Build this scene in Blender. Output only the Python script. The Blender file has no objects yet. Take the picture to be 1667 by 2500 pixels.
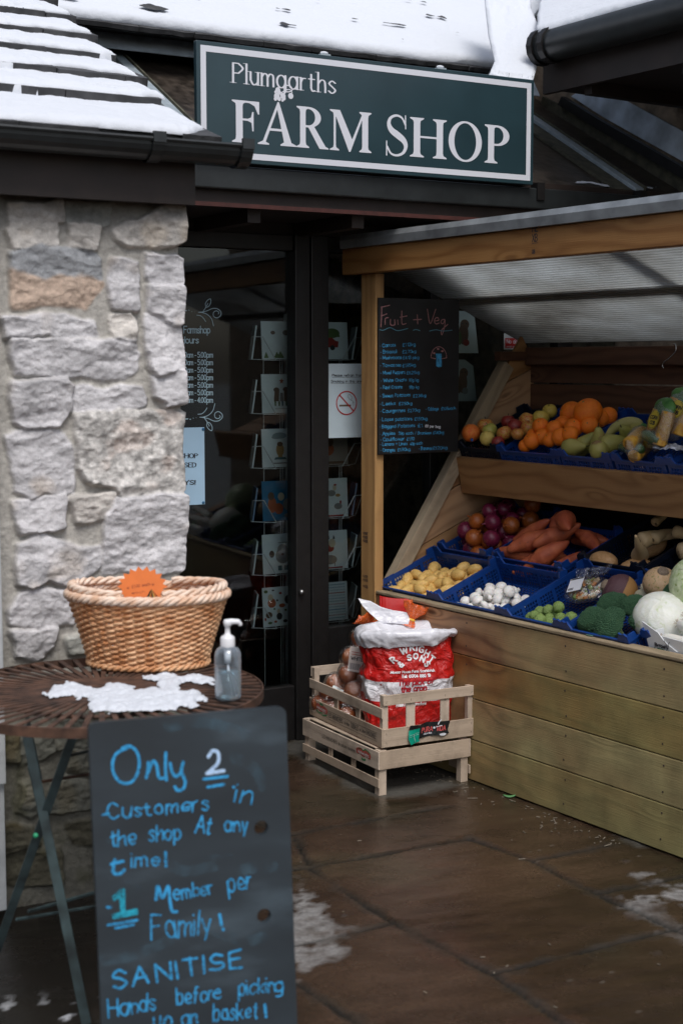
import bpy, math, random
import numpy as np
from math import radians as R_, sin, cos, pi
random.seed(7)
SC = bpy.context.scene
COL = SC.collection
# ------------------------------------------------------------------ camera, sky, sun, exposure
FPX = 3600.0
PITCH = math.atan(365 / FPX)
HC = 1.5
cam = bpy.data.cameras.new('camera')
camo = bpy.data.objects.new('camera', cam)
COL.objects.link(camo)
camo.location = (0, 0, HC)
camo.rotation_euler = (pi / 2 - PITCH, 0, 0)
cam.sensor_fit = 'VERTICAL'
cam.sensor_height = 36.0
cam.lens = FPX / 2500 * 36.0
cam.clip_end = 500
cam.dof.use_dof = True
cam.dof.focus_distance = 5.3
cam.dof.aperture_fstop = 3.6
SC.camera = camo
SUN_EL, SUN_AZ = 56, 165
W = bpy.data.worlds.new('World')
SC.world = W
W.use_nodes = True
nt = W.node_tree
nt.nodes.clear()
sky = nt.nodes.new('ShaderNodeTexSky')
sky.sky_type = 'NISHITA'
sky.sun_disc = False
sky.sun_elevation = R_(SUN_EL)
sky.sun_rotation = R_(SUN_AZ)
sky.air_density = 1.0
sky.dust_density = 2.5
hs = nt.nodes.new('ShaderNodeHueSaturation')
hs.inputs['Saturation'].default_value = 0.62
bg = nt.nodes.new('ShaderNodeBackground')
bg.inputs[1].default_value = 0.12
wo = nt.nodes.new('ShaderNodeOutputWorld')
nt.links.new(sky.outputs[0], hs.inputs['Color'])
nt.links.new(hs.outputs[0], bg.inputs[0])
nt.links.new(bg.outputs[0], wo.inputs[0])
sl = bpy.data.lights.new('sun', 'SUN')
sl.energy = 1.5
sl.angle = R_(25)
sl.color = (1, 0.98, 0.96)
so = bpy.data.objects.new('sun', sl)
COL.objects.link(so)
# sun stands behind and to the left of the camera: azimuth from +Y clockwise
_a = R_(SUN_AZ)
sd = np.array([sin(_a) * cos(R_(SUN_EL)), cos(_a) * cos(R_(SUN_EL)), sin(R_(SUN_EL))])
from mathutils import Vector, Matrix, Quaternion
so.rotation_euler = Vector(sd).to_track_quat('Z', 'Y').to_euler()
so.location = (0, -5, 8)
SC.view_settings.view_transform = 'Standard'
SC.view_settings.look = 'None'
SC.view_settings.exposure = 0.40
SC.view_settings.gamma = 1
SC.cycles.max_bounces = 8
SC.cycles.transparent_max_bounces = 24
SC.cycles.caustics_reflective = False
SC.cycles.caustics_refractive = False

# ------------------------------------------------------------------ photo pixel -> world helpers
CAM = np.array([0, 0, HC])
def ray(x, y):
    r = (x - 833.5) / FPX
    d = (y - 1250) / FPX
    return np.array([r, cos(PITCH) - d * sin(PITCH), -sin(PITCH) - d * cos(PITCH)])
def atz(x, y, z=0.0):
    v = ray(x, y)
    return CAM + v * ((z - HC) / v[2])
def atd(x, y, d):
    v = ray(x, y)
    return CAM + v * (d / v[1])
def onpl(x, y, P, n):
    v = ray(x, y)
    return CAM + v * (np.dot(np.array(P, float) - CAM, n) / np.dot(v, n))

def FR(o, X, Y, Z=None):
    M = np.eye(4)
    X = np.array(X, float); X /= np.linalg.norm(X)
    Y = np.array(Y, float); Y /= np.linalg.norm(Y)
    Z = np.cross(X, Y) if Z is None else np.array(Z, float)
    M[:3, 0] = X; M[:3, 1] = Y; M[:3, 2] = Z; M[:3, 3] = o
    return M
def T_(x=0, y=0, z=0):
    M = np.eye(4); M[:3, 3] = (x, y, z); return M
def RX(a):
    M = np.eye(4); c, s = cos(a), sin(a); M[1, 1] = c; M[1, 2] = -s; M[2, 1] = s; M[2, 2] = c; return M
def RY(a):
    M = np.eye(4); c, s = cos(a), sin(a); M[0, 0] = c; M[0, 2] = s; M[2, 0] = -s; M[2, 2] = c; return M
def RZ(a):
    M = np.eye(4); c, s = cos(a), sin(a); M[0, 0] = c; M[0, 1] = -s; M[1, 0] = s; M[1, 1] = c; return M
def SCL(x, y=None, z=None):
    y = x if y is None else y; z = x if z is None else z
    return np.diag([x, y, z, 1.0])
def tp(M, p):
    p = np.asarray(p, float)
    return p @ M[:3, :3].T + M[:3, 3]

# facade frame A: u along the shop front, w into the shop, z up
AX = np.array([sin(R_(60)), cos(R_(60)), 0]); AY = np.array([-cos(R_(60)), sin(R_(60)), 0])
FA = FR((0, 0, 0), AX, AY)
def A(u, w, z): return AX * u + AY * w + np.array([0, 0, z])
def Apx(x, y, w):
    q = onpl(x, y, AY * w, AY)
    return float(q @ AX), float(q[2])
# stall frame S: s along the stall front toward the street, t into the stall
SP0 = np.array([0.082, 5.757, 0.0])
SX = np.array([0.5559, -0.8313, 0]); SY = np.array([0.8313, 0.5559, 0])
FS = FR(SP0, SX, SY)
def Spx(x, y, t):
    q = onpl(x, y, SP0 + SY * t, SY) - SP0
    return float(q @ SX), float(q[2])
def Sside(x, y, s):
    q = onpl(x, y, SP0 + SX * s, SX) - SP0
    return float(q @ SY), float(q[2])

# ------------------------------------------------------------------ noise
_rng = np.random.RandomState(3)
_H = _rng.rand(256, 256)
def vn(x, y, seed=0):
    x = np.asarray(x, float) + seed * 17.31; y = np.asarray(y, float) + seed * 9.77
    xi = np.floor(x).astype(int); yi = np.floor(y).astype(int)
    fx = x - xi; fy = y - yi
    fx = fx * fx * (3 - 2 * fx); fy = fy * fy * (3 - 2 * fy)
    h = lambda a, b: _H[a & 255, b & 255]
    return ((h(xi, yi) * (1 - fx) + h(xi + 1, yi) * fx) * (1 - fy) + (h(xi, yi + 1) * (1 - fx) + h(xi + 1, yi + 1) * fx) * fy) * 2 - 1
def fbm(x, y, o=4, seed=0):
    s = 0; a = 1; n = 0
    for k in range(o):
        s = s + a * vn(np.asarray(x) * 2 ** k, np.asarray(y) * 2 ** k, seed + k); n += a; a *= 0.5
    return s / n
def sstep(a, b, x):
    t = np.clip((x - a) / (b - a), 0, 1); return t * t * (3 - 2 * t)
def poly_sd(P, X, Y):
    """signed distance to polygon, negative inside"""
    P = np.asarray(P, float); n = len(P)
    d = np.full(np.shape(X), 1e9); ins = np.zeros(np.shape(X), bool)
    for i in range(n):
        ax, ay = P[i]; bx, by = P[(i + 1) % n]
        ex, ey = bx - ax, by - ay
        L = ex * ex + ey * ey + 1e-18
        t = np.clip(((X - ax) * ex + (Y - ay) * ey) / L, 0, 1)
        d = np.minimum(d, (X - ax - t * ex) ** 2 + (Y - ay - t * ey) ** 2)
        c = (ay > Y) != (by > Y)
        if abs(ey) > 1e-12:
            ins ^= c & (X < ex * (Y - ay) / ey + ax)
    d = np.sqrt(d)
    return np.where(ins, -d, d)

# ------------------------------------------------------------------ materials
MATS = {}
def mat(name, col=(0.5, 0.5, 0.5), rough=0.6, metal=0.0, spec=0.5, noise=0.0, nscale=30, bump=0.0, bscale=60, **kw):
    if name in MATS: return MATS[name]
    m = bpy.data.materials.new(name); m.use_nodes = True
    t = m.node_tree; b = t.nodes['Principled BSDF']
    b.inputs['Base Color'].default_value = (*col, 1)
    b.inputs['Roughness'].default_value = rough
    b.inputs['Metallic'].default_value = metal
    b.inputs['Specular IOR Level'].default_value = spec
    for k, v in kw.items():
        b.inputs[k].default_value = v
    N = t.nodes.new; L = t.links.new
    tc = N('ShaderNodeTexCoord')
    if noise:
        nz = N('ShaderNodeTexNoise'); nz.inputs['Scale'].default_value = nscale; nz.inputs['Detail'].default_value = 5
        L(tc.outputs['Object'], nz.inputs['Vector'])
        mr = N('ShaderNodeMapRange'); mr.inputs[1].default_value = 0.3; mr.inputs[2].default_value = 0.7
        mr.inputs[3].default_value = 1 - noise; mr.inputs[4].default_value = 1 + noise * 0.6
        L(nz.outputs[0], mr.inputs[0])
        mx = N('ShaderNodeVectorMath'); mx.operation = 'SCALE'
        mx.inputs[0].default_value = col
        L(mr.outputs[0], mx.inputs['Scale']); L(mx.outputs[0], b.inputs['Base Color'])
    if bump:
        nb = N('ShaderNodeTexNoise'); nb.inputs['Scale'].default_value = bscale; nb.inputs['Detail'].default_value = 4
        L(tc.outputs['Object'], nb.inputs['Vector'])
        bp = N('ShaderNodeBump'); bp.inputs['Strength'].default_value = 1; bp.inputs['Distance'].default_value = bump
        L(nb.outputs[0], bp.inputs['Height']); L(bp.outputs[0], b.inputs['Normal'])
    MATS[name] = m
    return m

def ramp(N, stops, interp='LINEAR'):
    r = N('ShaderNodeValToRGB'); r.color_ramp.interpolation = interp
    els = r.color_ramp.elements
    while len(els) < len(stops): els.new(0.5)
    for e, (p, c) in zip(els, stops):
        e.position = p; e.color = (*c, 1) if len(c) == 3 else c
    return r

def wood(name, dark, light, ring=55.0, rough=0.65, grime=0.25, stretch=1.3, contrast=1.0, algae=False, knots=True):
    """planks: UV u = metres along the grain, v = metres across it"""
    if name in MATS: return MATS[name]
    m = bpy.data.materials.new(name); m.use_nodes = True
    t = m.node_tree; b = t.nodes['Principled BSDF']; N = t.nodes.new; L = t.links.new
    uv = N('ShaderNodeUVMap'); uv.uv_map = 'UVMap'
    sp = N('ShaderNodeSeparateXYZ'); L(uv.outputs[0], sp.inputs[0])
    def math_(op, a, b_=None, c=None):
        n = N('ShaderNodeMath'); n.operation = op
        for i, q in enumerate((a, b_, c)):
            if q is None: continue
            if isinstance(q, (int, float)): n.inputs[i].default_value = q
            else: L(q, n.inputs[i])
        return n.outputs[0]
    def noise(sx, sy, det=3, rg=0.5):
        mp = N('ShaderNodeMapping'); mp.inputs['Scale'].default_value = (sx, sy, 1); L(uv.outputs[0], mp.inputs[0])
        n = N('ShaderNodeTexNoise'); n.inputs['Scale'].default_value = 1; n.inputs['Detail'].default_value = det
        n.inputs['Roughness'].default_value = rg
        L(mp.outputs[0], n.inputs['Vector']); return n.outputs[0]
    warp = noise(1.1 * stretch, 5.0, 2)
    # knots
    mp = N('ShaderNodeMapping'); mp.inputs['Scale'].default_value = (2.6, 9.0, 1); L(uv.outputs[0], mp.inputs[0])
    vo = N('ShaderNodeTexVoronoi'); vo.inputs['Scale'].default_value = 1; vo.inputs['Randomness'].default_value = 1
    L(mp.outputs[0], vo.inputs['Vector'])
    kd = vo.outputs['Distance']
    kb = math_('POWER', 2.718, math_('MULTIPLY', math_('MULTIPLY', kd, kd), -26.0))
    v = math_('MULTIPLY', sp.outputs[1], ring)
    v = math_('ADD', v, math_('MULTIPLY', warp, 9.0))
    if knots: v = math_('ADD', v, math_('MULTIPLY', kb, 4.5))
    s = math_('SINE', math_('MULTIPLY', v, 3.1))
    s = math_('MULTIPLY_ADD', s, 0.5, 0.5)
    s = math_('POWER', s, 1.8)
    fine = noise(6, 330, 2, 0.6)
    big = noise(1.6, 5, 3)
    f = math_('ADD', math_('MULTIPLY', s, 0.52 * contrast), math_('MULTIPLY', fine, 0.30))
    f = math_('ADD', f, math_('MULTIPLY', math_('SUBTRACT', big, 0.5), 1.0))
    r = ramp(N, [(0.0, light), (0.45, tuple(0.6 * a + 0.4 * c for a, c in zip(light, dark))), (1.0, dark)])
    L(f, r.inputs[0])
    last = r.outputs[0]
    def mixc(fac, a, col, mode='MIX'):
        mx = N('ShaderNodeMix'); mx.data_type = 'RGBA'; mx.blend_type = mode
        L(fac, mx.inputs[0]); L(a, mx.inputs[6])
        if isinstance(col, tuple): mx.inputs[7].default_value = (*col, 1)
        else: L(col, mx.inputs[7])
        return mx.outputs[2]
    if knots:
        mr = N('ShaderNodeMapRange'); mr.inputs[1].default_value = 0.72; mr.inputs[2].default_value = 0.95; L(kb, mr.inputs[0])
        # only some knots show as dark hearts
        kr = N('ShaderNodeSeparateColor'); L(vo.outputs['Color'], kr.inputs[0])
        g = math_('GREATER_THAN', kr.outputs[0], 0.35)
        last = mixc(math_('MULTIPLY', math_('MULTIPLY', mr.outputs[0], g), 0.8), last, tuple(c * 0.35 for c in dark))
    tc = N('ShaderNodeTexCoord')
    ng = N('ShaderNodeTexNoise'); ng.inputs['Scale'].default_value = 7; ng.inputs['Detail'].default_value = 7; ng.inputs['Roughness'].default_value = 0.65
    L(tc.outputs['Object'], ng.inputs['Vector'])
    mr2 = N('ShaderNodeMapRange'); mr2.inputs[1].default_value = 0.48; mr2.inputs[2].default_value = 0.75; mr2.inputs[4].default_value = grime
    L(ng.outputs[0], mr2.inputs[0])
    last = mixc(mr2.outputs[0], last, (0.06, 0.045, 0.03))
    if algae:
        # green algae that has grown toward the street end and along the foot of the boards
        so_ = N('ShaderNodeSeparateXYZ'); L(tc.outputs['Object'], so_.inputs[0])
        na = N('ShaderNodeTexNoise'); na.inputs['Scale'].default_value = 3.2; na.inputs['Detail'].default_value = 6
        L(tc.outputs['Object'], na.inputs['Vector'])
        q = math_('ADD', math_('MULTIPLY', so_.outputs[0], 0.62), math_('MULTIPLY', so_.outputs[2], -0.75))
        q = math_('ADD', q, math_('MULTIPLY', math_('SUBTRACT', na.outputs[0], 0.5), 1.5))
        mr3 = N('ShaderNodeMapRange'); mr3.inputs[1].default_value = -0.08; mr3.inputs[2].default_value = 0.95; mr3.inputs[4].default_value = 0.92
        L(q, mr3.inputs[0])
        last = mixc(mr3.outputs[0], last, (0.42, 0.37, 0.15))
        nd = N('ShaderNodeTexNoise'); nd.inputs['Scale'].default_value = 6.5; nd.inputs['Detail'].default_value = 7
        mpd = N('ShaderNodeMapping'); mpd.inputs['Scale'].default_value = (1.5, 1, 1.1); L(tc.outputs['Object'], mpd.inputs[0]); L(mpd.outputs[0], nd.inputs['Vector'])
        q2 = math_('ADD', math_('ADD', nd.outputs[0], math_('MULTIPLY', so_.outputs[2], -0.50)), math_('MULTIPLY', so_.outputs[0], 0.10))
        mr4 = N('ShaderNodeMapRange'); mr4.inputs[1].default_value = 0.30; mr4.inputs[2].default_value = 0.85; mr4.inputs[4].default_value = 0.52
        L(q2, mr4.inputs[0])
        last = mixc(mr4.outputs[0], last, (0.035, 0.036, 0.022))
    oi = N('ShaderNodeObjectInfo'); hv = N('ShaderNodeHueSaturation'); L(last, hv.inputs['Color'])
    L(math_('MULTIPLY_ADD', oi.outputs['Random'], .36, .80), hv.inputs['Value']); L(math_('MULTIPLY_ADD', oi.outputs['Random'], -.25, 1.08), hv.inputs['Saturation'])
    L(hv.outputs[0], b.inputs['Base Color'])
    b.inputs['Roughness'].default_value = rough
    b.inputs['Specular IOR Level'].default_value = 0.35
    bp = N('ShaderNodeBump'); bp.inputs['Distance'].default_value = 0.0012; bp.inputs['Strength'].default_value = 0.8
    L(math_('ADD', math_('MULTIPLY', s, 0.4), fine), bp.inputs['Height']); L(bp.outputs[0], b.inputs['Normal'])
    MATS[name] = m
    return m

# ------------------------------------------------------------------ mesh builder
WM = {}
class MB:
    def __init__(s):
        s.v = []; s.f = []; s.uv = []; s.mi = []; s.n = 0; s.has_uv = False; s.col = None
    def add(s, V, Fc, UV=None, mi=0):
        V = np.asarray(V, float).reshape(-1, 3)
        s.v.append(V)
        for i, f in enumerate(Fc):
            s.f.append(tuple(int(a) + s.n for a in f)); s.mi.append(mi)
            if UV is not None: s.uv.append(UV[i]); s.has_uv = True
            else: s.uv.append([(0, 0)] * len(f))
        s.n += len(V)
        return s
    def box(s, M, x0, x1, y0, y1, z0, z1, mi=0, grain=None):
        V = tp(M, [(x, y, z) for z in (z0, z1) for y in (y0, y1) for x in (x0, x1)])
        Fc = [(0, 2, 3, 1), (4, 5, 7, 6), (0, 1, 5, 4), (2, 6, 7, 3), (0, 4, 6, 2), (1, 3, 7, 5)]
        d = [x1 - x0, y1 - y0, z1 - z0]
        g = int(np.argmax(d)) if grain is None else grain
        cs = [(x, y, z) for z in (z0, z1) for y in (y0, y1) for x in (x0, x1)]
        ax = [(0, 1), (0, 1), (0, 2), (0, 2), (1, 2), (1, 2)]
        ou, ov = random.random() * 40, random.random() * 40
        UV = []
        for f, (a, b) in zip(Fc, ax):
            if g == b: a, b = b, a
            k = 0.13 if g not in (a, b) else 0
            UV.append([(cs[i][a] + ou, cs[i][b] + ov + k) for i in f])
        return s.add(V, Fc, UV, mi)
    def prism(s, M, poly, z0, z1, mi=0, ang=0.0):
        """polygon in local xy extruded along local z"""
        n = len(poly)
        V = tp(M, [(x, y, z0) for x, y in poly] + [(x, y, z1) for x, y in poly])
        ou, ov = random.random() * 40, random.random() * 40
        c_, s_ = cos(ang), sin(ang)
        uvp = [(x * c_ + y * s_ + ou, -x * s_ + y * c_ + ov) for x, y in poly]
        Fc = [tuple(range(n - 1, -1, -1)), tuple(range(n, 2 * n))]
        UV = [[uvp[i] for i in range(n - 1, -1, -1)], [uvp[i] for i in range(n)]]
        for i in range(n):
            j = (i + 1) % n
            Fc.append((i, j, n + j, n + i))
            l = math.dist(poly[i], poly[j])
            UV.append([(ou, ov), (ou + l, ov), (ou + l, ov + z1 - z0), (ou, ov + z1 - z0)])
        return s.add(V, Fc, UV, mi)
    def grid(s, P, mi=0, UV=None, closed_u=False, closed_v=False, flip=False):
        """P: (nu, nv, 3)"""
        nu, nv = P.shape[:2]
        iu = np.arange(nu if closed_u else nu - 1); iv = np.arange(nv if closed_v else nv - 1)
        a, b = np.meshgrid(iu, iv, indexing='ij')
        a1 = (a + 1) % nu; b1 = (b + 1) % nv
        Q = np.stack([a * nv + b, a1 * nv + b, a1 * nv + b1, a * nv + b1], -1).reshape(-1, 4)
        if flip: Q = Q[:, ::-1]
        uvs = None
        if UV is not None:
            U = UV.reshape(-1, 2)
            uvs = [[tuple(U[i]) for i in q] for q in Q]
        return s.add(P.reshape(-1, 3), Q.tolist(), uvs, mi)
    def tube(s, path, r, seg=8, closed=False, caps=True, mi=0, sq=None):
        path = np.asarray(path, float); n = len(path)
        r = np.full(n, r) if np.isscalar(r) else np.asarray(r, float)
        tg = np.gradient(path, axis=0) if not closed else np.roll(path, -1, 0) - np.roll(path, 1, 0)
        tg /= np.linalg.norm(tg, axis=1)[:, None] + 1e-12
        up = np.array([0, 0, 1.0]) if abs(tg[0][2]) < 0.9 else np.array([1.0, 0, 0])
        N_ = np.cross(tg[0], up); N_ /= np.linalg.norm(N_)
        rings = []
        for i in range(n):
            N_ = N_ - tg[i] * np.dot(N_, tg[i]); N_ /= np.linalg.norm(N_) + 1e-12
            B = np.cross(tg[i], N_)
            a = np.linspace(0, 2 * pi, seg, endpoint=False) + (pi / 4 if seg == 4 else 0)
            e = np.cos(a)[:, None] * N_ + np.sin(a)[:, None] * B
            rings.append(path[i] + e * r[i])
        P = np.array(rings)
        L = np.concatenate([[0], np.cumsum(np.linalg.norm(np.diff(path, axis=0), axis=1))])
        UV = np.stack(np.broadcast_arrays(L[:, None], (np.arange(seg) * 0.02)[None, :]), -1)
        s.grid(P, mi, UV, closed_u=closed, closed_v=True)
        if caps and not closed:
            b = s.n - n * seg
            s.f.append(tuple(b + i for i in range(seg))); s.mi.append(mi); s.uv.append([(0, 0)] * seg)
            s.f.append(tuple(s.n - seg + i for i in range(seg - 1, -1, -1))); s.mi.append(mi); s.uv.append([(0, 0)] * seg)
        return s
    def lathe(s, M, prof, seg=24, mi=0, sx=1.0, sy=1.0):
        prof = np.asarray(prof, float)
        a = np.linspace(0, 2 * pi, seg, endpoint=False)
        P = np.stack([prof[:, 0][:, None] * np.cos(a) * sx, prof[:, 0][:, None] * np.sin(a) * sy, np.repeat(prof[:, 1][:, None], seg, 1)], -1)
        return s.grid(tp(M, P.reshape(-1, 3)).reshape(P.shape), mi, closed_v=True, flip=True)
    def ball(s, M, fn=None, nu=20, nv=14, mi=0):
        th = np.linspace(0, pi, nv + 1); ph = np.linspace(0, 2 * pi, nu, endpoint=False)
        T, Ph = np.meshgrid(th, ph, indexing='ij')
        D = np.stack([np.sin(T) * np.cos(Ph), np.sin(T) * np.sin(Ph), np.cos(T)], -1)
        P = D if fn is None else fn(D)
        return s.grid(tp(M, P.reshape(-1, 3)).reshape(P.shape), mi, closed_v=True, flip=False)
    def build(s, name, mats, parent=None, M=None, smooth=False, bevel=0.0, colors=None, solid=0.0, auto=None):
        V = np.concatenate(s.v) if s.v else np.zeros((0, 3))
        Mw = WM[parent.name] if parent is not None else (np.eye(4) if M is None else M)
        V = tp(np.linalg.inv(Mw), V)
        me = bpy.data.meshes.new(name)
        me.from_pydata(V.tolist(), [], s.f)
        mats = mats if isinstance(mats, (list, tuple)) else [mats]
        for m in mats: me.materials.append(m)
        if len(mats) > 1: me.polygons.foreach_set('material_index', s.mi)
        if s.has_uv:
            ul = me.uv_layers.new(name='UVMap')
            ul.data.foreach_set('uv', np.array([c for f in s.uv for c in f], float).ravel())
        if colors is not None:
            for k, c in colors.items():
                c = np.asarray(c, float)
                if c.ndim == 1:
                    at = me.attributes.new(k, 'FLOAT', 'POINT'); at.data.foreach_set('value', c)
                else:
                    at = me.color_attributes.new(k, 'FLOAT_COLOR', 'POINT')
                    at.data.foreach_set('color', np.concatenate([c, np.ones((len(c), 1))], 1).ravel())
        if smooth: me.polygons.foreach_set('use_smooth', [True] * len(me.polygons))
        me.update()
        o = bpy.data.objects.new(name, me); COL.objects.link(o)
        if parent is not None: o.parent = parent
        else: o.matrix_world = Matrix(Mw.tolist())
        WM[o.name] = Mw
        if solid:
            md = o.modifiers.new('Solidify', 'SOLIDIFY'); md.thickness = solid
        if bevel:
            md = o.modifiers.new('Bevel', 'BEVEL'); md.width = bevel; md.segments = 2; md.limit_method = 'ANGLE'
        return o
def tag(o, label=None, cat=None, group=None, kind=None):
    if label: o['label'] = label
    if cat: o['category'] = cat
    if group: o['group'] = group
    if kind: o['kind'] = kind
    return o
def thing(name, label, cat, M=None, group=None):
    o = bpy.data.objects.new(name, None); COL.objects.link(o)
    o.empty_display_size = 0.05
    M = np.eye(4) if M is None else M
    o.matrix_world = Matrix(M.tolist()); WM[o.name] = M
    return tag(o, label, cat, group)
def copy_tree(o, M=None, label=None, group=None, parent=None):
    c = o.copy(); COL.objects.link(c)
    if parent is not None: c.parent = parent
    if M is not None: c.matrix_world = Matrix(M.tolist()); WM[c.name] = M
    if label: c['label'] = label
    if group: c['group'] = group
    for ch in list(o.children): copy_tree(ch, parent=c)
    return c

# ------------------------------------------------------------------ lettering: stroke font -> filled outline mesh
FONT = {
'A': '6;0,0 3,8 6,0|1.1,3 4.9,3', 'B': '5;0,0 0,8|0,8 2.5,8|~2.5,8 4.4,6.2 2.5,4.3|2.5,4.3 0,4.3|~2.5,4.3 5,2.2 2.5,0|2.5,0 0,0',
'C': '5.4;~5.3,6.6 3.2,8 .8,6.6 0,4 .8,1.4 3.2,0 5.4,1.4', 'D': '5.5;0,0 0,8 2,8|~2,8 4.7,6.8 5.5,4 4.7,1.2 2,0|2,0 0,0',
'E': '4.5;4.5,8 0,8 0,0 4.5,0|0,4.2 3.8,4.2', 'F': '4.5;4.5,8 0,8 0,0|0,4.2 3.6,4.2',
'G': '5.4;~5.3,6.6 3.2,8 .8,6.6 0,4 .8,1.4 3.2,0 5.4,1.2|5.4,1.2 5.4,3.6 3.4,3.6', 'H': '5.5;0,0 0,8|5.5,0 5.5,8|0,4.2 5.5,4.2',
'I': '.2;0,0 0,8', 'J': '3;3,8 3,2|~3,2 1.6,0 0,1.2', 'K': '5.2;0,0 0,8|5,8 0,3|1.6,4.6 5.2,0', 'L': '4.3;0,8 0,0 4.3,0',
'M': '6.6;0,0 .6,8 3.3,1 6,8 6.6,0', 'N': '5.5;0,0 0,8 5.5,0 5.5,8', 'O': '6;@3,4,3,4',
'P': '4.7;0,0 0,8 2.6,8|~2.6,8 4.7,6.1 2.6,4|2.6,4 0,4', 'R': '5.2;0,0 0,8 2.6,8|~2.6,8 4.7,6.1 2.6,4.1|2.6,4.1 0,4.1|2.4,4.1 5.2,0',
'S': '5;~4.8,6.7 2.6,8 .3,6.4 1.2,4.7 3.6,3.6 4.9,1.9 2.6,0 0,1.4', 'T': '5.5;0,8 5.5,8|2.75,8 2.75,0',
'U': '5.2;0,8 0,2.6|~0,2.6 .8,.6 2.6,0 4.5,.6 5.2,2.6|5.2,2.6 5.2,8', 'V': '5.6;0,8 2.8,0 5.6,8', 'W': '8;0,8 2,0 4,7 6,0 8,8',
'Y': '5.4;0,8 2.7,4 5.4,8|2.7,4 2.7,0', 'X': '5;0,0 5,8|0,8 5,0',
'&': '5.5;~5.5,0 1,5.6 1.2,7.6 2.6,8 3.8,6.6 1,3.4 0,1.8 1.6,0 4,.8 5.3,3.4',
'£': '4.6;~4.2,6.8 3,8 1.6,7.4 1.5,5 1.7,2 .3,0|.3,0 4.6,0|0,3.9 3.4,3.9',
'0': '4.2;@2.1,4,2.1,4', '1': '1.6;0,6.5 1.6,8 1.6,0', '2': '4.2;~0,6.4 1.8,8 3.8,6.6 3.2,4.4 .1,.1|.1,.1 4.2,0',
'3': '4.2;~.2,7.2 2,8 3.8,6.4 1.8,4.3|~1.8,4.3 4.2,2.4 2,0 0,1.1', '4': '4.2;3,0 3,8 0,2.4 4.2,2.4', '5': '4.1;3.8,8 .6,8 .3,4.8|~.3,4.8 2.2,5.2 4.1,2.8 2.2,0 0,1',
'6': '4;~3.6,7.4 1.4,7 .1,3.4 .6,.8 2.2,0 4,1.2 3.8,3.6 2.2,4.6 .3,3.2', '7': '4.2;0,8 4.2,8 1.4,0', '8': '4.2;@2.1,6.1,1.7,1.9|@2.1,2.1,2.1,2.1',
'9': '4;~.6,.6 2.6,1 4,4.6 3.5,7.2 2,8 .2,6.8 .4,4.6 2,3.7 3.8,4.8',
'a': '4.2;@2.1,2.6,2.1,2.6|4.2,5.2 4.2,0', 'b': '4.2;0,8.2 0,0|@2.1,2.6,2.1,2.6', 'c': '4;~4,4.3 2.2,5.2 .3,3.8 .3,1.4 2.2,0 4,.9',
'd': '4.2;4.2,8.2 4.2,0|@2.1,2.6,2.1,2.6', 'e': '4.2;~.1,2.7 4.2,2.9 3.9,4.6 2.2,5.2 .3,3.8 .3,1.4 2.2,0 4,.9', 'f': '3;~3,8 1.8,8 1.2,6.5 1.2,4|1.2,4 1.2,0|0,5 2.7,5',
'g': '4.2;@2.1,2.6,2.1,2.6|~4.2,5.2 4.2,-1 2.4,-2.8 .3,-2', 'h': '3.7;0,8.2 0,0|~0,3.4 1.6,5.1 3.3,4.6 3.7,2|3.7,2 3.7,0', 'i': '.2;0,5.2 0,0|0,7.2 0,7.4',
'k': '3.8;0,8.2 0,0|3.6,5.2 0,2|1.2,3 3.8,0', 'l': '.2;0,8.2 0,0', 'm': '5.8;0,5.2 0,0|~0,3.6 1.3,5.1 2.7,4.5 2.9,2|2.9,2 2.9,0|~2.9,3.6 4.2,5.1 5.6,4.5 5.8,2|5.8,2 5.8,0',
'n': '3.7;0,5.2 0,0|~0,3.4 1.6,5.1 3.3,4.6 3.7,2|3.7,2 3.7,0', 'o': '4.4;@2.2,2.6,2.2,2.6', 'p': '4.2;0,5.2 0,-2.8|@2.1,2.6,2.1,2.6',
'r': '2.3;0,5.2 0,0|~0,3.2 .9,4.8 2.3,5', 's': '3.4;~3.3,4.4 1.7,5.2 .2,4 1.8,2.7 3.4,1.3 1.7,0 0,.9', 't': '3;1.2,7 1.2,1.2|~1.2,1.2 1.9,0 3,.3|0,5 2.8,5',
'u': '3.7;0,5.2 0,1.8|~0,1.8 1.4,0 3.3,.8 3.7,2.4|3.7,5.2 3.7,0', 'v': '3.6;0,5.2 1.8,0 3.6,5.2', 'w': '5.4;0,5.2 1.3,0 2.7,4.6 4.1,0 5.4,5.2',
'x': '3.6;0,0 3.6,5.2|0,5.2 3.6,0', 'y': '3.8;0,5.2 1.9,0|3.8,5.2 1.2,-2.6', '!': '.2;0,8 0,2.4|0,0 0,.25', '.': '.2;0,0 0,.2', '-': '2.4;0,3 2.4,3',
'+': '5;0,4 5,4|2.5,6.5 2.5,1.5', '•': '.2;0,3 0,3.2', ':': '.2;0,.3 0,.5|0,4.5 0,4.7', '/': '3;0,0 3,8', ' ': '2.6;', ',': '.3;.3,.3 0,-1'}
def catmull(P, n=6):
    P = np.array(P, float); Q = np.vstack([2 * P[0] - P[1], P, 2 * P[-1] - P[-2]]); out = []
    for i in range(1, len(Q) - 2):
        t = np.linspace(0, 1, n, endpoint=False)[:, None]
        p0, p1, p2, p3 = Q[i - 1], Q[i], Q[i + 1], Q[i + 2]
        out.append(0.5 * (2 * p1 + (p2 - p0) * t + (2 * p0 - 5 * p1 + 4 * p2 - p3) * t ** 2 + (3 * p1 - p0 - 3 * p2 + p3) * t ** 3))
    out.append(P[-1:])
    return np.vstack(out)
_gc = {}
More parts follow.
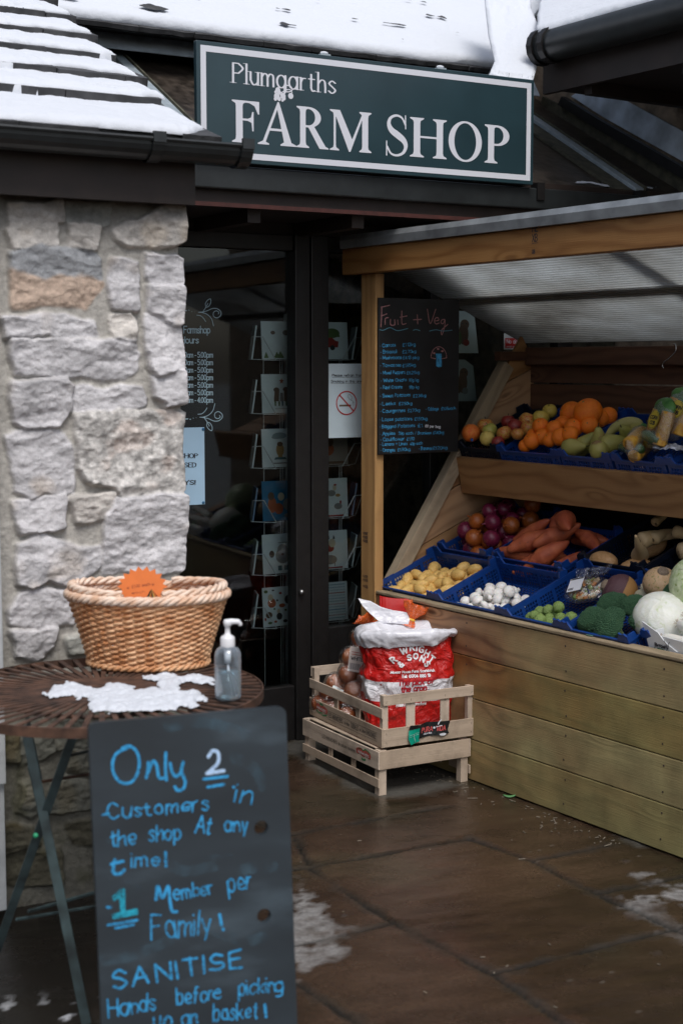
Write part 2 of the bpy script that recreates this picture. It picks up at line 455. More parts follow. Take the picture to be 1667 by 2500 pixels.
def glyph(ch):
    if ch in _gc: return _gc[ch]
    d = FONT.get(ch, FONT['-']); w, body = d.split(';'); S = []
    for st in body.split('|'):
        if not st: continue
        if st[0] == '@':
            cx, cy, rx, ry = map(float, st[1:].split(','))
            a = np.linspace(0, 2 * pi, 21); S.append((np.stack([cx + rx * np.cos(a), cy + ry * np.sin(a)], 1), 0))
        elif st[0] == '~':
            S.append((catmull([tuple(map(float, p.split(','))) for p in st[1:].split()]), 0))
        else:
            S.append((np.array([tuple(map(float, p.split(','))) for p in st.split()], float), 1))
    _gc[ch] = (float(w), S)
    return _gc[ch]
class Mask:
    def __init__(s, x0, y0, x1, y1, res):
        s.x0, s.y0, s.res = x0, y0, res
        s.nx = int((x1 - x0) / res) + 2; s.ny = int((y1 - y0) / res) + 2
        s.a = np.full((s.ny, s.nx), 1.0)
    def win(s, xa, ya, xb, yb):
        i0 = max(0, int((xa - s.x0) / s.res) - 2); i1 = min(s.nx, int((xb - s.x0) / s.res) + 3)
        j0 = max(0, int((ya - s.y0) / s.res) - 2); j1 = min(s.ny, int((yb - s.y0) / s.res) + 3)
        if i0 >= i1 or j0 >= j1: return None
        X, Y = np.meshgrid(s.x0 + np.arange(i0, i1) * s.res, s.y0 + np.arange(j0, j1) * s.res)
        return slice(j0, j1), slice(i0, i1), X, Y
    def stroke(s, P, r, pen=1.0):
        """pen < 1 makes upright strokes wide and level ones thin"""
        P = np.asarray(P, float); rr = np.full(len(P), r) if np.isscalar(r) else np.asarray(r)
        for i in range(len(P) - 1):
            a, b = P[i], P[i + 1]; R = max(rr[i], rr[i + 1]); e = R / pen + s.res
            w = s.win(min(a[0], b[0]) - e, min(a[1], b[1]) - e, max(a[0], b[0]) + e, max(a[1], b[1]) + e)
            if w is None: continue
            J, I, X, Y = w
            X = X * pen; ax, bx = a[0] * pen, b[0] * pen
            ex, ey = bx - ax, b[1] - a[1]
            t = np.clip(((X - ax) * ex + (Y - a[1]) * ey) / (ex * ex + ey * ey + 1e-15), 0, 1)
            d = np.hypot(X - ax - t * ex, Y - a[1] - t * ey) - (rr[i] + (rr[i + 1] - rr[i]) * t)
            s.a[J, I] = np.minimum(s.a[J, I], d)
        return s
    def field(s, fn, xa, ya, xb, yb):
        w = s.win(xa, ya, xb, yb)
        if w is None: return s
        J, I, X, Y = w
        s.a[J, I] = np.minimum(s.a[J, I], fn(X, Y)); return s
    def poly(s, P):
        P = np.asarray(P, float)
        return s.field(lambda X, Y: poly_sd(P, X, Y), P[:, 0].min(), P[:, 1].min(), P[:, 0].max(), P[:, 1].max())
    def ell(s, cx, cy, rx, ry, ang=0):
        def f(X, Y):
            x = (X - cx) * cos(ang) + (Y - cy) * sin(ang); y = -(X - cx) * sin(ang) + (Y - cy) * cos(ang)
            return (np.hypot(x / rx, y / ry) - 1) * min(rx, ry)
        m = max(rx, ry); return s.field(f, cx - m, cy - m, cx + m, cy + m)
    def text(s, txt, a, b, h, r, pen=1.0, serif=0.0, gap=1.5, slant=0.0, jit=0.0, fit=True, wob=0.0):
        """write txt from a toward b, cap height h, half stroke r"""
        a = np.array(a, float); b = np.array(b, float); k = h / 8.0
        adv = 0; pos = []
        for ch in txt:
            w, S = glyph(ch); pos.append(adv); adv += w + gap
        adv -= gap
        D = b - a; Ln = np.linalg.norm(D); D = D / Ln; Nn = np.array([-D[1], D[0]])
        kx = Ln / adv if fit else k
        for ch, x in zip(txt, pos):
            w, S = glyph(ch)
            jx, jy, js = [random.uniform(-jit, jit) for _ in range(3)]
            for P, straight in S:
                px = (P[:, 0] + slant * P[:, 1] + x + jx) * kx; py = (P[:, 1] * (1 + js * 0.15) + jy) * k
                if wob: 
                    px = px + wob * k * fbm(P[:, 1] * .3 + x, P[:, 0] * .3, 2, 5); py = py + wob * k * fbm(P[:, 0] * .3 + x * .7, P[:, 1] * .3, 2, 8)
                Q = a + px[:, None] * D + py[:, None] * Nn
                s.stroke(Q, r, pen)
                if serif and straight:
                    for e, o_ in ((0, 1), (-1, -2)):
                        if abs(P[e][1] - P[o_][1]) > 2 and (abs(P[e][1] % 8) < 0.3 or abs(P[e][1] - 5.2) < .1):
                            top = P[e][1] > 4; low = P[e][1] in (8.2, 5.2)
                            sx0 = -serif; sx1 = 0.2 if low else serif
                            q = np.array([[P[e][0] + sx0, P[e][1]], [P[e][0] + sx1, P[e][1]]])
                            Q = a + ((q[:, 0] + x) * kx)[:, None] * D + (q[:, 1] * k)[:, None] * Nn
                            s.stroke(Q, r * 0.5, 1.0)
        return s
    def mesh(s, fn, mb=None, mi=0, merge=True):
        mb = mb or MB(); a = s.a; ins = a < 0
        V = []; key = {}; Fc = []
        def node(j, i):
            k = ('n', j, i)
            if k not in key: key[k] = len(V); V.append((s.x0 + i * s.res, s.y0 + j * s.res, a[j, i]))
            return key[k]
        def edge(j, i, j2, i2):
            k = (j, i, j2, i2) if (j, i) < (j2, i2) else (j2, i2, j, i)
            if k not in key:
                j, i, j2, i2 = k; t = a[j, i] / (a[j, i] - a[j2, i2]); t = min(max(t, .02), .98)
                key[k] = len(V); V.append((s.x0 + (i + (i2 - i) * t) * s.res, s.y0 + (j + (j2 - j) * t) * s.res, 0.0))
            return key[k]
        full = ins[:-1, :-1] & ins[1:, :-1] & ins[:-1, 1:] & ins[1:, 1:]
        anyi = ins[:-1, :-1] | ins[1:, :-1] | ins[:-1, 1:] | ins[1:, 1:]
        for j, i in zip(*np.nonzero(anyi & ~full)):
            c = [(j, i), (j, i + 1), (j + 1, i + 1), (j + 1, i)]; pl = []
            for k in range(4):
                p, q = c[k], c[(k + 1) % 4]
                if ins[p]: pl.append(node(*p))
                if ins[p] != ins[q]: pl.append(edge(*p, *q))
            if len(pl) >= 3: Fc.append(pl)
        for j in range(full.shape[0]):
            row = full[j]
            if not row.any(): continue
            d = np.diff(np.concatenate([[0], row.astype(int), [0]])); st = np.nonzero(d == 1)[0]; en = np.nonzero(d == -1)[0]
            for p, q in zip(st, en):
                if merge: Fc.append([node(j, p), node(j, q), node(j + 1, q), node(j + 1, p)])
                else:
                    for i in range(p, q): Fc.append([node(j, i), node(j, i + 1), node(j + 1, i + 1), node(j + 1, i)])
        V = np.array(V) if V else np.zeros((0, 3))
        if len(V): mb.add(fn(V), Fc, None, mi)
        return mb
def on_frame(M, z=0.0):
    return lambda V: tp(M, np.stack([V[:, 0], V[:, 1], np.full(len(V), z)], 1))

# ================================================================== GROUND
def vcol_mat(name, attr='col', rough=0.85, nscale=45, amt=0.3, bump=0.002, bscale=90, speck=True, spec=.3):
    m = bpy.data.materials.new(name); m.use_nodes = True
    t = m.node_tree; b = t.nodes['Principled BSDF']; N = t.nodes.new; L = t.links.new
    a = N('ShaderNodeAttribute'); a.attribute_name = attr
    tc = N('ShaderNodeTexCoord')
    n1 = N('ShaderNodeTexNoise'); n1.inputs['Scale'].default_value = nscale; n1.inputs['Detail'].default_value = 8; n1.inputs['Roughness'].default_value = .7
    L(tc.outputs['Object'], n1.inputs['Vector'])
    mr = N('ShaderNodeMapRange'); mr.inputs[1].default_value = .3; mr.inputs[2].default_value = .7; mr.inputs[3].default_value = 1 - amt; mr.inputs[4].default_value = 1 + amt
    L(n1.outputs[0], mr.inputs[0])
    v = N('ShaderNodeVectorMath'); v.operation = 'SCALE'; L(a.outputs['Color'], v.inputs[0]); L(mr.outputs[0], v.inputs['Scale'])
    L(v.outputs[0], b.inputs['Base Color'])
    b.inputs['Roughness'].default_value = rough; b.inputs['Specular IOR Level'].default_value = spec
    n2 = N('ShaderNodeTexNoise'); n2.inputs['Scale'].default_value = bscale; n2.inputs['Detail'].default_value = 6; n2.inputs['Roughness'].default_value = .65
    L(tc.outputs['Object'], n2.inputs['Vector'])
    bp = N('ShaderNodeBump'); bp.inputs['Distance'].default_value = bump * 2; L(n2.outputs[0], bp.inputs['Height']); L(bp.outputs[0], b.inputs['Normal'])
    return m

def build_ground():
    xs = np.concatenate([[-80, -30, -12, -6, -3, -2], np.arange(-1.5, 1.8, .011), [2, 2.6, 3.5, 6, 12, 30, 80]])
    ys = np.concatenate([[-80, -30, -10, -3, 0, 1.2, 1.8], np.arange(2.3, 6.2, .011), [6.6, 7.5, 9, 14, 30, 80]])
    X, Y = np.meshgrid(xs, ys, indexing='ij')
    c7 = lambda p: atz(650 + p[0] / 1.542, 1800 + p[1] / 1.542)[:2]
    J = [[(-200, 415), (100, 365), (480, 295), (700, 255)], [(-300, 560), (160, 490), (760, 378)], [(170, 498), (460, 690), (850, 890), (1140, 1095), (1500, 1330)],
         [(-300, 850), (115, 780), (460, 705)], [(850, 890), (1500, 730), (1900, 640)], [(760, 378), (1000, 468), (1240, 590), (1400, 660), (1700, 800)],
         [(1000, 465), (1280, 408)], [(1240, 590), (1560, 525)], [(110, 920), (350, 1079), (700, 1330)], [(-100, 300), (100, 365), (170, 498)]]
    d = np.full(X.shape, 9.0); wob = fbm(X * 9, Y * 9, 3, 4) * .008
    for pl in J:
        Q = [c7(p) for p in pl]
        for a, b in zip(Q[:-1], Q[1:]):
            e = b - a; t = np.clip(((X - a[0]) * e[0] + (Y - a[1]) * e[1]) / (e @ e), 0, 1)
            d = np.minimum(d, np.hypot(X - a[0] - t * e[0], Y - a[1] - t * e[1]))
    d = d + wob
    n0 = fbm(X * 35, Y * 35, 3, 19)
    joint = 1 - sstep(.001, .009, d + .004 * n0)
    wide = 1 - sstep(.004, .035, d + fbm(X * 22, Y * 22, 3, 9) * .03)
    pale = np.zeros(X.shape)
    n = fbm(X * 7, Y * 7, 5, 11); n2 = fbm(X * 30, Y * 30, 3, 21)
    for pg, k in [([(60, 540), (200, 556), (290, 650), (255, 740), (180, 765), (60, 780)], 1), ([(60, 788), (300, 768), (315, 800), (215, 880), (180, 930), (60, 920)], 1),
               ([(1320, 505), (1390, 480), (1450, 490), (1545, 525), (1450, 548), (1330, 552)], .8), ([(1350, 592), (1480, 560), (1700, 540), (1700, 640), (1568, 640), (1440, 622), (1390, 640)], 1.05),
               ([(1370, 640), (1500, 640), (1530, 720), (1440, 690)], .4), ([(1380, 780), (1450, 770), (1440, 800)], .6), ([(1500, 735), (1700, 740), (1700, 800), (1540, 800)], .4)]:
        sdp = poly_sd([c7(p) for p in pg], X, Y)
        pale = np.maximum(pale, k * sstep(.012, -.03, sdp + n * .10 + n2 * .06))
    crate = np.zeros(X.shape)
    for pg in [[(80, 60), (220, 130), (300, 165), (420, 225), (520, 240), (640, 190), (760, 165), (900, 215), (1100, 280), (1300, 370), (1400, 400), (1400, 330), (780, 130), (600, 60), (300, -60), (80, -80)]]:
        sdp = poly_sd([c7(p) for p in pg], X, Y)
        crate = np.maximum(crate, sstep(.04, -.07, sdp + n * .10 + n2 * .03))
    red = sstep(.25, .6, fbm(X * 5 + 3, Y * 5, 4, 31)) * sstep(4.4, 3.2, Y)
    # muddy sunken ground at left, with the table's shade put into its colour
    mud_shade = sstep(.0, .25, (-.42 - X) + fbm(X * 4, Y * 4, 3, 2) * .12) * sstep(2.3, 2.8, Y)
    snow = sstep(.30, .42, fbm(X * 26, Y * 26, 3, 41) + .25 * fbm(X * 5, Y * 5, 2, 6)) * mud_shade * sstep(3.5, 3.2, Y)
    slab = vn(np.floor(X * 1.3 + Y * .7) * 3.1, np.floor(Y * 1.1 - X * .8) * 5.7, 3)
    base = np.array([.033, .020, .0125])[None, None] * (1 + .25 * slab[..., None])
    tint = fbm(X * 2.2, Y * 2.2, 4, 15)[..., None]
    base = base * (1 + .9 * tint + .5 * fbm(X * 9 + Y * 4, Y * 24 - X * 9, 4, 88)[..., None]) + np.array([.004, .008, .004]) * sstep(-.1, .5, fbm(X * 3, Y * 3, 3, 51))[..., None]
    def mix(c, m, col): return c * (1 - m[..., None]) + np.array(col) * m[..., None]
    C = mix(base, red * .45, (.06, .028, .02))
    C = mix(C, wide * .45, (.030, .027, .021))
    C = mix(C, crate * .85, (.085, .082, .072))
    spk = (vn(X * 90, Y * 90, 61) > .96) & (vn(X * 11, Y * 11, 7) > -.1)
    C = mix(C, np.clip(pale * (.75 + .9 * n2 + .5 * n), 0, 1) * .88, (.235, .23, .225))
    C = mix(C, spk * .25, (.25, .23, .20))
    C = mix(C, joint * .9, (.012, .012, .010))
    C = mix(C, mud_shade * .85, (.010, .009, .008))
    C = mix(C, snow, (.8, .82, .85))
    Z = -.008 * joint + .0030 * fbm(X * 6, Y * 6, 4, 70) + .0026 * fbm(X * 3 + Y * 9, Y * 22 - X * 9, 4, 75) + .004 * snow - .03 * mud_shade + .001 * spk
    Z = np.where((np.abs(X) > 2) | (Y > 6.3) | (Y < 2), 0, Z)
    wet = np.clip(1 - .9 * pale - .55 * crate - snow - .3 * wide, 0, 1)
    C = np.clip(C, 0, 1)
    m = vcol_mat('wet_flagstone', rough=.4, nscale=70, amt=.35, bump=.0009, bscale=75, spec=.5)
    t = m.node_tree; b = t.nodes['Principled BSDF']
    a = t.nodes.new('ShaderNodeAttribute'); a.attribute_name = 'wet'
    tc = t.nodes.new('ShaderNodeTexCoord'); nz = t.nodes.new('ShaderNodeTexNoise'); nz.inputs['Scale'].default_value = 6; nz.inputs['Detail'].default_value = 8; nz.inputs['Roughness'].default_value = .65
    t.links.new(tc.outputs['Object'], nz.inputs['Vector'])
    m1 = t.nodes.new('ShaderNodeMath'); m1.operation = 'MULTIPLY_ADD'; m1.inputs[1].default_value = -.66; m1.inputs[2].default_value = .62
    t.links.new(a.outputs['Fac'], m1.inputs[0])
    m2 = t.nodes.new('ShaderNodeMath'); m2.operation = 'MULTIPLY_ADD'; m2.inputs[1].default_value = .55; t.links.new(nz.outputs[0], m2.inputs[0]); t.links.new(m1.outputs[0], m2.inputs[2])
    t.links.new(m2.outputs[0], b.inputs['Roughness'])
    mb = MB(); mb.grid(np.stack([X, Y, Z], -1))
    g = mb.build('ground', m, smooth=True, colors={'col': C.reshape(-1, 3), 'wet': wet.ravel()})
    tag(g, kind='structure')
build_ground()

# ================================================================== STONE PILLAR
def build_pillar():
    w0 = 3.92
    k3 = lambda P: [Apx(x / 2.6133, 450 + y / 2.6133, w0) for x, y in P]
    k5 = lambda P: [Apx(x / 5.88, 1250 + y / 5.88, w0) for x, y in P]
    k6 = lambda P: [Apx(x / 3.673, 1560 + y / 3.673, w0) for x, y in P]
    G = (.56, .545, .555); T = (.58, .545, .505); D_ = (.38, .38, .35); M_ = (.24, .22, .17)
    S = [(k3([(60, 120), (400, 110), (425, 230), (90, 240)]), T), (k3([(440, 110), (720, 120), (700, 245), (450, 240)]), D_),
         (k3([(70, 300), (90, 256), (370, 262), (385, 300), (378, 388), (100, 402)]), T), (k3([(470, 272), (640, 265), (625, 405), (465, 390)]), T),
         (k3([(750, 290), (830, 240), (960, 200), (1080, 110), (1200, 100), (1200, 300), (1150, 365), (1000, 405), (850, 380), (760, 340)]), T),
         (k3([(85, 440), (250, 410), (600, 430), (650, 480), (660, 640), (560, 790), (350, 760), (200, 770), (110, 780), (90, 600)]), 'SPLIT'),
         (k3([(730, 480), (880, 490), (875, 790), (740, 790), (705, 640)]), G), (k3([(960, 460), (1140, 460), (1200, 500), (1200, 640), (1000, 655), (950, 600)]), G),
         (k3([(960, 672), (1200, 664), (1200, 890), (1070, 860), (960, 790)]), G), (k3([(30, 870), (200, 840), (420, 850), (600, 890), (620, 960), (380, 980), (330, 950), (200, 965), (60, 975)]), G),
         (k3([(710, 860), (830, 830), (870, 870), (865, 990), (740, 980)]), T), (k3([(950, 830), (1050, 880), (1200, 920), (1200, 1165), (1000, 1205), (950, 1050)]), G),
         (k3([(90, 1010), (860, 1000), (890, 1060), (880, 1170), (800, 1240), (600, 1230), (380, 1220), (120, 1200), (85, 1100)]), G),
         (k3([(980, 1225), (1200, 1185), (1200, 1375), (1080, 1400), (990, 1340)]), G), (k3([(80, 1262), (430, 1250), (460, 1300), (460, 1420), (380, 1530), (180, 1550), (110, 1500)]), G),
         (k3([(480, 1310), (900, 1300), (930, 1400), (700, 1435), (480, 1430)]), G),
         (k3([(490, 1480), (640, 1460), (1120, 1440), (1210, 1480), (1210, 1950), (1000, 1990), (820, 2000), (740, 1950), (560, 1870), (520, 1800)]), 'SPECK'),
         (k3([(60, 1600), (340, 1558), (420, 1600), (470, 1700), (470, 1960), (300, 1955), (200, 2010), (120, 1950)]), G),
         (k3([(100, 2045), (420, 1985), (410, 2190), (150, 2215)]), G), (k3([(460, 2005), (740, 1990), (730, 2130), (500, 2170)]), T),
         ([Apx(*p, w0) for p in [(290, 1222), (470, 1212), (470, 1395), (420, 1400), (262, 1392), (265, 1262)]], G),
         (k5([(280, 460), (600, 330), (1160, 520), (1470, 520), (1470, 760), (1200, 960), (1000, 1020), (700, 960), (480, 1060), (290, 1000)]), G),
         (k5([(330, 1165), (560, 1130), (1000, 1150), (1100, 1400), (1050, 1590), (600, 1630), (200, 1590), (170, 1450)]), G),
         (k5([(200, 1720), (820, 1690), (760, 1900), (620, 2100), (540, 2150), (400, 2100), (280, 2090), (260, 1850)]), G),
         (k5([(980, 1850), (1200, 1800), (1290, 2000), (1050, 2030)]), D_),
         (k6([(200, 900), (300, 830), (480, 850), (490, 1000), (400, 1080), (210, 1140)]), D_), (k6([(520, 1290), (600, 1250), (860, 1300), (860, 1530), (560, 1570), (440, 1570)]), D_),
         (k6([(220, 1320), (330, 1290), (380, 1500), (300, 1600), (200, 1560)]), D_), (k6([(640, 1680), (900, 1640), (900, 1830), (700, 1840)]), M_),
         (k6([(-80, 2010), (540, 1900), (570, 1960), (560, 2210), (-80, 2240)]), M_), (k6([(640, 1010), (900, 1020), (900, 1200), (640, 1180)]), D_),
         (k6([(540, 640), (760, 700), (780, 960), (540, 980)]), D_), (k6([(60, 820), (180, 830), (180, 1110), (70, 1100)]), M_), (k6([(-60, 1680), (300, 1720), (360, 1860), (-60, 1960)]), M_)]
    for q in [(245, 1440, 445, 1560), (250, 1580, 445, 1690), (240, 1710, 330, 1800), (345, 1705, 448, 1800), (240, 1820, 448, 1900), (235, 1920, 350, 1990), (365, 1915, 450, 1990), (240, 2010, 450, 2080), (245, 2095, 452, 2180)]:
        S.append(([Apx(*p, w0) for p in [(q[0], q[1]), (q[2] + (12 if q[2] > 440 else 0), q[1] + 8), (q[2] + (12 if q[2] > 440 else 0), q[3]), (q[0] + 8, q[3] - 6)]], D_))
    us = np.arange(.98, 1.7425, .0036); zs = np.arange(-.03, 2.06, .0036)
    U, Z = np.meshgrid(us, zs, indexing='ij')
    wu = U + .009 * fbm(U * 22, Z * 22, 4, 3); wz = Z + .013 * fbm(U * 18, Z * 18, 4, 13)
    best = np.full(U.shape, 9.0); Hh = np.zeros(U.shape)
    mort = np.array([.42, .40, .365])[None, None] * (1 + .12 * fbm(U * 12, Z * 12, 4, 33))[..., None]
    C = mort.copy()
    for k, (P, c) in enumerate(S):
        d = poly_sd(P, wu, wz); rs = np.random.RandomState(k)
        tu, tz = rs.uniform(-.10, .10), rs.uniform(-.12, .12); hh = rs.uniform(.014, .026)
        cu, cz = np.mean([p[0] for p in P]), np.mean([p[1] for p in P])
        d = d - .007; ins = sstep(.007, -.004, d)
        # fractured faces: ridged noise with a slope to each stone
        rid = np.abs(fbm(U * 7 + k * 3 + Z * 3, Z * 15 + k * 7, 4, k)) * .015
        fac = np.maximum(fbm(U * 6 + k, Z * 9, 2, k + 3), -.2) * .014
        h = ins * (hh + tu * (U - cu) + tz * (Z - cz) - rid + fac + .0035 * fbm(U * 45, Z * 75, 4, k + 5))
        m = d < best
        Hh = np.where(ins > .01, np.maximum(Hh, h), Hh); best = np.minimum(best, d)
        if c == 'SPLIT':
            zz = np.array(P)[:, 1]; mid = zz.min() + .52 * (zz.max() - zz.min())
            q = sstep(-.006, .010, (Z - mid) + .018 * fbm(U * 25, Z * 25, 3, 2) - .02 * sstep(cu - .02, cu - .09, U))
            cc = q[..., None] * np.array([.36, .37, .385]) + (1 - q[..., None]) * np.array([.56, .43, .34])
        elif c == 'SPECK':
            q = fbm(U * 60, Z * 60, 4, 8)[..., None]
            cc = np.array([.52, .50, .475]) * (1 + .75 * q) + np.array([.05, .0, -.02]) * sstep(.1, .5, fbm(U * 14, Z * 14, 3, 4))[..., None]
        else:
            cc = np.array(c)[None, None] * (1 + .42 * fbm(U * 20, Z * 28, 4, k)[..., None]) * (1 + rs.uniform(-.07, .07))
            cc = cc + np.array([.05, .015, -.03]) * sstep(.2, .6, fbm(U * 9 + k, Z * 9, 3, 90 + k))[..., None]
        C = C * (1 - ins[..., None]) + cc * ins[..., None]
    Hh = Hh + .004 * fbm(U * 20, Z * 20, 4, 77) + .0015 * fbm(U * 90, Z * 90, 2, 78)
    # moss, and stone darker toward the foot
    foot_dark = sstep(.78, .45, Z + .10 * fbm(U * 6, Z * 6, 3, 55))
    C = C * (1 - .66 * foot_dark[..., None]) * (1 - foot_dark[..., None] * np.array([0, .0, .10]))
    moss = sstep(.1, .5, fbm(U * 11, Z * 8, 4, 66)) * sstep(.95, .5, Z) * (best > -.012)
    C = C * (1 - .5 * moss[..., None]) + np.array([.06, .058, .022]) * .5 * moss[..., None]
    eave_shade = sstep(1.80, 1.95, Z + .04 * fbm(U * 8, Z * 8, 3, 12))  # shade below the porch eave painted into the top stones
    C = C * (1 - .6 * eave_shade[..., None])
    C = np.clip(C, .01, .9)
    # right-hand corner follows the stones: bulge out at stones, bite in at joints
    edge = 1.7425 + .012 * sstep(.004, -.01, best[-4]) + .010 * fbm(zs * 9, zs * 0, 3, 5) - .006
    du = (edge - 1.7425)[None, :] * sstep(1.55, 1.7425, U)
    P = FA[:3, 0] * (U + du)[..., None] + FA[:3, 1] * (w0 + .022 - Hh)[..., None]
    P[..., 2] = Z
    # reveal: turn the corner and run back toward the glass
    cols = []; cc = []
    for j, wv in enumerate(np.arange(.012, .56, .012)):
        e = edge - .004 * min(j, 2) - .012 * (fbm(zs * 11, zs * 0 + wv * 11, 4, 9) * .5 + .5) * (best[-1] > -.004)
        e = e - .006 * fbm(zs * 20, zs * 0 + wv * 20, 3, 19)
        q = AX[None] * e[:, None] + AY[None] * (w0 + .01 + wv); q[:, 2] = zs
        cols.append(q); cc.append(C[-1] * (1 + .1 * fbm(zs * 15, zs * 0 + wv * 15, 3, 29))[:, None])
    P = np.concatenate([P, np.array(cols)]); C = np.concatenate([C, np.array(cc)])
    M = FR(A(1.45, w0 + .2, 0), AX, AY)
    mb = MB(); mb.grid(P, flip=False)
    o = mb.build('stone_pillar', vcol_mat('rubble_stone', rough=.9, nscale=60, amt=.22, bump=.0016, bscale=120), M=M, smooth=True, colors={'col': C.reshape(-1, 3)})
    tag(o, 'pale rubble stone pillar with thick mortar joints left of the shop door', 'pillar')
build_pillar()

m_black = mat('black_paint', (.010, .009, .009), .45, spec=.4, noise=.3, bump=.0004)
m_gut = mat('gutter_plastic', (.018, .021, .022), .38, noise=.35, nscale=14, bump=.0004)
m_fascia = mat('dark_brown_boards', (.022, .013, .010), .6, noise=.4, nscale=9, bump=.0006)
m_redtrim = mat('red_brown_trim', (.06, .014, .010), .6, noise=.3)
m_slate = mat('slate', (.05, .05, .052), .7, noise=.5, nscale=18, bump=.003, bscale=40)
m_lead = mat('lead_flashing', (.50, .58, .66), .5, noise=.45, nscale=9, bump=.0015, bscale=20)
m_harl = mat('brown_harled_wall', (.27, .21, .15), .95, noise=.6, nscale=14, bump=.006, bscale=60)
m_glazbar = mat('grey_glazing_bar', (.30, .35, .38), .45, noise=.2)
m_pale = mat('pale_render', (.50, .52, .53), .8, noise=.25, nscale=10, bump=.001)
def snow_mat():
    m = mat('snow', (.62, .645, .69), .85, spec=.2, bump=.004, bscale=35)
    b = m.node_tree.nodes['Principled BSDF']
    return m
m_snow = snow_mat()

# ================================================================== SLATE PORCH ROOF (left, over the pillar)
def build_porch():
    al = R_(18.5); M = FR(A(1.8, 3.8, 2.115), AX, AY * cos(al) + np.array([0, 0, sin(al)]))
    root = thing('porch_roof', 'small slate roof under thick snow above the stone pillar', 'roof', FR(A(1.3, 4.2, 1.95), AX, AY))
    sl_ = MB(); sn = MB()
    steps = [0, .40, .61, .83, 1.06, 1.28, 1.50, 1.72, 1.95]
    for k in range(8):
        y0, y1 = steps[k], steps[k + 1] + .06; zl = .0 + .020 * (k > 0)
        z_ = k * .032
        # individual slates, slightly uneven
        u = -.95; 
        while u < .012:
            wv = random.uniform(.16, .30); u1 = min(u + wv, .012 + random.uniform(-.012, .012))
            if u1 - u < .05: break
            off = random.uniform(-.012, .012)
            n_ = 8; xs = np.linspace(u, u1 - .003, n_)
            fr = [(x, y0 - .015 + off + .006 * float(fbm(x * 40, k, 2, 3))) for x in xs] + [(u1 - .003, y1), (u, y1)]
            sl_.prism(M, fr, z_ - .022, z_ + .010 + random.uniform(0, .004)); u = u1
        # snow sheet on this course
        nu, nv = 170, 40
        uu = np.linspace(-.95, 0.0, nu); vv = np.linspace(0, 1, nv)
        Uu, Vv = np.meshgrid(uu, vv, indexing='ij')
        lo = y0 + .006 + .016 * fbm(uu * 16, uu * 0 + k, 5, k) + .035 * sstep(.25, .6, fbm(uu * 3.1 + k, uu * 0, 2, k + 20)) * (k > 0)
        if k == 0: lo = y0 - .012 + .006 * fbm(uu * 25, uu * 0, 3, 2) + .10 * sstep(-.10, .02, uu)
        rt = -.006 - .012 * fbm(vv * 3 + k * 2, vv * 0, 3, 9)
        Us = Uu * 1.0 + (rt[None] - 0.0) * sstep(-.95, 0, Uu)
        Yv = lo[:, None] + (y1 - lo[:, None]) * Vv
        ed = np.minimum(np.minimum(Vv * (y1 - lo[:, None]) / .035, (0.0 - Uu) / .03), 1)
        ht = .017 * np.sqrt(np.clip(ed, 0, 1)) * (1 + .35 * fbm(Uu * 8, Yv * 8 + k, 3, 5)) * (1 - .75 * sstep(.70, .95, Vv)) + .004 * fbm(Uu * 30, Yv * 30 + k, 3, 6)
        ht = np.maximum(ht, 0)
        melt = sstep(.22, .42, fbm(Uu * 5 + 9 * k, Yv * 14, 5, 40 + k)) * (.0 if k == 0 else .7) * sstep(.5, .1, Vv)
        ht = ht * (1 - melt) - .004 * (melt > .4)
        Pz = z_ + .013 + ht
        Pp = np.stack([Us, Yv, Pz], -1)
        # skirt: near the eave the snow hangs over the slate below, higher up the dark edges stay bare
        cov = sstep(-.10, .12, fbm(uu * 4.5 + k * 5, uu * 0 + k, 4, 60 + k) + (.62 - .20 * k)) if k else np.zeros(nu)
        sk = Pp[:, :1].copy(); sk[:, 0, 2] = z_ + .009 - .030 * cov; sk[:, 0, 1] -= .020 * cov; Pp[:, 0, 1] -= .018 * cov; skr = Pp[-1:].copy(); skr[..., 2] = z_ + .009
        Pp = np.concatenate([sk, Pp], 1); skr = np.concatenate([skr[:, :1], skr], 1); Pp = np.concatenate([Pp, skr], 0)
        sn.grid(tp(M, Pp.reshape(-1, 3)).reshape(Pp.shape))
    sl_.build('slates', m_slate, root)
    sn.build('snow', m_snow, root, smooth=True)
    b = MB()
    b.box(M, -.95, -.02, .02, 1.95, -.03, -.008)
    b.build('roof_deck', m_fascia, root)
    # half-round gutter
    g = MB(); n = 12; a = np.linspace(pi * 1.0, 2 * pi, n); us = np.linspace(.55, 1.885, 40)
    for r, fl in ((.050, False), (.045, True)):
        P = np.zeros((40, n, 3))
        for i, u in enumerate(us):
            for j, t in enumerate(a):
                P[i, j] = A(u, 3.805 + r * cos(t), 2.098 + r * sin(t))
        g.grid(P, flip=fl)
    P = np.array([[A(u, 3.805 + s * r, 2.098) for r in (.044, .050, .056)] for s in (1,) for u in us])
    g.tube(np.array([A(u, 3.753, 2.099) for u in us]), .006, 6); g.tube(np.array([A(u, 3.857, 2.099) for u in us]), .006, 6)
    for u in (1.882,):
        ring = [A(u, 3.805 + .052 * cos(t), 2.098 + .052 * sin(t)) for t in a]
        g.add(ring, [tuple(range(n))]); 
    go = g.build('gutter', m_gut, root, smooth=False)
    for u in (1.60, 1.865):
        c = MB(); Pc = np.array([[A(u + du, 3.805 + .058 * cos(t), 2.100 + .058 * sin(t)) for t in a] for du in (-.018, .018)])
        c.grid(Pc); c.box(FA, u - .018, u + .018, 3.742, 3.752, 2.09, 2.118); c.build('gutter_bracket', m_gut, go)
    f = MB(); f.box(FA, .5, 1.757, 3.866, 3.892, 1.942, 2.10); f.box(FA, .5, 1.757, 3.893, 4.45, 1.995, 2.012); f.box(FA, 1.735, 1.757, 3.893, 4.60, 1.945, 1.993)
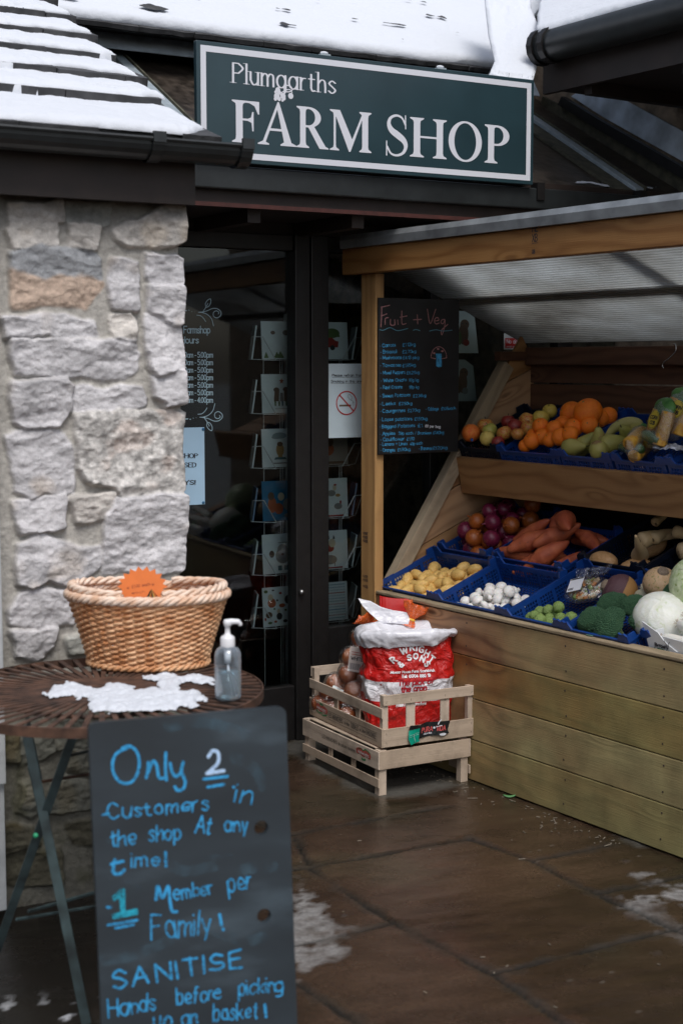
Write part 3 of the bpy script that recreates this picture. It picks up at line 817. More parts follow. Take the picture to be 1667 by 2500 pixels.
    f.build('fascia', m_fascia, root)
build_porch()
o = MB(); 
P = Apx(2, 1500, 3.84)[0]
o.box(FA, P - .06, P + .006, 3.84, 3.88, .36, 1.15); o.box(FA, P - .06, P + .006, 3.86, 3.90, .0, 1.93)
tag(o.build('wall_board', m_pale, M=FR(A(P, 3.86, 0), AX, AY), bevel=.004), 'pale painted upright board at the left edge of the stone pillar', 'board')

# ================================================================== SHOP BUILDING
WG = 5.12      # plane of the glass
shop = thing('shop_building', 'dark timber and glass shop front under a snowy slate roof', 'building', FR(A(3.0, 5.3, 0), AX, AY))
def roof_snow(M, u0, u1, L, name, parent, seed, marks=(), nu=160, nv=60, low=None):
    uu = np.linspace(u0, u1, nu); vv = np.linspace(0, 1, nv) ** 1.3
    lw_ = np.zeros(nu) if low is None else low(uu)
    U, V = np.meshgrid(uu, vv, indexing='ij'); Y = lw_[:, None] + V * (L - lw_[:, None]) + .012 * fbm(uu * 9, uu * 0, 4, seed)[:, None] * (1 - V)
    Z = .032 * np.sqrt(np.clip(Y / .03, 0, 1)) + .006 * fbm(U * 3, Y * 3, 3, seed) + .003 * fbm(U * 25, Y * 25, 3, seed) + .010 * np.abs(((Y / .19) % 1) - .5)
    sk = np.stack([U[:, :1], Y[:, :1] + .004, Z[:, :1] * 0 - .004], -1)
    P = np.concatenate([sk, np.stack([U, Y, Z], -1)], 1)
    mb = MB(); mb.grid(tp(M, P.reshape(-1, 3)).reshape(P.shape))
    return mb.build(name, m_snow, parent, smooth=True)
def build_shop():
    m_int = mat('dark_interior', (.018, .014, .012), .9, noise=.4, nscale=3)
    # walls above and around the glass, floor and inner room
    w = MB()
    w.box(FA, 1.76, 1.80, WG - .03, WG + .06, 0, 2.1)
    w.box(FA, 1.0, 6.5, WG + .0, WG + .05, 1.99, 2.20)
    w.box(FA, 1.0, 7.5, 5.72, 5.78, 2.2, 2.93)
    w.build('wall', m_fascia, shop)
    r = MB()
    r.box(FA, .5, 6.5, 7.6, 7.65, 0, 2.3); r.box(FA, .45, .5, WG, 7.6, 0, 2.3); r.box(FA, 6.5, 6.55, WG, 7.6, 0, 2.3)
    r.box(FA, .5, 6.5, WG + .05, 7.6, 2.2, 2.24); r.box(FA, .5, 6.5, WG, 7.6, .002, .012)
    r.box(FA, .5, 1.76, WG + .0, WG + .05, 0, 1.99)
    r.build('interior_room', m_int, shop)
    # door and window frames
    f = MB(); f.box(FA, 2.725, 2.79, WG - .045, WG + .03, 0, 1.99); f.box(FA, 2.7935, 2.870, WG - .05, WG + .03, 0, 1.99)
    fo = f.build('door_frame', m_black, shop, bevel=.003)
    f = MB(); f.box(FA, 1.80, 2.7245, WG - .03, WG + .03, 1.93, 1.989); f.box(FA, 1.80, 2.7245, WG - .03, WG + .03, .0, .22)
    f.box(FA, 1.80, 1.86, WG - .03, WG + .03, .221, 1.929)
    f.build('door_rail', m_black, shop, bevel=.003)
    f = MB(); f.box(FA, 2.8705, 6.4, WG - .03, WG + .03, 1.93, 1.989); f.box(FA, 2.8705, 6.4, WG - .03, WG + .03, .0, .44)
    f.box(FA, 4.02, 4.10, WG - .03, WG + .03, .441, 1.929); f.box(FA, 3.36, 3.40, WG - .03, WG + .03, .441, 1.929); 
    f.build('window_frame', m_black, shop, bevel=.003)
    k = MB(); q = Apx(738, 1446, WG - .06)
    k.lathe(FR(A(q[0], WG - .05, q[1]), AX, (0, 0, 1)) , [(0, .014), (.009, .013), (.011, .0), (.0, 0)], 14)
    k.build('door_lock', mat('dull_steel', (.35, .35, .35), .4, metal=1.0), fo, smooth=True)
    # glass panes
    mg = bpy.data.materials.new('window_glass'); mg.use_nodes = True; t = mg.node_tree; t.nodes.clear()
    N = t.nodes.new; L = t.links.new
    fr = N('ShaderNodeFresnel'); fr.inputs[0].default_value = 1.5; tr = N('ShaderNodeBsdfTransparent'); tr.inputs[0].default_value = (.80, .88, .88, 1)
    gl = N('ShaderNodeBsdfGlossy'); gl.inputs['Roughness'].default_value = .03; gl.inputs[0].default_value = (.9, .93, .95, 1)
    mx = N('ShaderNodeMixShader'); ou = N('ShaderNodeOutputMaterial')
    mr = N('ShaderNodeMath'); mr.operation = 'MULTIPLY'; mr.inputs[1].default_value = 1.2; L(fr.outputs[0], mr.inputs[0])
    L(mr.outputs[0], mx.inputs[0]); L(tr.outputs[0], mx.inputs[1]); L(gl.outputs[0], mx.inputs[2]); L(mx.outputs[0], ou.inputs[0])
    MATS['window_glass'] = mg
    for u0, u1, z0 in ((1.861, 2.7245, .221), (2.8705, 3.359, .441), (3.401, 4.019, .441), (4.101, 6.3, .441)):
        g = MB(); g.add([A(u0, WG, z0), A(u1, WG, z0), A(u1, WG, 1.929), A(u0, WG, 1.929)], [(0, 1, 2, 3)]); g.build('window_pane', mg, shop)
    # canopy: gutter, fascia, soffit, glazed lean-to roof with bars
    c = MB(); c.box(FA, 1.76, 6.4, 4.635, 4.66, 2.035, 2.19); c.build('fascia', m_fascia, shop)
    c = MB(); c.box(FA, 1.76, 6.4, 4.661, WG - .01, 2.035, 2.05)
    for u in np.arange(1.9, 6.3, .42): c.box(FA, u, u + .05, 4.67, WG - .01, 1.985, 2.034)
    c.build('soffit', m_fascia, shop)
    c = MB(); c.box(FA, 1.76, 6.4, 4.618, 4.634, 2.028, 2.042); c.build('trim_strip', m_redtrim, shop)
    c = MB(); c.box(FA, 1.79, 6.4, 4.60, 4.634, 2.085, 2.165)
    go = c.build('gutter', m_gut, shop, bevel=.006)
    for px, py in ((1318, 425), (1567, 450)):
        u = Apx(px, py, 4.6)[0]; c = MB(); c.box(FA, u - .018, u + .018, 4.592, 4.634, 2.12, 2.185); c.build('gutter_bracket', m_black, go)
    tn = .54; al = math.atan(tn)
    MC = FR(A(0, 4.64, 2.175), AX, AY * cos(al) + np.array([0, 0, sin(al)]))
    m_pan = mat('grimy_roof_panel', (.05, .04, .032), .28, noise=.8, nscale=22, bump=.002, bscale=30)
    c = MB(); c.box(MC, 1.5, 6.6, .0, 1.30, -.012, 0); c.build('canopy_roof', m_pan, shop)
    # glazing bars and the mossy boards beside them
    m_moss = mat('mossy_board', (.075, .07, .045), .8, noise=.6, nscale=25, bump=.002)
    ub = Apx(1560, 445, 4.64)[0]
    for k in range(-5, 3):
        u = ub + k * .62
        if u < 1.7: continue
        b = MB(); b.box(MC, u - .028, u + .016, 0, 1.28, .001, .026); b.build('glazing_bar', m_glazbar, shop, bevel=.004)
        b = MB(); b.box(MC, u + .017, u + .024, 0, 1.28, .001, .034); b.box(MC, u - .12, u - .03, 0, 1.28, .001, .012); b.build('glazing_board', m_moss, shop)
    # bits of snow lying on the lean-to
    mk = Mask(1.5, 0, 4.6, .5, .008)
    w_ = mk.win(1.5, 0, 4.6, .5); J, I, X, Y = w_
    mk.a[J, I] = .18 + Y * 2.2 - fbm(X * 9, Y * 26, 4, 8) * .75
    s_ = MB(); mk.mesh(on_frame(MC, .006), s_); s_.build('snow', m_snow, shop)
    # lead flashing under the main eave
    c = MB(); MLd = FR(A(0, 5.48, 2.700), AX, AY * .55 + np.array([0, 0, .835])); c.box(MLd, 1.2, 4.2, .0, .13, .0, .004); c.build('lead_flashing', m_lead, shop)
    # main roof and its eave
    EW = 5.35; ze = Apx(1205, 150, EW)[1]; a2 = R_(32)
    MR = FR(A(0, EW, ze - .03), AX, AY * cos(a2) + np.array([0, 0, sin(a2)]))
    ue = Apx(1205, 150, EW)[0]
    MBr = MB(); 
    u = -2.5
    while u < ue - .02:
        u1 = min(u + random.uniform(.2, .34), ue); n_ = 6; xs = np.linspace(u, u1 - .003, n_)
        MBr.prism(MR, [(x, -.02 + .012 * random.random()) for x in xs] + [(u1 - .003, .4), (u, .4)], -.018, 0); u = u1
    MBr.box(MR, -2.5, ue + 1.6, .35, 4, -.03, -.004)
    ro = MBr.build('roof', m_slate, shop)
    roof_snow(MR, -2.5, ue + 1.5, 4.2, 'snow', ro, 3, nu=300, nv=70, low=lambda u: np.clip(u - ue, 0, 9) * 1.1)
    # dark edges of slates that show through the snow
    mk = Mask(-.5, .05, ue, 1.5, .008); J, I, X, Y = mk.win(-.5, .05, ue, 1.5)
    row = np.abs(((Y / .19) % 1) - .5)
    mk.a[J, I] = .11 + row * 2.2 - .8 * np.maximum(0, fbm(X * 6, np.floor(Y / .19) * 3.3, 3, 4) - .18) - .25 * np.maximum(0, fbm(X * 30, Y * 10, 2, 14))
    s_ = MB(); mk.mesh(on_frame(MR, .045), s_)
    s_.build('slate_edges', m_slate, shop)
    c = MB(); c.box(FA, -2.5, ue - .01, EW + .03, EW + .05, ze - .048, ze - .034); c.box(FA, -2.5, ue - .01, EW + .051, 5.72, ze - .030, ze - .022)
    c.build('eave_board', m_black, shop)
    return MR, ue, ze, EW
MR, UE, ZE, EW = build_shop()

# ================================================================== SIDE BUILDING (right wing)
def build_wing():
    root = thing('side_building', 'brown rendered wing with snowy roof and round gutter right of the sign', 'building', FR(SP0 + SY * 1.42, SX, SY))
    TW = 1.42
    w = MB(); w.box(FS, -3.0, 4.5, TW, TW + .08, 0, 3.05); w.build('wall', m_harl, root)
    # the eave: find height from the gutter seen in the photo
    te = .62; s0, z0 = Spx(1316, 105, te)
    zg = z0 - .02
    g = MB(); g.tube(np.array([FS[:3, 3] + SX * s + SY * te + np.array([0, 0, zg]) for s in np.linspace(s0, 4, 30)]), .062, 14)
    go = g.build('gutter', m_gut, root, smooth=True)
    for ds in (.0, .06):
        g = MB(); g.tube(np.array([FS[:3, 3] + SX * (s0 + ds + d) + SY * te + np.array([0, 0, zg]) for d in (0, .028)]), .070, 14); g.build('gutter_collar', m_black, go)
    c = MB(); c.box(FS, s0 - .05, 4.4, te + .065, te + .09, zg - .16, zg + .05); c.box(FS, s0 - .05, 4.4, te + .091, TW - .002, zg - .14, zg - .125)
    for k in range(6): c.box(FS, s0 + .15 + k * .5, s0 + .19 + k * .5, te + .10, TW - .003, zg - .19, zg - .141)
    c.build('eave_board', m_fascia, root)
    a2 = R_(32); M = FR(SP0 + SY * (te - .03) + np.array([0, 0, zg + .03]), SX, SY * cos(a2) + np.array([0, 0, sin(a2)]))
    r = MB(); r.box(M, s0, 4.3, .0, 4, -.03, -.003); ro = r.build('roof', m_slate, root)
    roof_snow(M, s0 - 1.5, 4.3, 4.1, 'snow', ro, 8, low=lambda u: np.clip(s0 + .03 - u, 0, 9) * 1.1)
    mk = Mask(s0, .1, 3, 1.3, .008); J, I, X, Y = mk.win(s0, .1, 3, 1.3)
    row = np.abs(((Y / .21) % 1) - .5)
    mk.a[J, I] = .05 + row * .8 - .8 * np.maximum(0, fbm(X * 5, np.floor(Y / .21) * 3.3, 3, 24) - .12)
    s_ = MB(); mk.mesh(on_frame(M, .045), s_); s_.build('slate_edges', m_slate, root)
    # lead flashing stepping down the wall above the lean-to
    P = [Spx(*p, TW) for p in [(1455, 215), (1667, 305), (1760, 350), (1760, 440), (1667, 385), (1480, 275)]]
    P = [Spx(*p, TW) for p in [(1440, 212), (1500, 228), (1667, 318), (1760, 372), (1760, 445), (1667, 392), (1480, 288), (1400, 236)]]
    c = MB(); MW = FR(SP0 + SY * (TW - .012), SX, (0, 0, 1), -SY)
    c.prism(MW, P, 0, .008); c.build('lead_flashing', m_lead, root, bevel=.002)
    P = [Spx(*p, TW - .03) for p in [(1390, 238), (1480, 294), (1667, 400), (1760, 455), (1760, 480), (1667, 428), (1470, 314), (1380, 258)]]
    c = MB(); MW = FR(SP0 + SY * (TW - .05), SX, (0, 0, 1), -SY)
    c.prism(MW, P, 0, .03); c.build('wall_batten', m_black, root)
    P = [Spx(*p, TW - .03) for p in [(1330, 236), (1400, 272), (1667, 432), (1760, 490), (1760, 620), (1667, 560), (1300, 360)]]
    c = MB(); c.prism(MW, P, -.02, -.004); c.build('mossy_board', MATS['mossy_board'], root)
    # snow and lead in the valley between the two roofs
    d0 = atd(1205, 150, 1)[1]
    D = 6.0
    V = [(1176, -60), (1290, -60), (1296, 20), (1313, 62), (1325, 100), (1322, 132), (1308, 172), (1300, 200), (1240, 196), (1190, 186), (1200, 165), (1206, 150), (1192, 90), (1184, 20)]
    mk = Mask(1150, -80, 1340, 215, 2.0); mk.poly(V)
    def fn(Q):
        out = []
        for x, y, a in Q:
            # the valley climbs backward from its lip
            dd = 5.72 + (205 - y) * .0030 + .02 * float(fbm(x * .03, y * .03, 3, 3)) - .03 * math.sqrt(min(1, max(0, -a) / 10))
            out.append(atd(x, y, dd))
        return np.array(out)
    s_ = MB(); mk.mesh(fn, s_, merge=False)
    s_.build('valley_snow', m_snow, root, smooth=True, solid=-.03)
build_wing()

# ================================================================== ADDED SKY BLOCKER (unseen building left of the yard that shades the stall)
def build_sky_blocker():
    root = thing('sky_blocker', 'unseen stone building with snowy roof, added at left to shade the stall', 'building', FR((-3.6, -2, 0), (1, 0, 0), (0, 1, 0)))
    I4 = np.eye(4)
    w = MB(); w.box(I4, -7.5, -3.2, -9.0, 3.0, 0, 3.1); w.build('wall', m_harl, root)
    r = MB(); r.prism(FR((0, -9.2, 0), (1, 0, 0), (0, 0, 1), (0, 1, 0)), [(-7.7, 3.1), (-3.0, 3.1), (-5.35, 4.9)], 0, 12.4); r.build('roof', m_snow, root)
    d = MB(); d.box(I4, -3.20, -3.15, -3.2, -1.2, 0, 2.6); d.build('door', m_fascia, root)
build_sky_blocker()

# ================================================================== SHOP SIGN
m_white = mat('white_paint', (.66, .67, .72), .5)
def lett(mk, name, m, parent, M, z=.0012):
    o = mk.mesh(on_frame(M, z)).build(name, m, parent); return o
def build_sign():
    wS = 4.575; u0, u1, z0, z1 = 2.088, 3.480, 2.172, 2.561
    M = FR(A(u0, wS, z0), AX, (0, 0, 1), -AY)      # local x along, y up, z toward the viewer
    root = thing('shop_sign', 'long dark green sign lettered Plumgarths FARM SHOP in white above the entrance', 'sign', FR(A(u0, wS, z0), AX, AY))
    m_g = mat('dark_green_enamel', (.022, .048, .058), .28, noise=.22, nscale=3.5)
    b = MB(); b.box(M, 0, u1 - u0, 0, z1 - z0, -.022, 0); b.build('board', m_g, root, bevel=.002)
    Wd, Hh = u1 - u0, z1 - z0
    P = lambda x, y: (lambda q: (q[0] - u0, q[1] - z0))(Apx(x, y, wS))
    f = MB(); a, b_ = .014, .034
    for x0, x1, y0, y1 in ((a, Wd - a, a, b_), (a, Wd - a, Hh - b_, Hh - a), (a, b_, b_ + .0001, Hh - b_ - .0001), (Wd - b_, Wd - a, b_ + .0001, Hh - b_ - .0001)):
        f.add(tp(M, [(x0, y0, .0012), (x1, y0, .0012), (x1, y1, .0012), (x0, y1, .0012)]), [(0, 1, 2, 3)])
    f.build('border_line', m_white, root)
    mk = Mask(0, 0, Wd, Hh, .0016)
    zb, zt = .5 * (P(600, 348)[1] + P(1210, 400)[1]), .5 * (P(600, 245)[1] + P(1210, 307)[1])
    h = zt - zb; k = h / 8
    def put(x0, x1, y_, fn, w):
        a_ = P(x0, y_)[0]; b2 = P(x1, y_)[0]; kx = (b2 - a_) / w
        mk.field(lambda X, Y: fn((X - a_) / kx, (Y - zb) / k) * k, a_ - .01, zb - .01, b2 + .01, zt + .012)
    pg = lambda pts: (lambda X, Y: poly_sd(pts, X, Y))
    el = lambda cx, cy, rx, ry: (lambda X, Y: (np.hypot((X - cx) / rx, (Y - cy) / ry) - 1) * min(rx, ry))
    un = lambda *f: (lambda X, Y: np.minimum.reduce([g(X, Y) for g in f])); sb = lambda a, b: (lambda X, Y: np.maximum(a(X, Y), -b(X, Y)))
    an = lambda a, b: (lambda X, Y: np.maximum(a(X, Y), b(X, Y)))
    def stem(x0, x1, sl=.75, sr=.75, top=True, bot=True, y0=0, y1=8):
        P_ = [(x0 - sl, y0), (x1 + sr, y0), (x1 + sr, y0 + .22), (x1 + .1, y0 + .6), (x1, y0 + 1.1)] if bot else [(x0, y0), (x1, y0)]
        P_ += [(x1, y1 - 1.1), (x1 + .1, y1 - .6), (x1 + sr, y1 - .22), (x1 + sr, y1), (x0 - sl, y1), (x0 - sl, y1 - .22), (x0 - .1, y1 - .6), (x0, y1 - 1.1)] if top else [(x1, y1), (x0, y1)]
        P_ += [(x0, y0 + 1.1), (x0 - .1, y0 + .6), (x0 - sl, y0 + .22)] if bot else []
        return pg(P_)
    F_ = un(stem(1.0, 2.3), pg([(.2, 8), (5.5, 8), (5.5, 5.6), (5.25, 5.6), (4.6, 7.1), (3.6, 7.6), (2, 7.65)]), pg([(2.2, 4.25), (3.3, 4.2), (4.0, 3.9), (4.15, 2.3), (4.4, 2.3), (4.4, 6), (4.15, 6), (3.9, 4.9), (3.3, 4.62), (2.2, 4.6)]))
    A_ = un(sb(pg([(.75, 0), (1.4, 0), (4.0, 6.9), (5.5, 0), (7.1, 0), (4.35, 8.35), (4.05, 8.35)]), pg([(9, 9), (10, 9), (10, 10)])), pg([(2.1, 2.75), (5.2, 2.75), (5.2, 3.2), (2.2, 3.2)]), pg([(0, 0), (2.3, 0), (2.3, .22), (1.6, .55), (1.3, 1), (1.0, .7), (0, .22)]), pg([(4.6, 0), (7.9, 0), (7.9, .22), (7.1, .6), (5.5, .8), (4.6, .22)]))
    bowl = lambda cx, cy, rx, ry, t: un(an(sb(el(cx, cy, rx, ry), el(cx, cy, rx - t, ry - .42)), pg([(cx, -1), (9, -1), (9, 9), (cx, 9)])), pg([(1.9, cy + ry - .42), (cx + .02, cy + ry - .42), (cx + .02, cy + ry), (1.9, cy + ry)]), pg([(1.9, cy - ry), (cx + .02, cy - ry), (cx + .02, cy - ry + .42), (1.9, cy - ry + .42)]))
    R__ = un(stem(.9, 2.1), bowl(2.7, 6, 2.7, 2.0, 1.25), pg([(2.5, 4.3), (3.9, 4.3), (6.4, .5), (7.1, .2), (7.1, 0), (5.1, 0)]))
    P_ = un(stem(.9, 2.2), bowl(2.8, 5.85, 2.7, 2.15, 1.3))
    M_ = un(stem(.95, 1.4, .8, .7), pg([(.2, 8), (2.3, 8), (5.1, 1.9), (4.4, -.1), (4.2, -.1), (1.2, 7.3)]), pg([(4.2, -.1), (4.5, -.1), (7.6, 8), (7.2, 8), (4.5, 1.5)]), stem(7.0, 8.3, .6, .7), pg([(7.2, 8), (9, 8), (9, 7.78), (7.2, 7.4)]))
    H_ = un(stem(.9, 2.2), stem(5.5, 6.8), pg([(2, 3.95), (5.6, 3.95), (5.6, 4.35), (2, 4.35)]))
    O_ = sb(el(3.9, 4, 3.9, 4.2), el(3.9, 4, 2.55, 3.8))
    put(563, 634, 300, F_, 5.6); put(629, 723, 300, A_, 7.9); put(722, 803, 310, R__, 7.2); put(803, 906, 320, M_, 9.0)
    put(998, 1090, 340, H_, 7.6); put(1094, 1175, 350, O_, 7.8); put(1180, 1243, 360, P_, 5.6)
    a_ = P(941, 330)[0]; b2 = P(994, 330)[0]; kx = (b2 - a_) / 5
    sp = catmull([(4.5, 6.3), (3.7, 7.6), (2.4, 8.0), (1.1, 7.4), (.7, 6.2), (1.3, 5.0), (2.7, 4.1), (4.1, 3.1), (4.6, 1.9), (4.0, .6), (2.6, 0), (1.2, .3), (.35, 1.6)], 8)
    n = len(sp); tt = np.linspace(0, 1, n); rr = .20 + .50 * np.exp(-((tt - .5) / .20) ** 2)
    mk.stroke(np.stack([a_ + sp[:, 0] * kx, zb + sp[:, 1] * k], 1), rr * k)
    mk.stroke([(a_ + 4.55 * kx, zb + 5.5 * k), (a_ + 4.5 * kx, zb + 8.1 * k)], .14 * k); mk.stroke([(a_ + .2 * kx, zb + 2.7 * k), (a_ + .2 * kx, zb - .1 * k)], .14 * k)
    # smaller line
    q0, q1, qt = P(569, 201.5), P(818, 229), P(569, 152)
    mk.text('Plumgarths', q0, q1, (qt[1] - q0[1]) * .97, .0018, pen=.45, serif=1.6, gap=1.8)
    # fruit and leaf emblem
    e = lambda x, y: P(500 + x / 4.355, 120 + y / 4.355)
    for x, y, r in ((775, 435, 24), (765, 500, 28), (750, 530, 16), (790, 530, 18), (830, 500, 26), (840, 525, 17), (825, 545, 12), (912, 498, 26), (750, 455, 12), (795, 455, 12)):
        c = e(x, y); mk.ell(c[0], c[1], r / 4.355 * .0017, r / 4.355 * .0017)
    mk.stroke(catmull([e(*p) for p in [(775, 470), (810, 465), (850, 440), (900, 430), (925, 460), (915, 490)]]), .0016)
    mk.stroke(catmull([e(*p) for p in [(840, 400), (870, 385), (915, 400), (925, 440), (880, 455), (845, 440), (840, 400)]]), .0018)
    lett(mk, 'lettering', m_white, root, M)
    for x, y in ((797, 124), (1080, 160)):
        c = MB(); q = P(x, y + 8); c.box(M, q[0] - .02, q[0] + .02, Hh - .004, Hh + .006, -.03, -.004); c.build('fixing_bracket', MATS['grey_glazing_bar'], root, bevel=.002)
        s_ = MB(); s_.ball(M @ T_(q[0], Hh + .010, -.016) @ SCL(.016, .006, .008)); s_.build('snow', m_snow, root, smooth=True)
build_sign()

# ================================================================== THINGS ON AND BEHIND THE GLASS
def col(*c): return c
m_vinyl = mat('pale_blue_vinyl', (.42, .58, .66), .5)
m_ink = mat('black_ink', (.02, .02, .03), .6)
def glass_frame(u, z, d=.003): return FR(A(u, WG - d, z), AX, (0, 0, 1), -AY)
def build_hours():
    Gx = lambda x, y: (lambda q: (q[0] - 2.2, q[1] - 1.2))(Apx(420 + x / 6.5357, 700 + y / 6.5357, WG - .003))
    M = glass_frame(2.2, 1.2)
    mk = Mask(-.1, 0, .5, .62, .0012)
    r = .0011
    for fl, yo in ((1, 0), (-1, 2490)):
        f = (lambda x, y: Gx(x, y)) if fl > 0 else (lambda x, y: Gx(x + 22, yo - y))
        for P in ([(490, 400), (560, 385), (640, 350), (720, 350), (780, 400), (775, 460), (720, 497), (665, 470), (665, 410), (710, 385), (750, 410), (740, 435)], [(480, 410), (560, 440), (630, 510), (665, 625)], [(395, 455), (460, 465), (510, 510), (540, 558)],
                  [(500, 390), (540, 330), (535, 270), (570, 215), (615, 195), (620, 250), (590, 310), (545, 330)], [(555, 310), (575, 265)]):
            mk.stroke(catmull([f(*p) for p in P]), r * 1.15)
        mk.stroke([f(420, 408), f(500, 405)], [.0008, .0024])
        for x, y, q in ((272, 375, 2.4), (320, 393, 1.6), (366, 400, 1.1)):
            c = f(x, y); mk.ell(c[0], c[1], .001 * q, .001 * q)
        mk.stroke([f(100, 370), f(235, 382)], .0018)
    mk.text('Farmshop', Gx(192, 740), Gx(608, 740), .0255, .0019, gap=1.0)
    mk.text('Hours', Gx(140, 900), Gx(425, 900), .0235, .0019, gap=1.0)
    for i in range(7):
        y = 1128 + 120 * i; tx = '10.00am' if i == 6 else ('9.30am' if i == 5 else '9.00am'); e_ = '4.00pm' if i == 6 else '5.00pm'
        mk.text(tx, Gx(82 if i == 6 else 110, y), Gx(338, y), .0195, .0014, gap=1.1); mk.text('-', Gx(368, y), Gx(388, y), .0195, .0013); mk.text(e_, Gx(412, y), Gx(652, y), .0195, .0015, gap=1.1)
    o = mk.mesh(on_frame(M)).build('window_lettering', m_vinyl, M=FR(A(2.3, WG - .003, 1.3), AX, AY))
    tag(o, 'pale blue Farmshop Hours lettering with leafy scrolls on the door glass', 'lettering')
build_hours()
def paper(name, label, cat, corners, w, m, parts=(), d=.003, group=None):
    """a sheet on a plane parallel to the glass, corners given on that plane"""
    M = FR(A(corners[0], w, corners[1]), AX, (0, 0, 1), -AY)
    root = thing(name, label, cat, M, group)
    Wd, Hh = corners[2] - corners[0], corners[3] - corners[1]
    b = MB(); b.box(M, 0, Wd, 0, Hh, -.0008, 0); b.build('sheet', m, root)
    return root, M, Wd, Hh
m_bluep = mat('pale_blue_paper', (.42, .62, .80), .6, noise=.08, nscale=6)
m_whitep = mat('white_paper', (.62, .74, .80), .6, noise=.08, nscale=7)
m_card = mat('greeting_card_white', (.72, .78, .78), .55, noise=.05)
m_pin = mat('blue_pin', (.03, .15, .30), .4)
m_red = mat('red_print', (.50, .02, .02), .5)
def build_notices():
    w = WG - .012
    q = [Apx(425, 1235, w), Apx(499, 1043, w)]
    r, M, Wd, Hh = paper('closed_notice', 'pale blue notice with black serif capitals pinned inside the door beside the pillar', 'notice', (q[0][0] - .08, q[0][1], q[1][0], q[1][1]), w, m_bluep)
    L_ = lambda x, y: (lambda p: (p[0] - (q[0][0] - .08), p[1] - q[0][1]))(Apx(x, y, w))
    mk = Mask(0, 0, Wd, Hh, .0012)
    f3 = lambda x, y: L_(x / 2.6133, 450 + y / 2.6133)
    mk.text('SHOP', f3(1150, 1746), f3(1262, 1746), .0165, .0010, pen=.45, serif=1.3)
    mk.text('CLOSED', f3(1095, 1804), f3(1250, 1804), .0165, .0010, pen=.45, serif=1.3)
    mk.text('YS!', f3(1178, 1916), f3(1246, 1916), .0165, .0013, pen=.5, serif=.9)
    lett(mk, 'lettering', m_ink, r, M, .0008)
    for x, y in ((1296, 1562), (1297, 2030)):
        c = f3(x, y); b = MB(); b.ball(M @ T_(c[0], c[1], .002) @ SCL(.006, .006, .003), nu=10, nv=6); b.build('pin', m_pin, r, smooth=True)
    q = [Apx(788, 1070, w), Apx(884, 888, w)]; x0, z0 = q[0][0], q[0][1]; x1 = x0 + .205
    r, M, Wd, Hh = paper('no_smoking_notice', 'white notice asking people to refrain from smoking with a red barred cigarette circle', 'notice', (x0, z0, x1, q[1][1]), w, m_whitep)
    g = lambda x, y: (lambda p: (p[0] - x0, p[1] - z0))(Apx(600 + x / 5.2267, 760 + y / 5.2267, w))
    mk = Mask(0, 0, Wd, Hh, .001)
    mk.text('Please refrain from', g(1100, 832), g(1490, 830), .0095, .00085, gap=1.2); mk.text('Smoking in this area', g(1085, 908), g(1496, 908), .0095, .00085, gap=1.2)
    mk.stroke([g(1098, 842), g(1490, 840)], .0006); mk.stroke([g(1085, 919), g(1496, 919)], .0006)
    mk.stroke(catmull([g(*p) for p in [(1355, 1185), (1365, 1150), (1320, 1120), (1300, 1080), (1320, 1062), (1350, 1095), (1345, 1130), (1372, 1160), (1368, 1205)]]), .0006)
    lett(mk, 'lettering', m_ink, r, M, .0010)
    mk = Mask(0, 0, Wd, Hh, .001); c = g(1283, 1170); rx = abs(g(1415, 1170)[0] - g(1150, 1170)[0]) / 2 - .002
    a = np.linspace(0, 2 * pi, 60); mk.stroke(np.stack([c[0] + rx * np.cos(a), c[1] + rx * np.sin(a)], 1), .0024)
    mk.stroke([(c[0] - rx * .7, c[1] + rx * .7), (c[0] + rx * .7, c[1] - rx * .7)], .0024)
    lett(mk, 'prohibition_ring', m_red, r, M, .0015)
    b = MB(); p0, p1 = g(1192, 1215), g(1340, 1190); b.box(M, p0[0], p1[0], p0[1], p1[1], .0003, .0007); b.build('cigarette', mat('cigarette_brown', (.15, .10, .06), .6), r)
    for x, y in ((1022, 698), (1022, 1612)):
        c2 = g(x, min(y, 1585)); b = MB(); b.ball(M @ T_(c2[0], c2[1], .002) @ SCL(.005, .005, .003), nu=10, nv=6); b.build('suction_pad', mat('dull_steel', (.35,) * 3, .4), r, smooth=True)
    # no dogs
    w2 = WG - .012; a_, b_ = Apx(1229, 853, w2), Apx(1278, 814, w2)
    r, M, Wd, Hh = paper('no_dogs_sign', 'small red and white No dogs sign on the window above the stall', 'sign', (a_[0], a_[1], b_[0], b_[1]), w2, m_card)
    b = MB(); b.box(M, .006, Wd - .006, .006, Hh * .70, .0003, .001); b.build('red_panel', m_red, r)
    mk = Mask(0, 0, Wd, Hh, .0009); mk.text('No dogs', (.014, Hh * .38), (Wd - .014, Hh * .38), Hh * .24, .0013); mk.text('except guide dogs', (.014, Hh * .14), (Wd - .014, Hh * .14), Hh * .10, .0006)
    lett(mk, 'lettering', m_white, r, M, .0014)
build_notices()

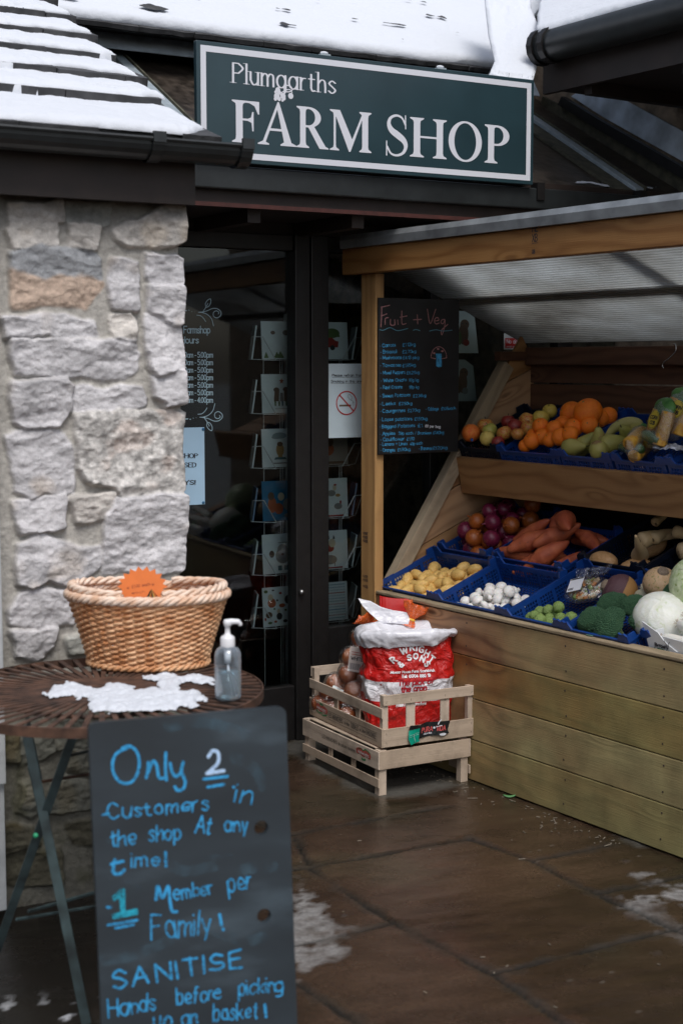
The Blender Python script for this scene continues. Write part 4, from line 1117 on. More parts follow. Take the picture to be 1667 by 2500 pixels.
def cmat(c):
    c = tuple(round(x, 3) for x in c); return mat('print_%02x%02x%02x' % tuple(int(x * 255) for x in c), c, .6)
BRN, RST, GRN, GRY, TEA, BLK, GLD, RED, CRM = (.12, .07, .04), (.38, .09, .03), (.10, .16, .05), (.22, .22, .21), (.06, .16, .18), (.03, .03, .03), (.40, .24, .08), (.35, .04, .03), (.6, .5, .36)
CARDS = []
def build_cards():
    w = WG + .14
    root = thing('card_rack', 'white wire card rack standing inside the glass behind the black door post', 'card rack', FR(A(2.95, w + .1, 0), AX, AY))
    m_wire = mat('white_wire', (.62, .64, .64), .35, metal=.3)
    pz = lambda y: Apx(745, y, w)[1]
    ul = Apx(641, 1000, w)[0]; ur = Apx(850, 1000, w)[0]; cw = .146
    rows = [(785, 877), (913, 1007), (1045, 1138), (1171, 1267), (1300, 1395), (1428, 1522)]
    b = MB()
    for u in (ul + .02, ul + .095, ul + .105, ul + cw + .005, ur - cw + .01, ur - .025, ur - .015):
        b.tube([A(u, w + .03, .02), A(u, w + .03, 1.60)], .0018, 6)
    b.tube([A(ul + .01, w + .03, 1.60), A(ur - .01, w + .03, 1.60)], .0018, 6)
    b.build('upright_wires', m_wire, root)
    b = MB(); b.lathe(FR(A((ul + ur) / 2, w + .16, 0), AX, AY), [(0, .012), (.20, .012), (.20, .03), (.015, .04), (.015, 1.7), (0, 1.7)], 20); b.build('base', m_wire, root)
    def ell(*e): return ('e',) + e
    # picture shapes in card units 0..1 : (kind, colour, data)
    pics = {
     (0, 0): ('with dark flowers above small fir trees', None, [('e', BRN, .75, .70, .10, .07), ('e', BLK, .93, .66, .07, .06), ('e', BRN, .35, .70, .07, .05), ('p', GRN, [(.05, .03), (.12, .2), (.2, .03)]), ('p', GRN, [(.35, .03), (.45, .2), (.5, .12), (.56, .22), (.68, .03)]), ('p', GRN, [(.8, .03), (.9, .16), (.98, .03)])]),
     (1, 0): ('with a green tree on a red car', None, [('e', GRN, .5, .70, .24, .13), ('p', GRN, [(.25, .6), (.75, .6), (.72, .72), (.35, .78)]), ('p', RED, [(.05, .32), (.68, .32), (.7, .48), (.6, .5), (.5, .58), (.3, .58), (.2, .5), (.05, .47)]), ('e', BLK, .5, .31, .08, .07), ('e', BLK, .16, .31, .08, .07)]),
     (0, 1): ('with two reindeer under a red star', None, [('star', RST, .62, .82, .09), ('e', BRN, .45, .60, .09, .06), ('e', BRN, .74, .61, .09, .06), ('p', BRN, [(.36, .3), (.52, .3), (.54, .6), (.4, .62)]), ('p', BRN, [(.68, .3), (.84, .3), (.82, .62), (.68, .6)]), ('p', GRY, [(.54, .3), (.67, .3), (.65, .52), (.56, .52)]), ('p', GRN, [(.38, .18), (.42, .18), (.43, .3), (.37, .3)]), ('p', GRN, [(.5, .18), (.54, .18), (.55, .3), (.49, .3)]), ('p', TEA, [(.6, .18), (.64, .18), (.65, .3), (.59, .3)]), ('p', GRN, [(.72, .18), (.76, .18), (.77, .3), (.71, .3)]), ('p', GRY, [(.38, .1), (.85, .1), (.85, .115), (.38, .115)])]),
     (0, 2): ('with a grey cloud over a small ginger bear', None, [('e', (.30, .36, .36), .55, .82, .22, .08), ('e', (.30, .36, .36), .45, .78, .15, .05), ('e', GLD, .55, .45, .12, .17), ('e', BRN, .55, .60, .09, .06), ('e', GLD, .55, .27, .07, .06), ('p', TEA, [(.35, .2), (.75, .2), (.7, .26), (.4, .26)]), ('p', GRY, [(.3, .09), (.75, .09), (.75, .12), (.3, .12)])]),
     (1, 2): ('with a red partridge and printed strip', (.30, .27, .24), [('e', RST, .35, .42, .2, .17), ('e', BRN, .42, .62, .12, .12), ('p', BRN, [(.02, .03), (.9, .03), (.9, .10), (.02, .10)])]),
     (0, 3): ('with a blue cover and foxes and deer', (.02, .16, .30), [('e', RST, .30, .40, .13, .2), ('e', BRN, .27, .62, .10, .10), ('e', CRM, .58, .6, .10, .10), ('e', RST, .50, .3, .14, .14), ('e', GRY, .78, .40, .15, .15), ('e', BRN, .93, .6, .08, .14), ('e', GRY, .75, .12, .09, .05)]),
     (1, 3): ('with a cockerel and hens above a red strip', None, [('c', BLK, [(.12, .55), (.14, .75), (.28, .82), (.32, .68)]), ('c', BLK, [(.2, .55), (.22, .7), (.3, .74)]), ('e', GRY, .48, .62, .13, .08), ('e', CRM, .58, .76, .06, .08), ('e', RED, .60, .83, .05, .025), ('e', GLD, .68, .56, .08, .04), ('e', RST, .22, .28, .12, .10), ('e', GRY, .28, .40, .08, .05), ('e', GRY, .68, .28, .13, .08), ('e', RED, .76, .38, .03, .05), ('p', RED, [(.02, .02), (.85, .02), (.85, .06), (.02, .06)])]),
     (0, 4): ('with a shaggy highland cow in blue boots', None, [('e', (.30, .27, .24), .62, .45, .22, .20), ('e', (.38, .35, .32), .62, .60, .16, .14), ('e', BRN, .28, .5, .08, .09), ('e', BRN, .62, .48, .05, .03), ('e', GRY, .92, .50, .07, .07), ('p', TEA, [(.46, .08), (.58, .08), (.58, .2), (.46, .2)]), ('p', TEA, [(.65, .08), (.77, .08), (.77, .2), (.65, .2)]), ('p', GRY, [(.48, .77), (.78, .77), (.78, .79), (.48, .79)])]),
     (1, 4): ('with a fox and a grey sheep above a red strip', None, [('e', RED, .42, .55, .14, .10), ('e', CRM, .5, .68, .11, .11), ('p', BLK, [(.36, .78), (.42, .78), (.40, .9)]), ('p', BLK, [(.52, .78), (.6, .78), (.55, .9)]), ('e', GRY, .42, .25, .22, .12), ('e', GRY, .2, .28, .08, .07), ('p', GRY, [(.3, .08), (.33, .08), (.33, .2), (.3, .2)]), ('p', GRY, [(.55, .08), (.58, .08), (.58, .2), (.55, .2)]), ('p', RED, [(.02, .02), (.82, .02), (.82, .06), (.02, .06)]), ('e', BLK, .05, .74, .07, .06)]),
     (0, 5): ('scattered with foxes, hens and leaves', None, [('e', RST, .28, .60, .13, .12), ('e', CRM, .24, .74, .08, .09), ('e', BLK, .82, .66, .14, .12), ('e', BLK, .86, .82, .06, .08), ('e', RST, .6, .52, .10, .05), ('e', BLK, .5, .25, .09, .09), ('e', CRM, .48, .38, .05, .06), ('e', BRN, .18, .30, .1, .08), ('e', (.25, .22, .24), .9, .24, .14, .13), ('e', RED, .55, .84, .05, .03), ('e', GRN, .1, .9, .06, .04), ('e', BLK, .33, .92, .04, .02), ('e', GRN, .35, .45, .03, .03), ('e', BLK, .68, .12, .07, .04), ('e', GRN, .2, .1, .07, .03), ('e', RED, .06, .2, .03, .04), ('e', BLK, .45, .66, .03, .03), ('e', GRN, .7, .4, .04, .03), ('e', RST, .38, .12, .05, .03)]),
     (1, 5): ('with rows of tiny blue and red patterns', None, [('rows', None)])}
    for (cidx, r_), (desc, base, shp) in pics.items():
        y0, y1 = rows[r_]; z1, z0 = pz(y0), pz(y1)
        u = ul if cidx == 0 else ur - cw
        h = z1 - z0
        tilt = R_(-4)
        M = FR(A(u, w, z0), AX, (0, 0, 1), -AY) @ RX(tilt)
        c = thing('greeting_card', 'square greeting card ' + desc, 'greeting card', M, 'greeting cards in the wire rack')
        b = MB(); b.box(M, 0, cw, 0, h, -.004, 0); b.build('cover', cmat(base) if base else m_card, c)
        byc = {}
        for s_ in shp:
            if s_[0] == 'rows':
                for k in range(13):
                    colr = [(.20, .36, .42), RED, (.28, .40, .42), (.10, .25, .36)][k % 4]; y = .07 + k * .072
                    mk = byc.setdefault(colr, Mask(0, 0, 1, 1, .014))
                    for x in np.arange(.05, .95, .07): mk.ell(x, y, .022 if k % 3 else .034, .016)
                continue
            mk = byc.setdefault(s_[1], Mask(0, 0, 1, 1, .014))
            if s_[0] == 'e': mk.ell(*s_[2:])
            elif s_[0] == 'p': mk.poly(s_[2])
            elif s_[0] == 'c': mk.stroke(catmull(s_[2]), .025)
            elif s_[0] == 'star':
                cx, cy, R0 = s_[2:]; mk.poly([(cx + (R0 if i % 2 == 0 else R0 * .4) * sin(i * pi / 5), cy + (R0 if i % 2 == 0 else R0 * .4) * cos(i * pi / 5)) for i in range(10)])
        for i, (cl, mk) in enumerate(byc.items()):
            zz = .0006 + .0003 * i
            o = mk.mesh(lambda V: tp(M, np.stack([V[:, 0] * cw, V[:, 1] * h, np.full(len(V), zz)], 1))).build('printed_picture', cmat(cl), c)
        # wire pocket
        b = MB(); s = -1 if cidx == 0 else 1; ue = u if cidx == 0 else u + cw
        b.tube([A(ue + s * .055, w - .02, z0 + .088), A(ue + s * .012, w - .03, z0 + .088), A(ue - s * .045, w - .03, z0 - .004)], .0022, 6)
        b.tube([A(ue + s * .055, w - .02, z0 + .088), A(ue + s * .045, w + .02, z0), A(ue - s * .045, w - .03, z0 - .004)], .0014, 6)
        b.tube([A(u, w - .012, z0 - .004), A(u + cw, w - .012, z0 - .004)], .0014, 6)
        b.build('wire_pocket', m_wire, root)
    # side-on cards leaning in the outer pockets
    for i, (cidx, r_) in enumerate([(0, 0), (0, 1), (0, 2), (0, 3), (0, 4), (0, 5), (1, 0), (1, 3), (1, 4), (1, 5)]):
        y0, y1 = rows[r_]; z0 = pz(y1); s = -1 if cidx == 0 else 1; ue = ul if cidx == 0 else ur
        c = MB(); Mx = FR(A(ue + s * .034, w + .03, z0), AX * .35 + AY * .94, (0, 0, 1)) @ RX(R_(8))
        c.box(Mx, 0, .12, 0, .135, 0, .006)
        o = c.build('greeting_card', m_card if r_ != 3 else cmat((.2, .3, .45)), M=Mx)
        tag(o, 'edge-on greeting card in %s outer pocket %s the door post' % (['the top', 'the second', 'the third', 'the fourth', 'the fifth', 'the lowest'][r_], 'left of' if cidx == 0 else 'right of'), 'greeting card', 'greeting cards in the wire rack')
    # two owl cards on the window past the price board
    for k, (a_, b_, nm) in enumerate([((1112, 862), (1168, 760), 'green and red horned owl'), ((1112, 980), (1164, 878), 'dim brown owl')]):
        p, q = Apx(*a_, WG + .05), Apx(*b_, WG + .05); wd, h = q[0] - p[0] , q[1] - p[1]
        M = FR(A(p[0] - .02, WG + .05, p[1]), AX, (0, 0, 1), -AY)
        c = thing('greeting_card', 'white card with a %s right of the price board' % nm, 'greeting card', M, 'owl cards behind the window'); b = MB(); b.prism(M, [(0, 0), (wd + .02, 0), (wd, h * .85), (wd * .6, h), (0, h)], -.003, 0); b.build('cover', m_card if k == 0 else cmat((.36, .40, .39)), c)
        for i, (cl, sh) in enumerate([((.16, .09, .06), [(.5, .45, .22, .25), (.55, .68, .2, .12)]), (GRN if k == 0 else BRN, [(.34, .35, .08, .16)]), (RED if k == 0 else GRY, [(.62, .25, .14, .08)]), (BLK, [(.45, .7, .03, .02), (.62, .7, .03, .02)])]):
            mk = Mask(0, 0, 1, 1, .016); [mk.ell(*e) for e in sh]
            mk.mesh(lambda V: tp(M, np.stack([V[:, 0] * wd, V[:, 1] * h, np.full(len(V), .0006 + .0003 * i)], 1))).build('printed_picture', cmat(cl), c)
build_cards()

# ================================================================== PRODUCE STALL
m_pine = wood('new_pine', (.20, .082, .028), (.44, .235, .095), ring=38, rough=.55, grime=.12, contrast=.85)
m_pine2 = wood('stall_front_pine', (.12, .043, .012), (.33, .155, .052), ring=26, rough=.5, grime=.35, algae=True, contrast=1.15)
m_post = wood('post_pine', (.24, .105, .034), (.50, .275, .09), ring=45, rough=.6, grime=.25, contrast=.7)
m_grey = wood('weathered_rail', (.22, .16, .10), (.42, .33, .22), ring=40, rough=.75, grime=.4, contrast=.6)
m_ledge = wood('mossy_ledge', (.16, .12, .06), (.34, .25, .14), ring=30, rough=.8, grime=.65)
m_crate = wood('crate_poplar', (.28, .21, .15), (.58, .46, .35), ring=28, rough=.75, grime=.55, stretch=.7, contrast=.45, knots=False)
ST_L = 2.3
TILT = R_(21)
def shelf_frame(t, z, s=0.0, tilt=TILT):
    """x along the stall, y up the slope into the stall"""
    return FR(SP0 + SX * s + SY * t + np.array([0, 0, z]), SX, SY * cos(tilt) + np.array([0, 0, sin(tilt)]))
m_dk = wood('shade_dark_back_board', (.06, .026, .016), (.15, .07, .038), ring=38, rough=.6, grime=.3)  # darker wood colour paints the shade at the back of the stall
def build_stall():
    root = thing('produce_stall', 'tiered wooden fruit and vegetable stall with clear ribbed roof', 'market stall', FR(SP0, SX, SY))
    for k in range(4):
        b = MB(); b.box(FS, 0.0 + .0, ST_L, .0, .024, .006 + k * .1495, .1525 + k * .1495); b.build('front_plank', m_pine2, root, bevel=.0025)
    for k in range(4):
        for s_ in (.045, .066, .66, 1.18, 1.62):
            for z_ in (.035, .118):
                b = MB(); b.lathe(FR(SP0 + SX * (s_ + random.uniform(-.006, .006)) + SY * -.0006 + np.array([0, 0, .006 + k * .1495 + z_]), SX, (0, 0, 1), -SY), [(0, .0004), (.0034, .0004), (.0036, .0)], 8); b.build('screw', mat('rusty_staple', (.05, .035, .03), .6), root)
    b = MB(); b.box(FS, .095, ST_L, -.003, .052, .6045, .617); b.build('front_ledge', m_ledge, root, bevel=.003)
    b = MB(); b.box(FS, -.004, .092, -.004, .036, .0, 1.838); b.build('post', m_post, root, bevel=.003)
    b = MB(); b.box(FS, ST_L - .09, ST_L, -.004, .036, .618, 1.838); b.build('post', m_post, root, bevel=.003)
    b = MB(); b.box(FS, -.084, ST_L, -.040, .008, 1.839, 1.936); bm = b.build('beam', m_pine, root, bevel=.003)
    # grade stamp on the beam
    mk = Mask(0, 0, .1, .12, .001); q = [Spx(850 + x / 1.919, 450 + y / 1.919, -.041) for x, y in ((855, 330), (888, 230))]
    mk.text('OB', (.004, .012), (.018, .012), .012, .0012); mk.text('XB', (.004, .05), (.03, .05), .024, .0016); mk.text('HE', (.004, .082), (.03, .082), .022, .0018); mk.stroke([(.002, .045), (.032, .045)], .0008)
    mk.mesh(on_frame(FR(SP0 + SX * q[0][0] + SY * (-.0405) + np.array([0, 0, 1.842]), SX, (0, 0, 1), -SY))).build('grade_stamp', m_ink, bm)
    mk = Mask(0, 0, .1, .3, .001)
    for z in (.02, .045, .06, .20, .215, .23): mk.text('HXBE'[:3 + (z > .1)], (.006, z), (.04, z), .010, .0009)
    mk.mesh(on_frame(FR(SP0 + SX * .004 + SY * (-.0046) + np.array([0, 0, .60]), SX, (0, 0, 1), -SY))).build('grade_stamp', m_ink, root)
    # trim along the roof front
    m_alu = mat('weathered_aluminium', (.36, .38, .39), .42, metal=.55, noise=.35, nscale=12, bump=.0006)
    b = MB()
    P = [(-.055, 1.938), (-.058, 1.968), (-.050, 1.988), (-.02, 1.992), (.05, 1.972), (.05, 1.967), (-.02, 1.986), (-.046, 1.982), (-.052, 1.966), (-.049, 1.938)]
    Mx = FR(SP0, SY, (0, 0, 1), np.cross(SY, (0, 0, 1)))
    sgn = float(np.dot(Mx[:3, 2], SX))
    b.prism(Mx, P, -.075 * sgn, ST_L * sgn) if sgn > 0 else b.prism(Mx, P, -ST_L, .075)
    b.build('roof_trim', m_alu, root)
    b = MB(); b.box(FS, -.08, ST_L, -.046, .004, 1.9375, 1.9600); b.build('trim_batten', m_grey, root)
    # ribbed clear roof, falling toward the back
    mp = bpy.data.materials.new('ribbed_clear_sheet'); mp.use_nodes = True; t = mp.node_tree; t.nodes.clear(); N = t.nodes.new; L = t.links.new
    tc = N('ShaderNodeTexCoord'); se = N('ShaderNodeSeparateXYZ'); L(tc.outputs['Object'], se.inputs[0])
    ms = N('ShaderNodeMath'); ms.operation = 'MULTIPLY'; ms.inputs[1].default_value = 2 * pi / .0165; L(se.outputs[1], ms.inputs[0])
    si = N('ShaderNodeMath'); si.operation = 'SINE'; L(ms.outputs[0], si.inputs[0])
    nz = N('ShaderNodeTexNoise'); nz.inputs['Scale'].default_value = 2.6; nz.inputs['Detail'].default_value = 6; nz.inputs['Roughness'].default_value = .6
    mpp = N('ShaderNodeMapping'); mpp.inputs['Scale'].default_value = (.8, 1.5, 1); mpp.inputs['Rotation'].default_value = (0, 0, .35); L(tc.outputs['Object'], mpp.inputs[0]); L(mpp.outputs[0], nz.inputs['Vector'])
    ad = N('ShaderNodeMath'); ad.operation = 'MULTIPLY_ADD'; ad.inputs[1].default_value = .07; L(si.outputs[0], ad.inputs[0]); L(nz.outputs[0], ad.inputs[2])
    rp = ramp(N, [(.28, (.30, .29, .27)), (.45, (.55, .56, .55)), (.70, (.80, .84, .86))]); L(ad.outputs[0], rp.inputs[0])
    tl = N('ShaderNodeBsdfTranslucent'); L(rp.outputs[0], tl.inputs[0]); df = N('ShaderNodeBsdfDiffuse'); L(rp.outputs[0], df.inputs[0]); gl = N('ShaderNodeBsdfGlossy'); gl.inputs['Roughness'].default_value = .28
    tr = N('ShaderNodeBsdfTransparent'); tr.inputs[0].default_value = (.9, .93, .95, 1)
    m1 = N('ShaderNodeMixShader'); m1.inputs[0].default_value = .22; L(tl.outputs[0], m1.inputs[1]); L(df.outputs[0], m1.inputs[2])
    m2 = N('ShaderNodeMixShader'); m2.inputs[0].default_value = .07; L(m1.outputs[0], m2.inputs[1]); L(gl.outputs[0], m2.inputs[2])
    m3 = N('ShaderNodeMixShader'); m3.inputs[0].default_value = .12; L(m2.outputs[0], m3.inputs[1]); L(tr.outputs[0], m3.inputs[2])
    bp = N('ShaderNodeBump'); bp.inputs['Distance'].default_value = .003; L(si.outputs[0], bp.inputs['Height'])
    for x in (tl, df, gl): L(bp.outputs[0], x.inputs['Normal'])
    ou = N('ShaderNodeOutputMaterial'); L(m3.outputs[0], ou.inputs[0])
    an = math.atan2(1.575 - 1.925, .86); MRf = FR(SP0 + SY * (-.0) + np.array([0, 0, 1.930]), SX, SY * cos(an) + np.array([0, 0, sin(an)]))
    ln = .86 / cos(an)
    b = MB(); b.box(MRf, -.05, ST_L, .012, ln, .0, .004)
    ro = b.build('roof_sheet', mp, root)
    b = MB(); b.box(MRf, -.03, ST_L, ln * .5, ln * .5 + .05, .0055, .04); b.box(MRf, 1.20, 1.26, .02, ln * .98, .041, .075); b.build('roof_batten', m_grey, root)
    # left end: slanting rail with tilted boards behind it
    Mside = FR(SP0 + SX * .0, SY, (0, 0, 1), np.cross(SY, (0, 0, 1)))   # local x=t y=z, local z = -SX or SX
    zs = float(np.dot(Mside[:3, 2], SX)) # sign
    def side(poly, s0, s1, name, m, ang=0.0, bevel=.002):
        b = MB(); a_, b_ = sorted((s0 * zs, s1 * zs)); b.prism(Mside, poly, a_, b_, ang=ang); return b.build(name, m, root, bevel=bevel)
    r0, r1 = np.array([.095, .617]), np.array([.452, 1.150]); dr = (r1 - r0) / np.linalg.norm(r1 - r0); nr = np.array([dr[1], -dr[0]])
    r2 = np.array([.690, 1.505])
    for a_, b_ in ((r0, r1 + dr * .0), (r1 + dr * .004, r2)):
        side([a_, a_ + nr * .055, b_ + nr * .055, b_], -.012, .036, 'end_rail', m_grey if b_ is not r2 else m_grey, ang=math.atan2(dr[1], dr[0]))
    tn = math.tan(R_(22))
    # board seams as read off the photo: z at t = 0 for each seam
    lim = lambda t: r0[1] + (t - r0[0]) * (r1[1] - r0[1]) / (r1[0] - r0[0])
    def clipb(zlo, zhi):
        # band between two tilted lines, right of the rail, t up to .86
        o = []
        for zz, rev in ((zlo, 0), (zhi, 1)):
            t_in = (r0[1] - .02 - zz - (r1[1] - r0[1]) / (r1[0] - r0[0]) * r0[0]) / (tn - (r1[1] - r0[1]) / (r1[0] - r0[0])) + .03
            t_in = max(t_in, .075)
            L_ = [(t_in, zz + tn * t_in), (.86, zz + tn * .86)]
            o += L_ if not rev else L_[::-1]
        return [(a, min(c, 1.50 if a > .8 else c)) for a, c in o]
    sm = [.50, .655, .815, .975, 1.13, 1.29]
    for a_, c_ in zip(sm[:-1], sm[1:]):
        side(clipb(a_ + .002, c_ - .002), .0, .018 if a_ != .655 else .019, 'end_board', m_pine, ang=R_(22))
    # top rail on the end, back boards
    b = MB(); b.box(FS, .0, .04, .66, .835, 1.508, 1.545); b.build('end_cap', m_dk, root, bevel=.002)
    zz = 1.08
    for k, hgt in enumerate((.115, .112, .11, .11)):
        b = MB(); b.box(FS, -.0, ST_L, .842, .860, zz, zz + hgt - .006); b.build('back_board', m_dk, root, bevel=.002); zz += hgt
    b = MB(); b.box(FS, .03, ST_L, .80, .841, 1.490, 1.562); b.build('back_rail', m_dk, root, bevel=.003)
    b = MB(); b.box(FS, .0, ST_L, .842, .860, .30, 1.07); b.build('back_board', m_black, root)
    b = MB(); b.box(FS, .02, ST_L, .53, .54, .70, 1.0); 
    # lower shelf and upper shelf decks (slatted), upper fascia
    MS1 = shelf_frame(.055, .548); b = MB()
    for k in range(7): b.box(MS1, .02, ST_L, .0 + k * .12, .10 + k * .12, -.022, -.002)
    b.build('lower_shelf', m_pine, root)
    MS2 = shelf_frame(.470, 1.083, tilt=R_(23)); b = MB()
    for k in range(4): b.box(MS2, .02, ST_L, .0 + k * .105, .092 + k * .105, -.022, -.002)
    b.build('upper_shelf', m_pine, root)
    Mf = FR(SP0 + SY * .436 + np.array([0, 0, 1.117]), SX, SY * .22 - np.array([0, 0, .975]))
    b = MB(); b.box(Mf, .034, ST_L, 0, .150, -.0, .024); b.build('shelf_fascia', m_pine, root, bevel=.0025)
    # hook
    q = Spx(1640, 842, .78); hk = Spx(1640, 838, .80)
    P = [Spx(850 + x / 1.919, 450 + y / 1.919, .78) for x, y in ((1520, 750), (1530, 748), (1533, 765), (1530, 785), (1500, 815), (1475, 835), (1470, 850), (1475, 862))]
    b = MB(); b.tube(np.array([SP0 + SX * p[0] + SY * .78 + np.array([0, 0, p[1]]) for p in catmull(P, 4)]), .0022, 6)
    tag(b.build('steel_hook', mat('bright_steel', (.6, .6, .6), .25, metal=1.0), M=FR(SP0 + SX * P[0][0] + SY * .78 + np.array([0, 0, P[0][1]]), SX, SY), smooth=True), 'thin steel S hook hanging under the stall roof at the back', 'hook')
    return MS1, MS2
MS1, MS2 = build_stall()

# ------------------------------------------------------------------ price board
def build_price_board():
    M = FR(SP0 + SX * .098 + SY * .0 + np.array([0, 0, 1.146]), SY, (0, 0, 1), SX)
    root = thing('price_board', 'tall black chalkboard price list headed Fruit + Veg on the stall post', 'chalkboard', FR(SP0 + SX * .098 + np.array([0, 0, 1.146]), SX, SY))
    m_bb = mat('black_board', (.012, .012, .013), .5, noise=.5, nscale=9)
    b = MB(); b.box(M, 0, .389, 0, .600, 0, .010); b.build('board', m_bb, root, bevel=.002)
    def pp(x, y):
        q = onpl(880 + x / 4.9, 700 + y / 4.9, SP0 + SX * .108, SX) - SP0
        return float(q @ SY), float(q[2]) - 1.146
    mb_ = mat('blue_chalk', (.05, .30, .55), .8, noise=.5, nscale=120); mr_ = mat('pink_chalk', (.42, .20, .20), .8, noise=.4, nscale=150); mt = mat('teal_chalk', (.10, .26, .34), .8)
    mk = Mask(0, 0, .389, .6, .0011)
    L_ = [('Carrots', 260, 725, 418, 712, '£1.12kg', 500, 715, 655, 705), ('Broccoli', 265, 800, 430, 792, '£2.70kg', 500, 798, 660, 790), ('Mushrooms', 262, 870, 488, 862, '£4.13 pkg', 503, 868, 695, 862),
          ('Tomatoes', 262, 960, 482, 955, '£1.95kg', 498, 962, 655, 952), ('Mixed Peppers', 265, 1050, 528, 1040, '£6.25kg', 548, 1050, 700, 1042), ('White Onions', 272, 1142, 548, 1130, '97p kg', 578, 1138, 690, 1132),
          ('Red Onions', 265, 1225, 498, 1215, '99p kg', 580, 1222, 695, 1215), ('Sweet Potatoes', 260, 1325, 595, 1310, '£2.36kg', 628, 1325, 778, 1315), ('Leeks', 262, 1420, 412, 1412, '£2.50kg', 458, 1418, 612, 1410),
          ('Courgettes', 262, 1508, 530, 1495, '£2.70kg', 562, 1500, 705, 1492), ('Loose potatoes', 258, 1608, 612, 1595, '£1.50kg', 640, 1602, 795, 1592), ('Bagged Potatoes', 255, 1692, 648, 1676, '£1.', 680, 1680, 742, 1678),
          ('Apples', 258, 1780, 410, 1770, '39p each / Bramleys £1.40kg', 452, 1772, 990, 1760), ('Cauliflower', 265, 1848, 522, 1835, '£1.90', 550, 1842, 640, 1835), ('Lemons + Limes', 262, 1905, 555, 1892, '40p each', 590, 1898, 735, 1885),
          ('Oranges', 265, 1975, 410, 1968, '£1.90kg', 440, 1970, 590, 1960), ('Cabbage', 805, 1482, 930, 1475, '£1.05each', 960, 1478, 1132, 1468), ('Bananas', 722, 1955, 850, 1948, '£1.20kg', 860, 1950, 1032, 1940)]
    for a, x0, y0, x1, y1, p, u0, v0, u1, v1 in L_:
        mk.text(a, pp(x0, y0), pp(x1, y1), .0125, .0011, jit=.35, gap=1.3, wob=.8); mk.text(p, pp(u0, v0), pp(u1, v1), .0115, .0010, jit=.35, gap=1.2, wob=.8)
        c = pp(x0 - 25, y0 - 15); mk.ell(c[0], c[1], .0016, .0016)
    mk.poly([pp(*p) for p in [(895, 800), (965, 800), (968, 955), (935, 965), (900, 950), (905, 870)]])
    lett(mk, 'chalk_writing', mb_, root, M, .0108)
    mk = Mask(0, 0, .389, .6, .0011)
    for P in ([(240, 480), (248, 360), (250, 240)], [(245, 245), (345, 222)], [(245, 350), (310, 325)], [(290, 450), (295, 380), (330, 370)], [(355, 390), (355, 450), (385, 462), (405, 450), (405, 395), (410, 455)], [(440, 400), (445, 450)], [(490, 290), (490, 430), (510, 450), (540, 440)], [(470, 365), (550, 350)],
              [(630, 395), (725, 390)], [(675, 335), (680, 445)], [(795, 270), (830, 440), (895, 270)], [(880, 410), (930, 400), (920, 370), (890, 380), (880, 420), (900, 445), (935, 435)], [(1000, 390), (965, 400), (960, 435), (985, 440), (1005, 400), (1000, 480), (970, 575), (965, 520), (1040, 450)]):
        mk.stroke(catmull([pp(*p) for p in P]) if len(P) > 2 else [pp(*p) for p in P], .0019)
    a = np.linspace(0, pi, 24); c = pp(932, 850); rx = pp(1025, 800)[0] - c[0]
    mk.stroke(np.stack([c[0] + rx * np.cos(a), c[1] + .043 * np.sin(a)], 1), .0014); mk.stroke([(c[0] - rx, c[1]), (c[0] - rx * .4, c[1] - .004)], .0014); mk.stroke([(c[0] + rx, c[1]), (c[0] + rx * .4, c[1] - .004)], .0014)
    for dx, dy, r in ((-.6, .018, .006), (-.1, .034, .006), (.45, .026, .006)): mk.ell(c[0] + rx * dx, c[1] + dy, r, r * .6)
    lett(mk, 'chalk_writing', mr_, root, M, .0112)
    mk = Mask(0, 0, .389, .6, .0011)
    for P in ([(225, 515), (270, 520), (350, 490), (440, 525), (560, 500)], [(625, 522), (660, 512), (705, 525)], [(820, 530), (900, 515), (980, 530), (1090, 520)]): mk.stroke(catmull([pp(*p) for p in P]), .0014)
    lett(mk, 'chalk_writing', mt, root, M, .0116)
    mk = Mask(0, 0, .389, .6, .0011); mk.text('60 per bag', pp(768, 1680), pp(948, 1690), .010, .0011, jit=.2, gap=1.3)
    lett(mk, 'chalk_writing', m_white, root, M, .0120)
build_price_board()

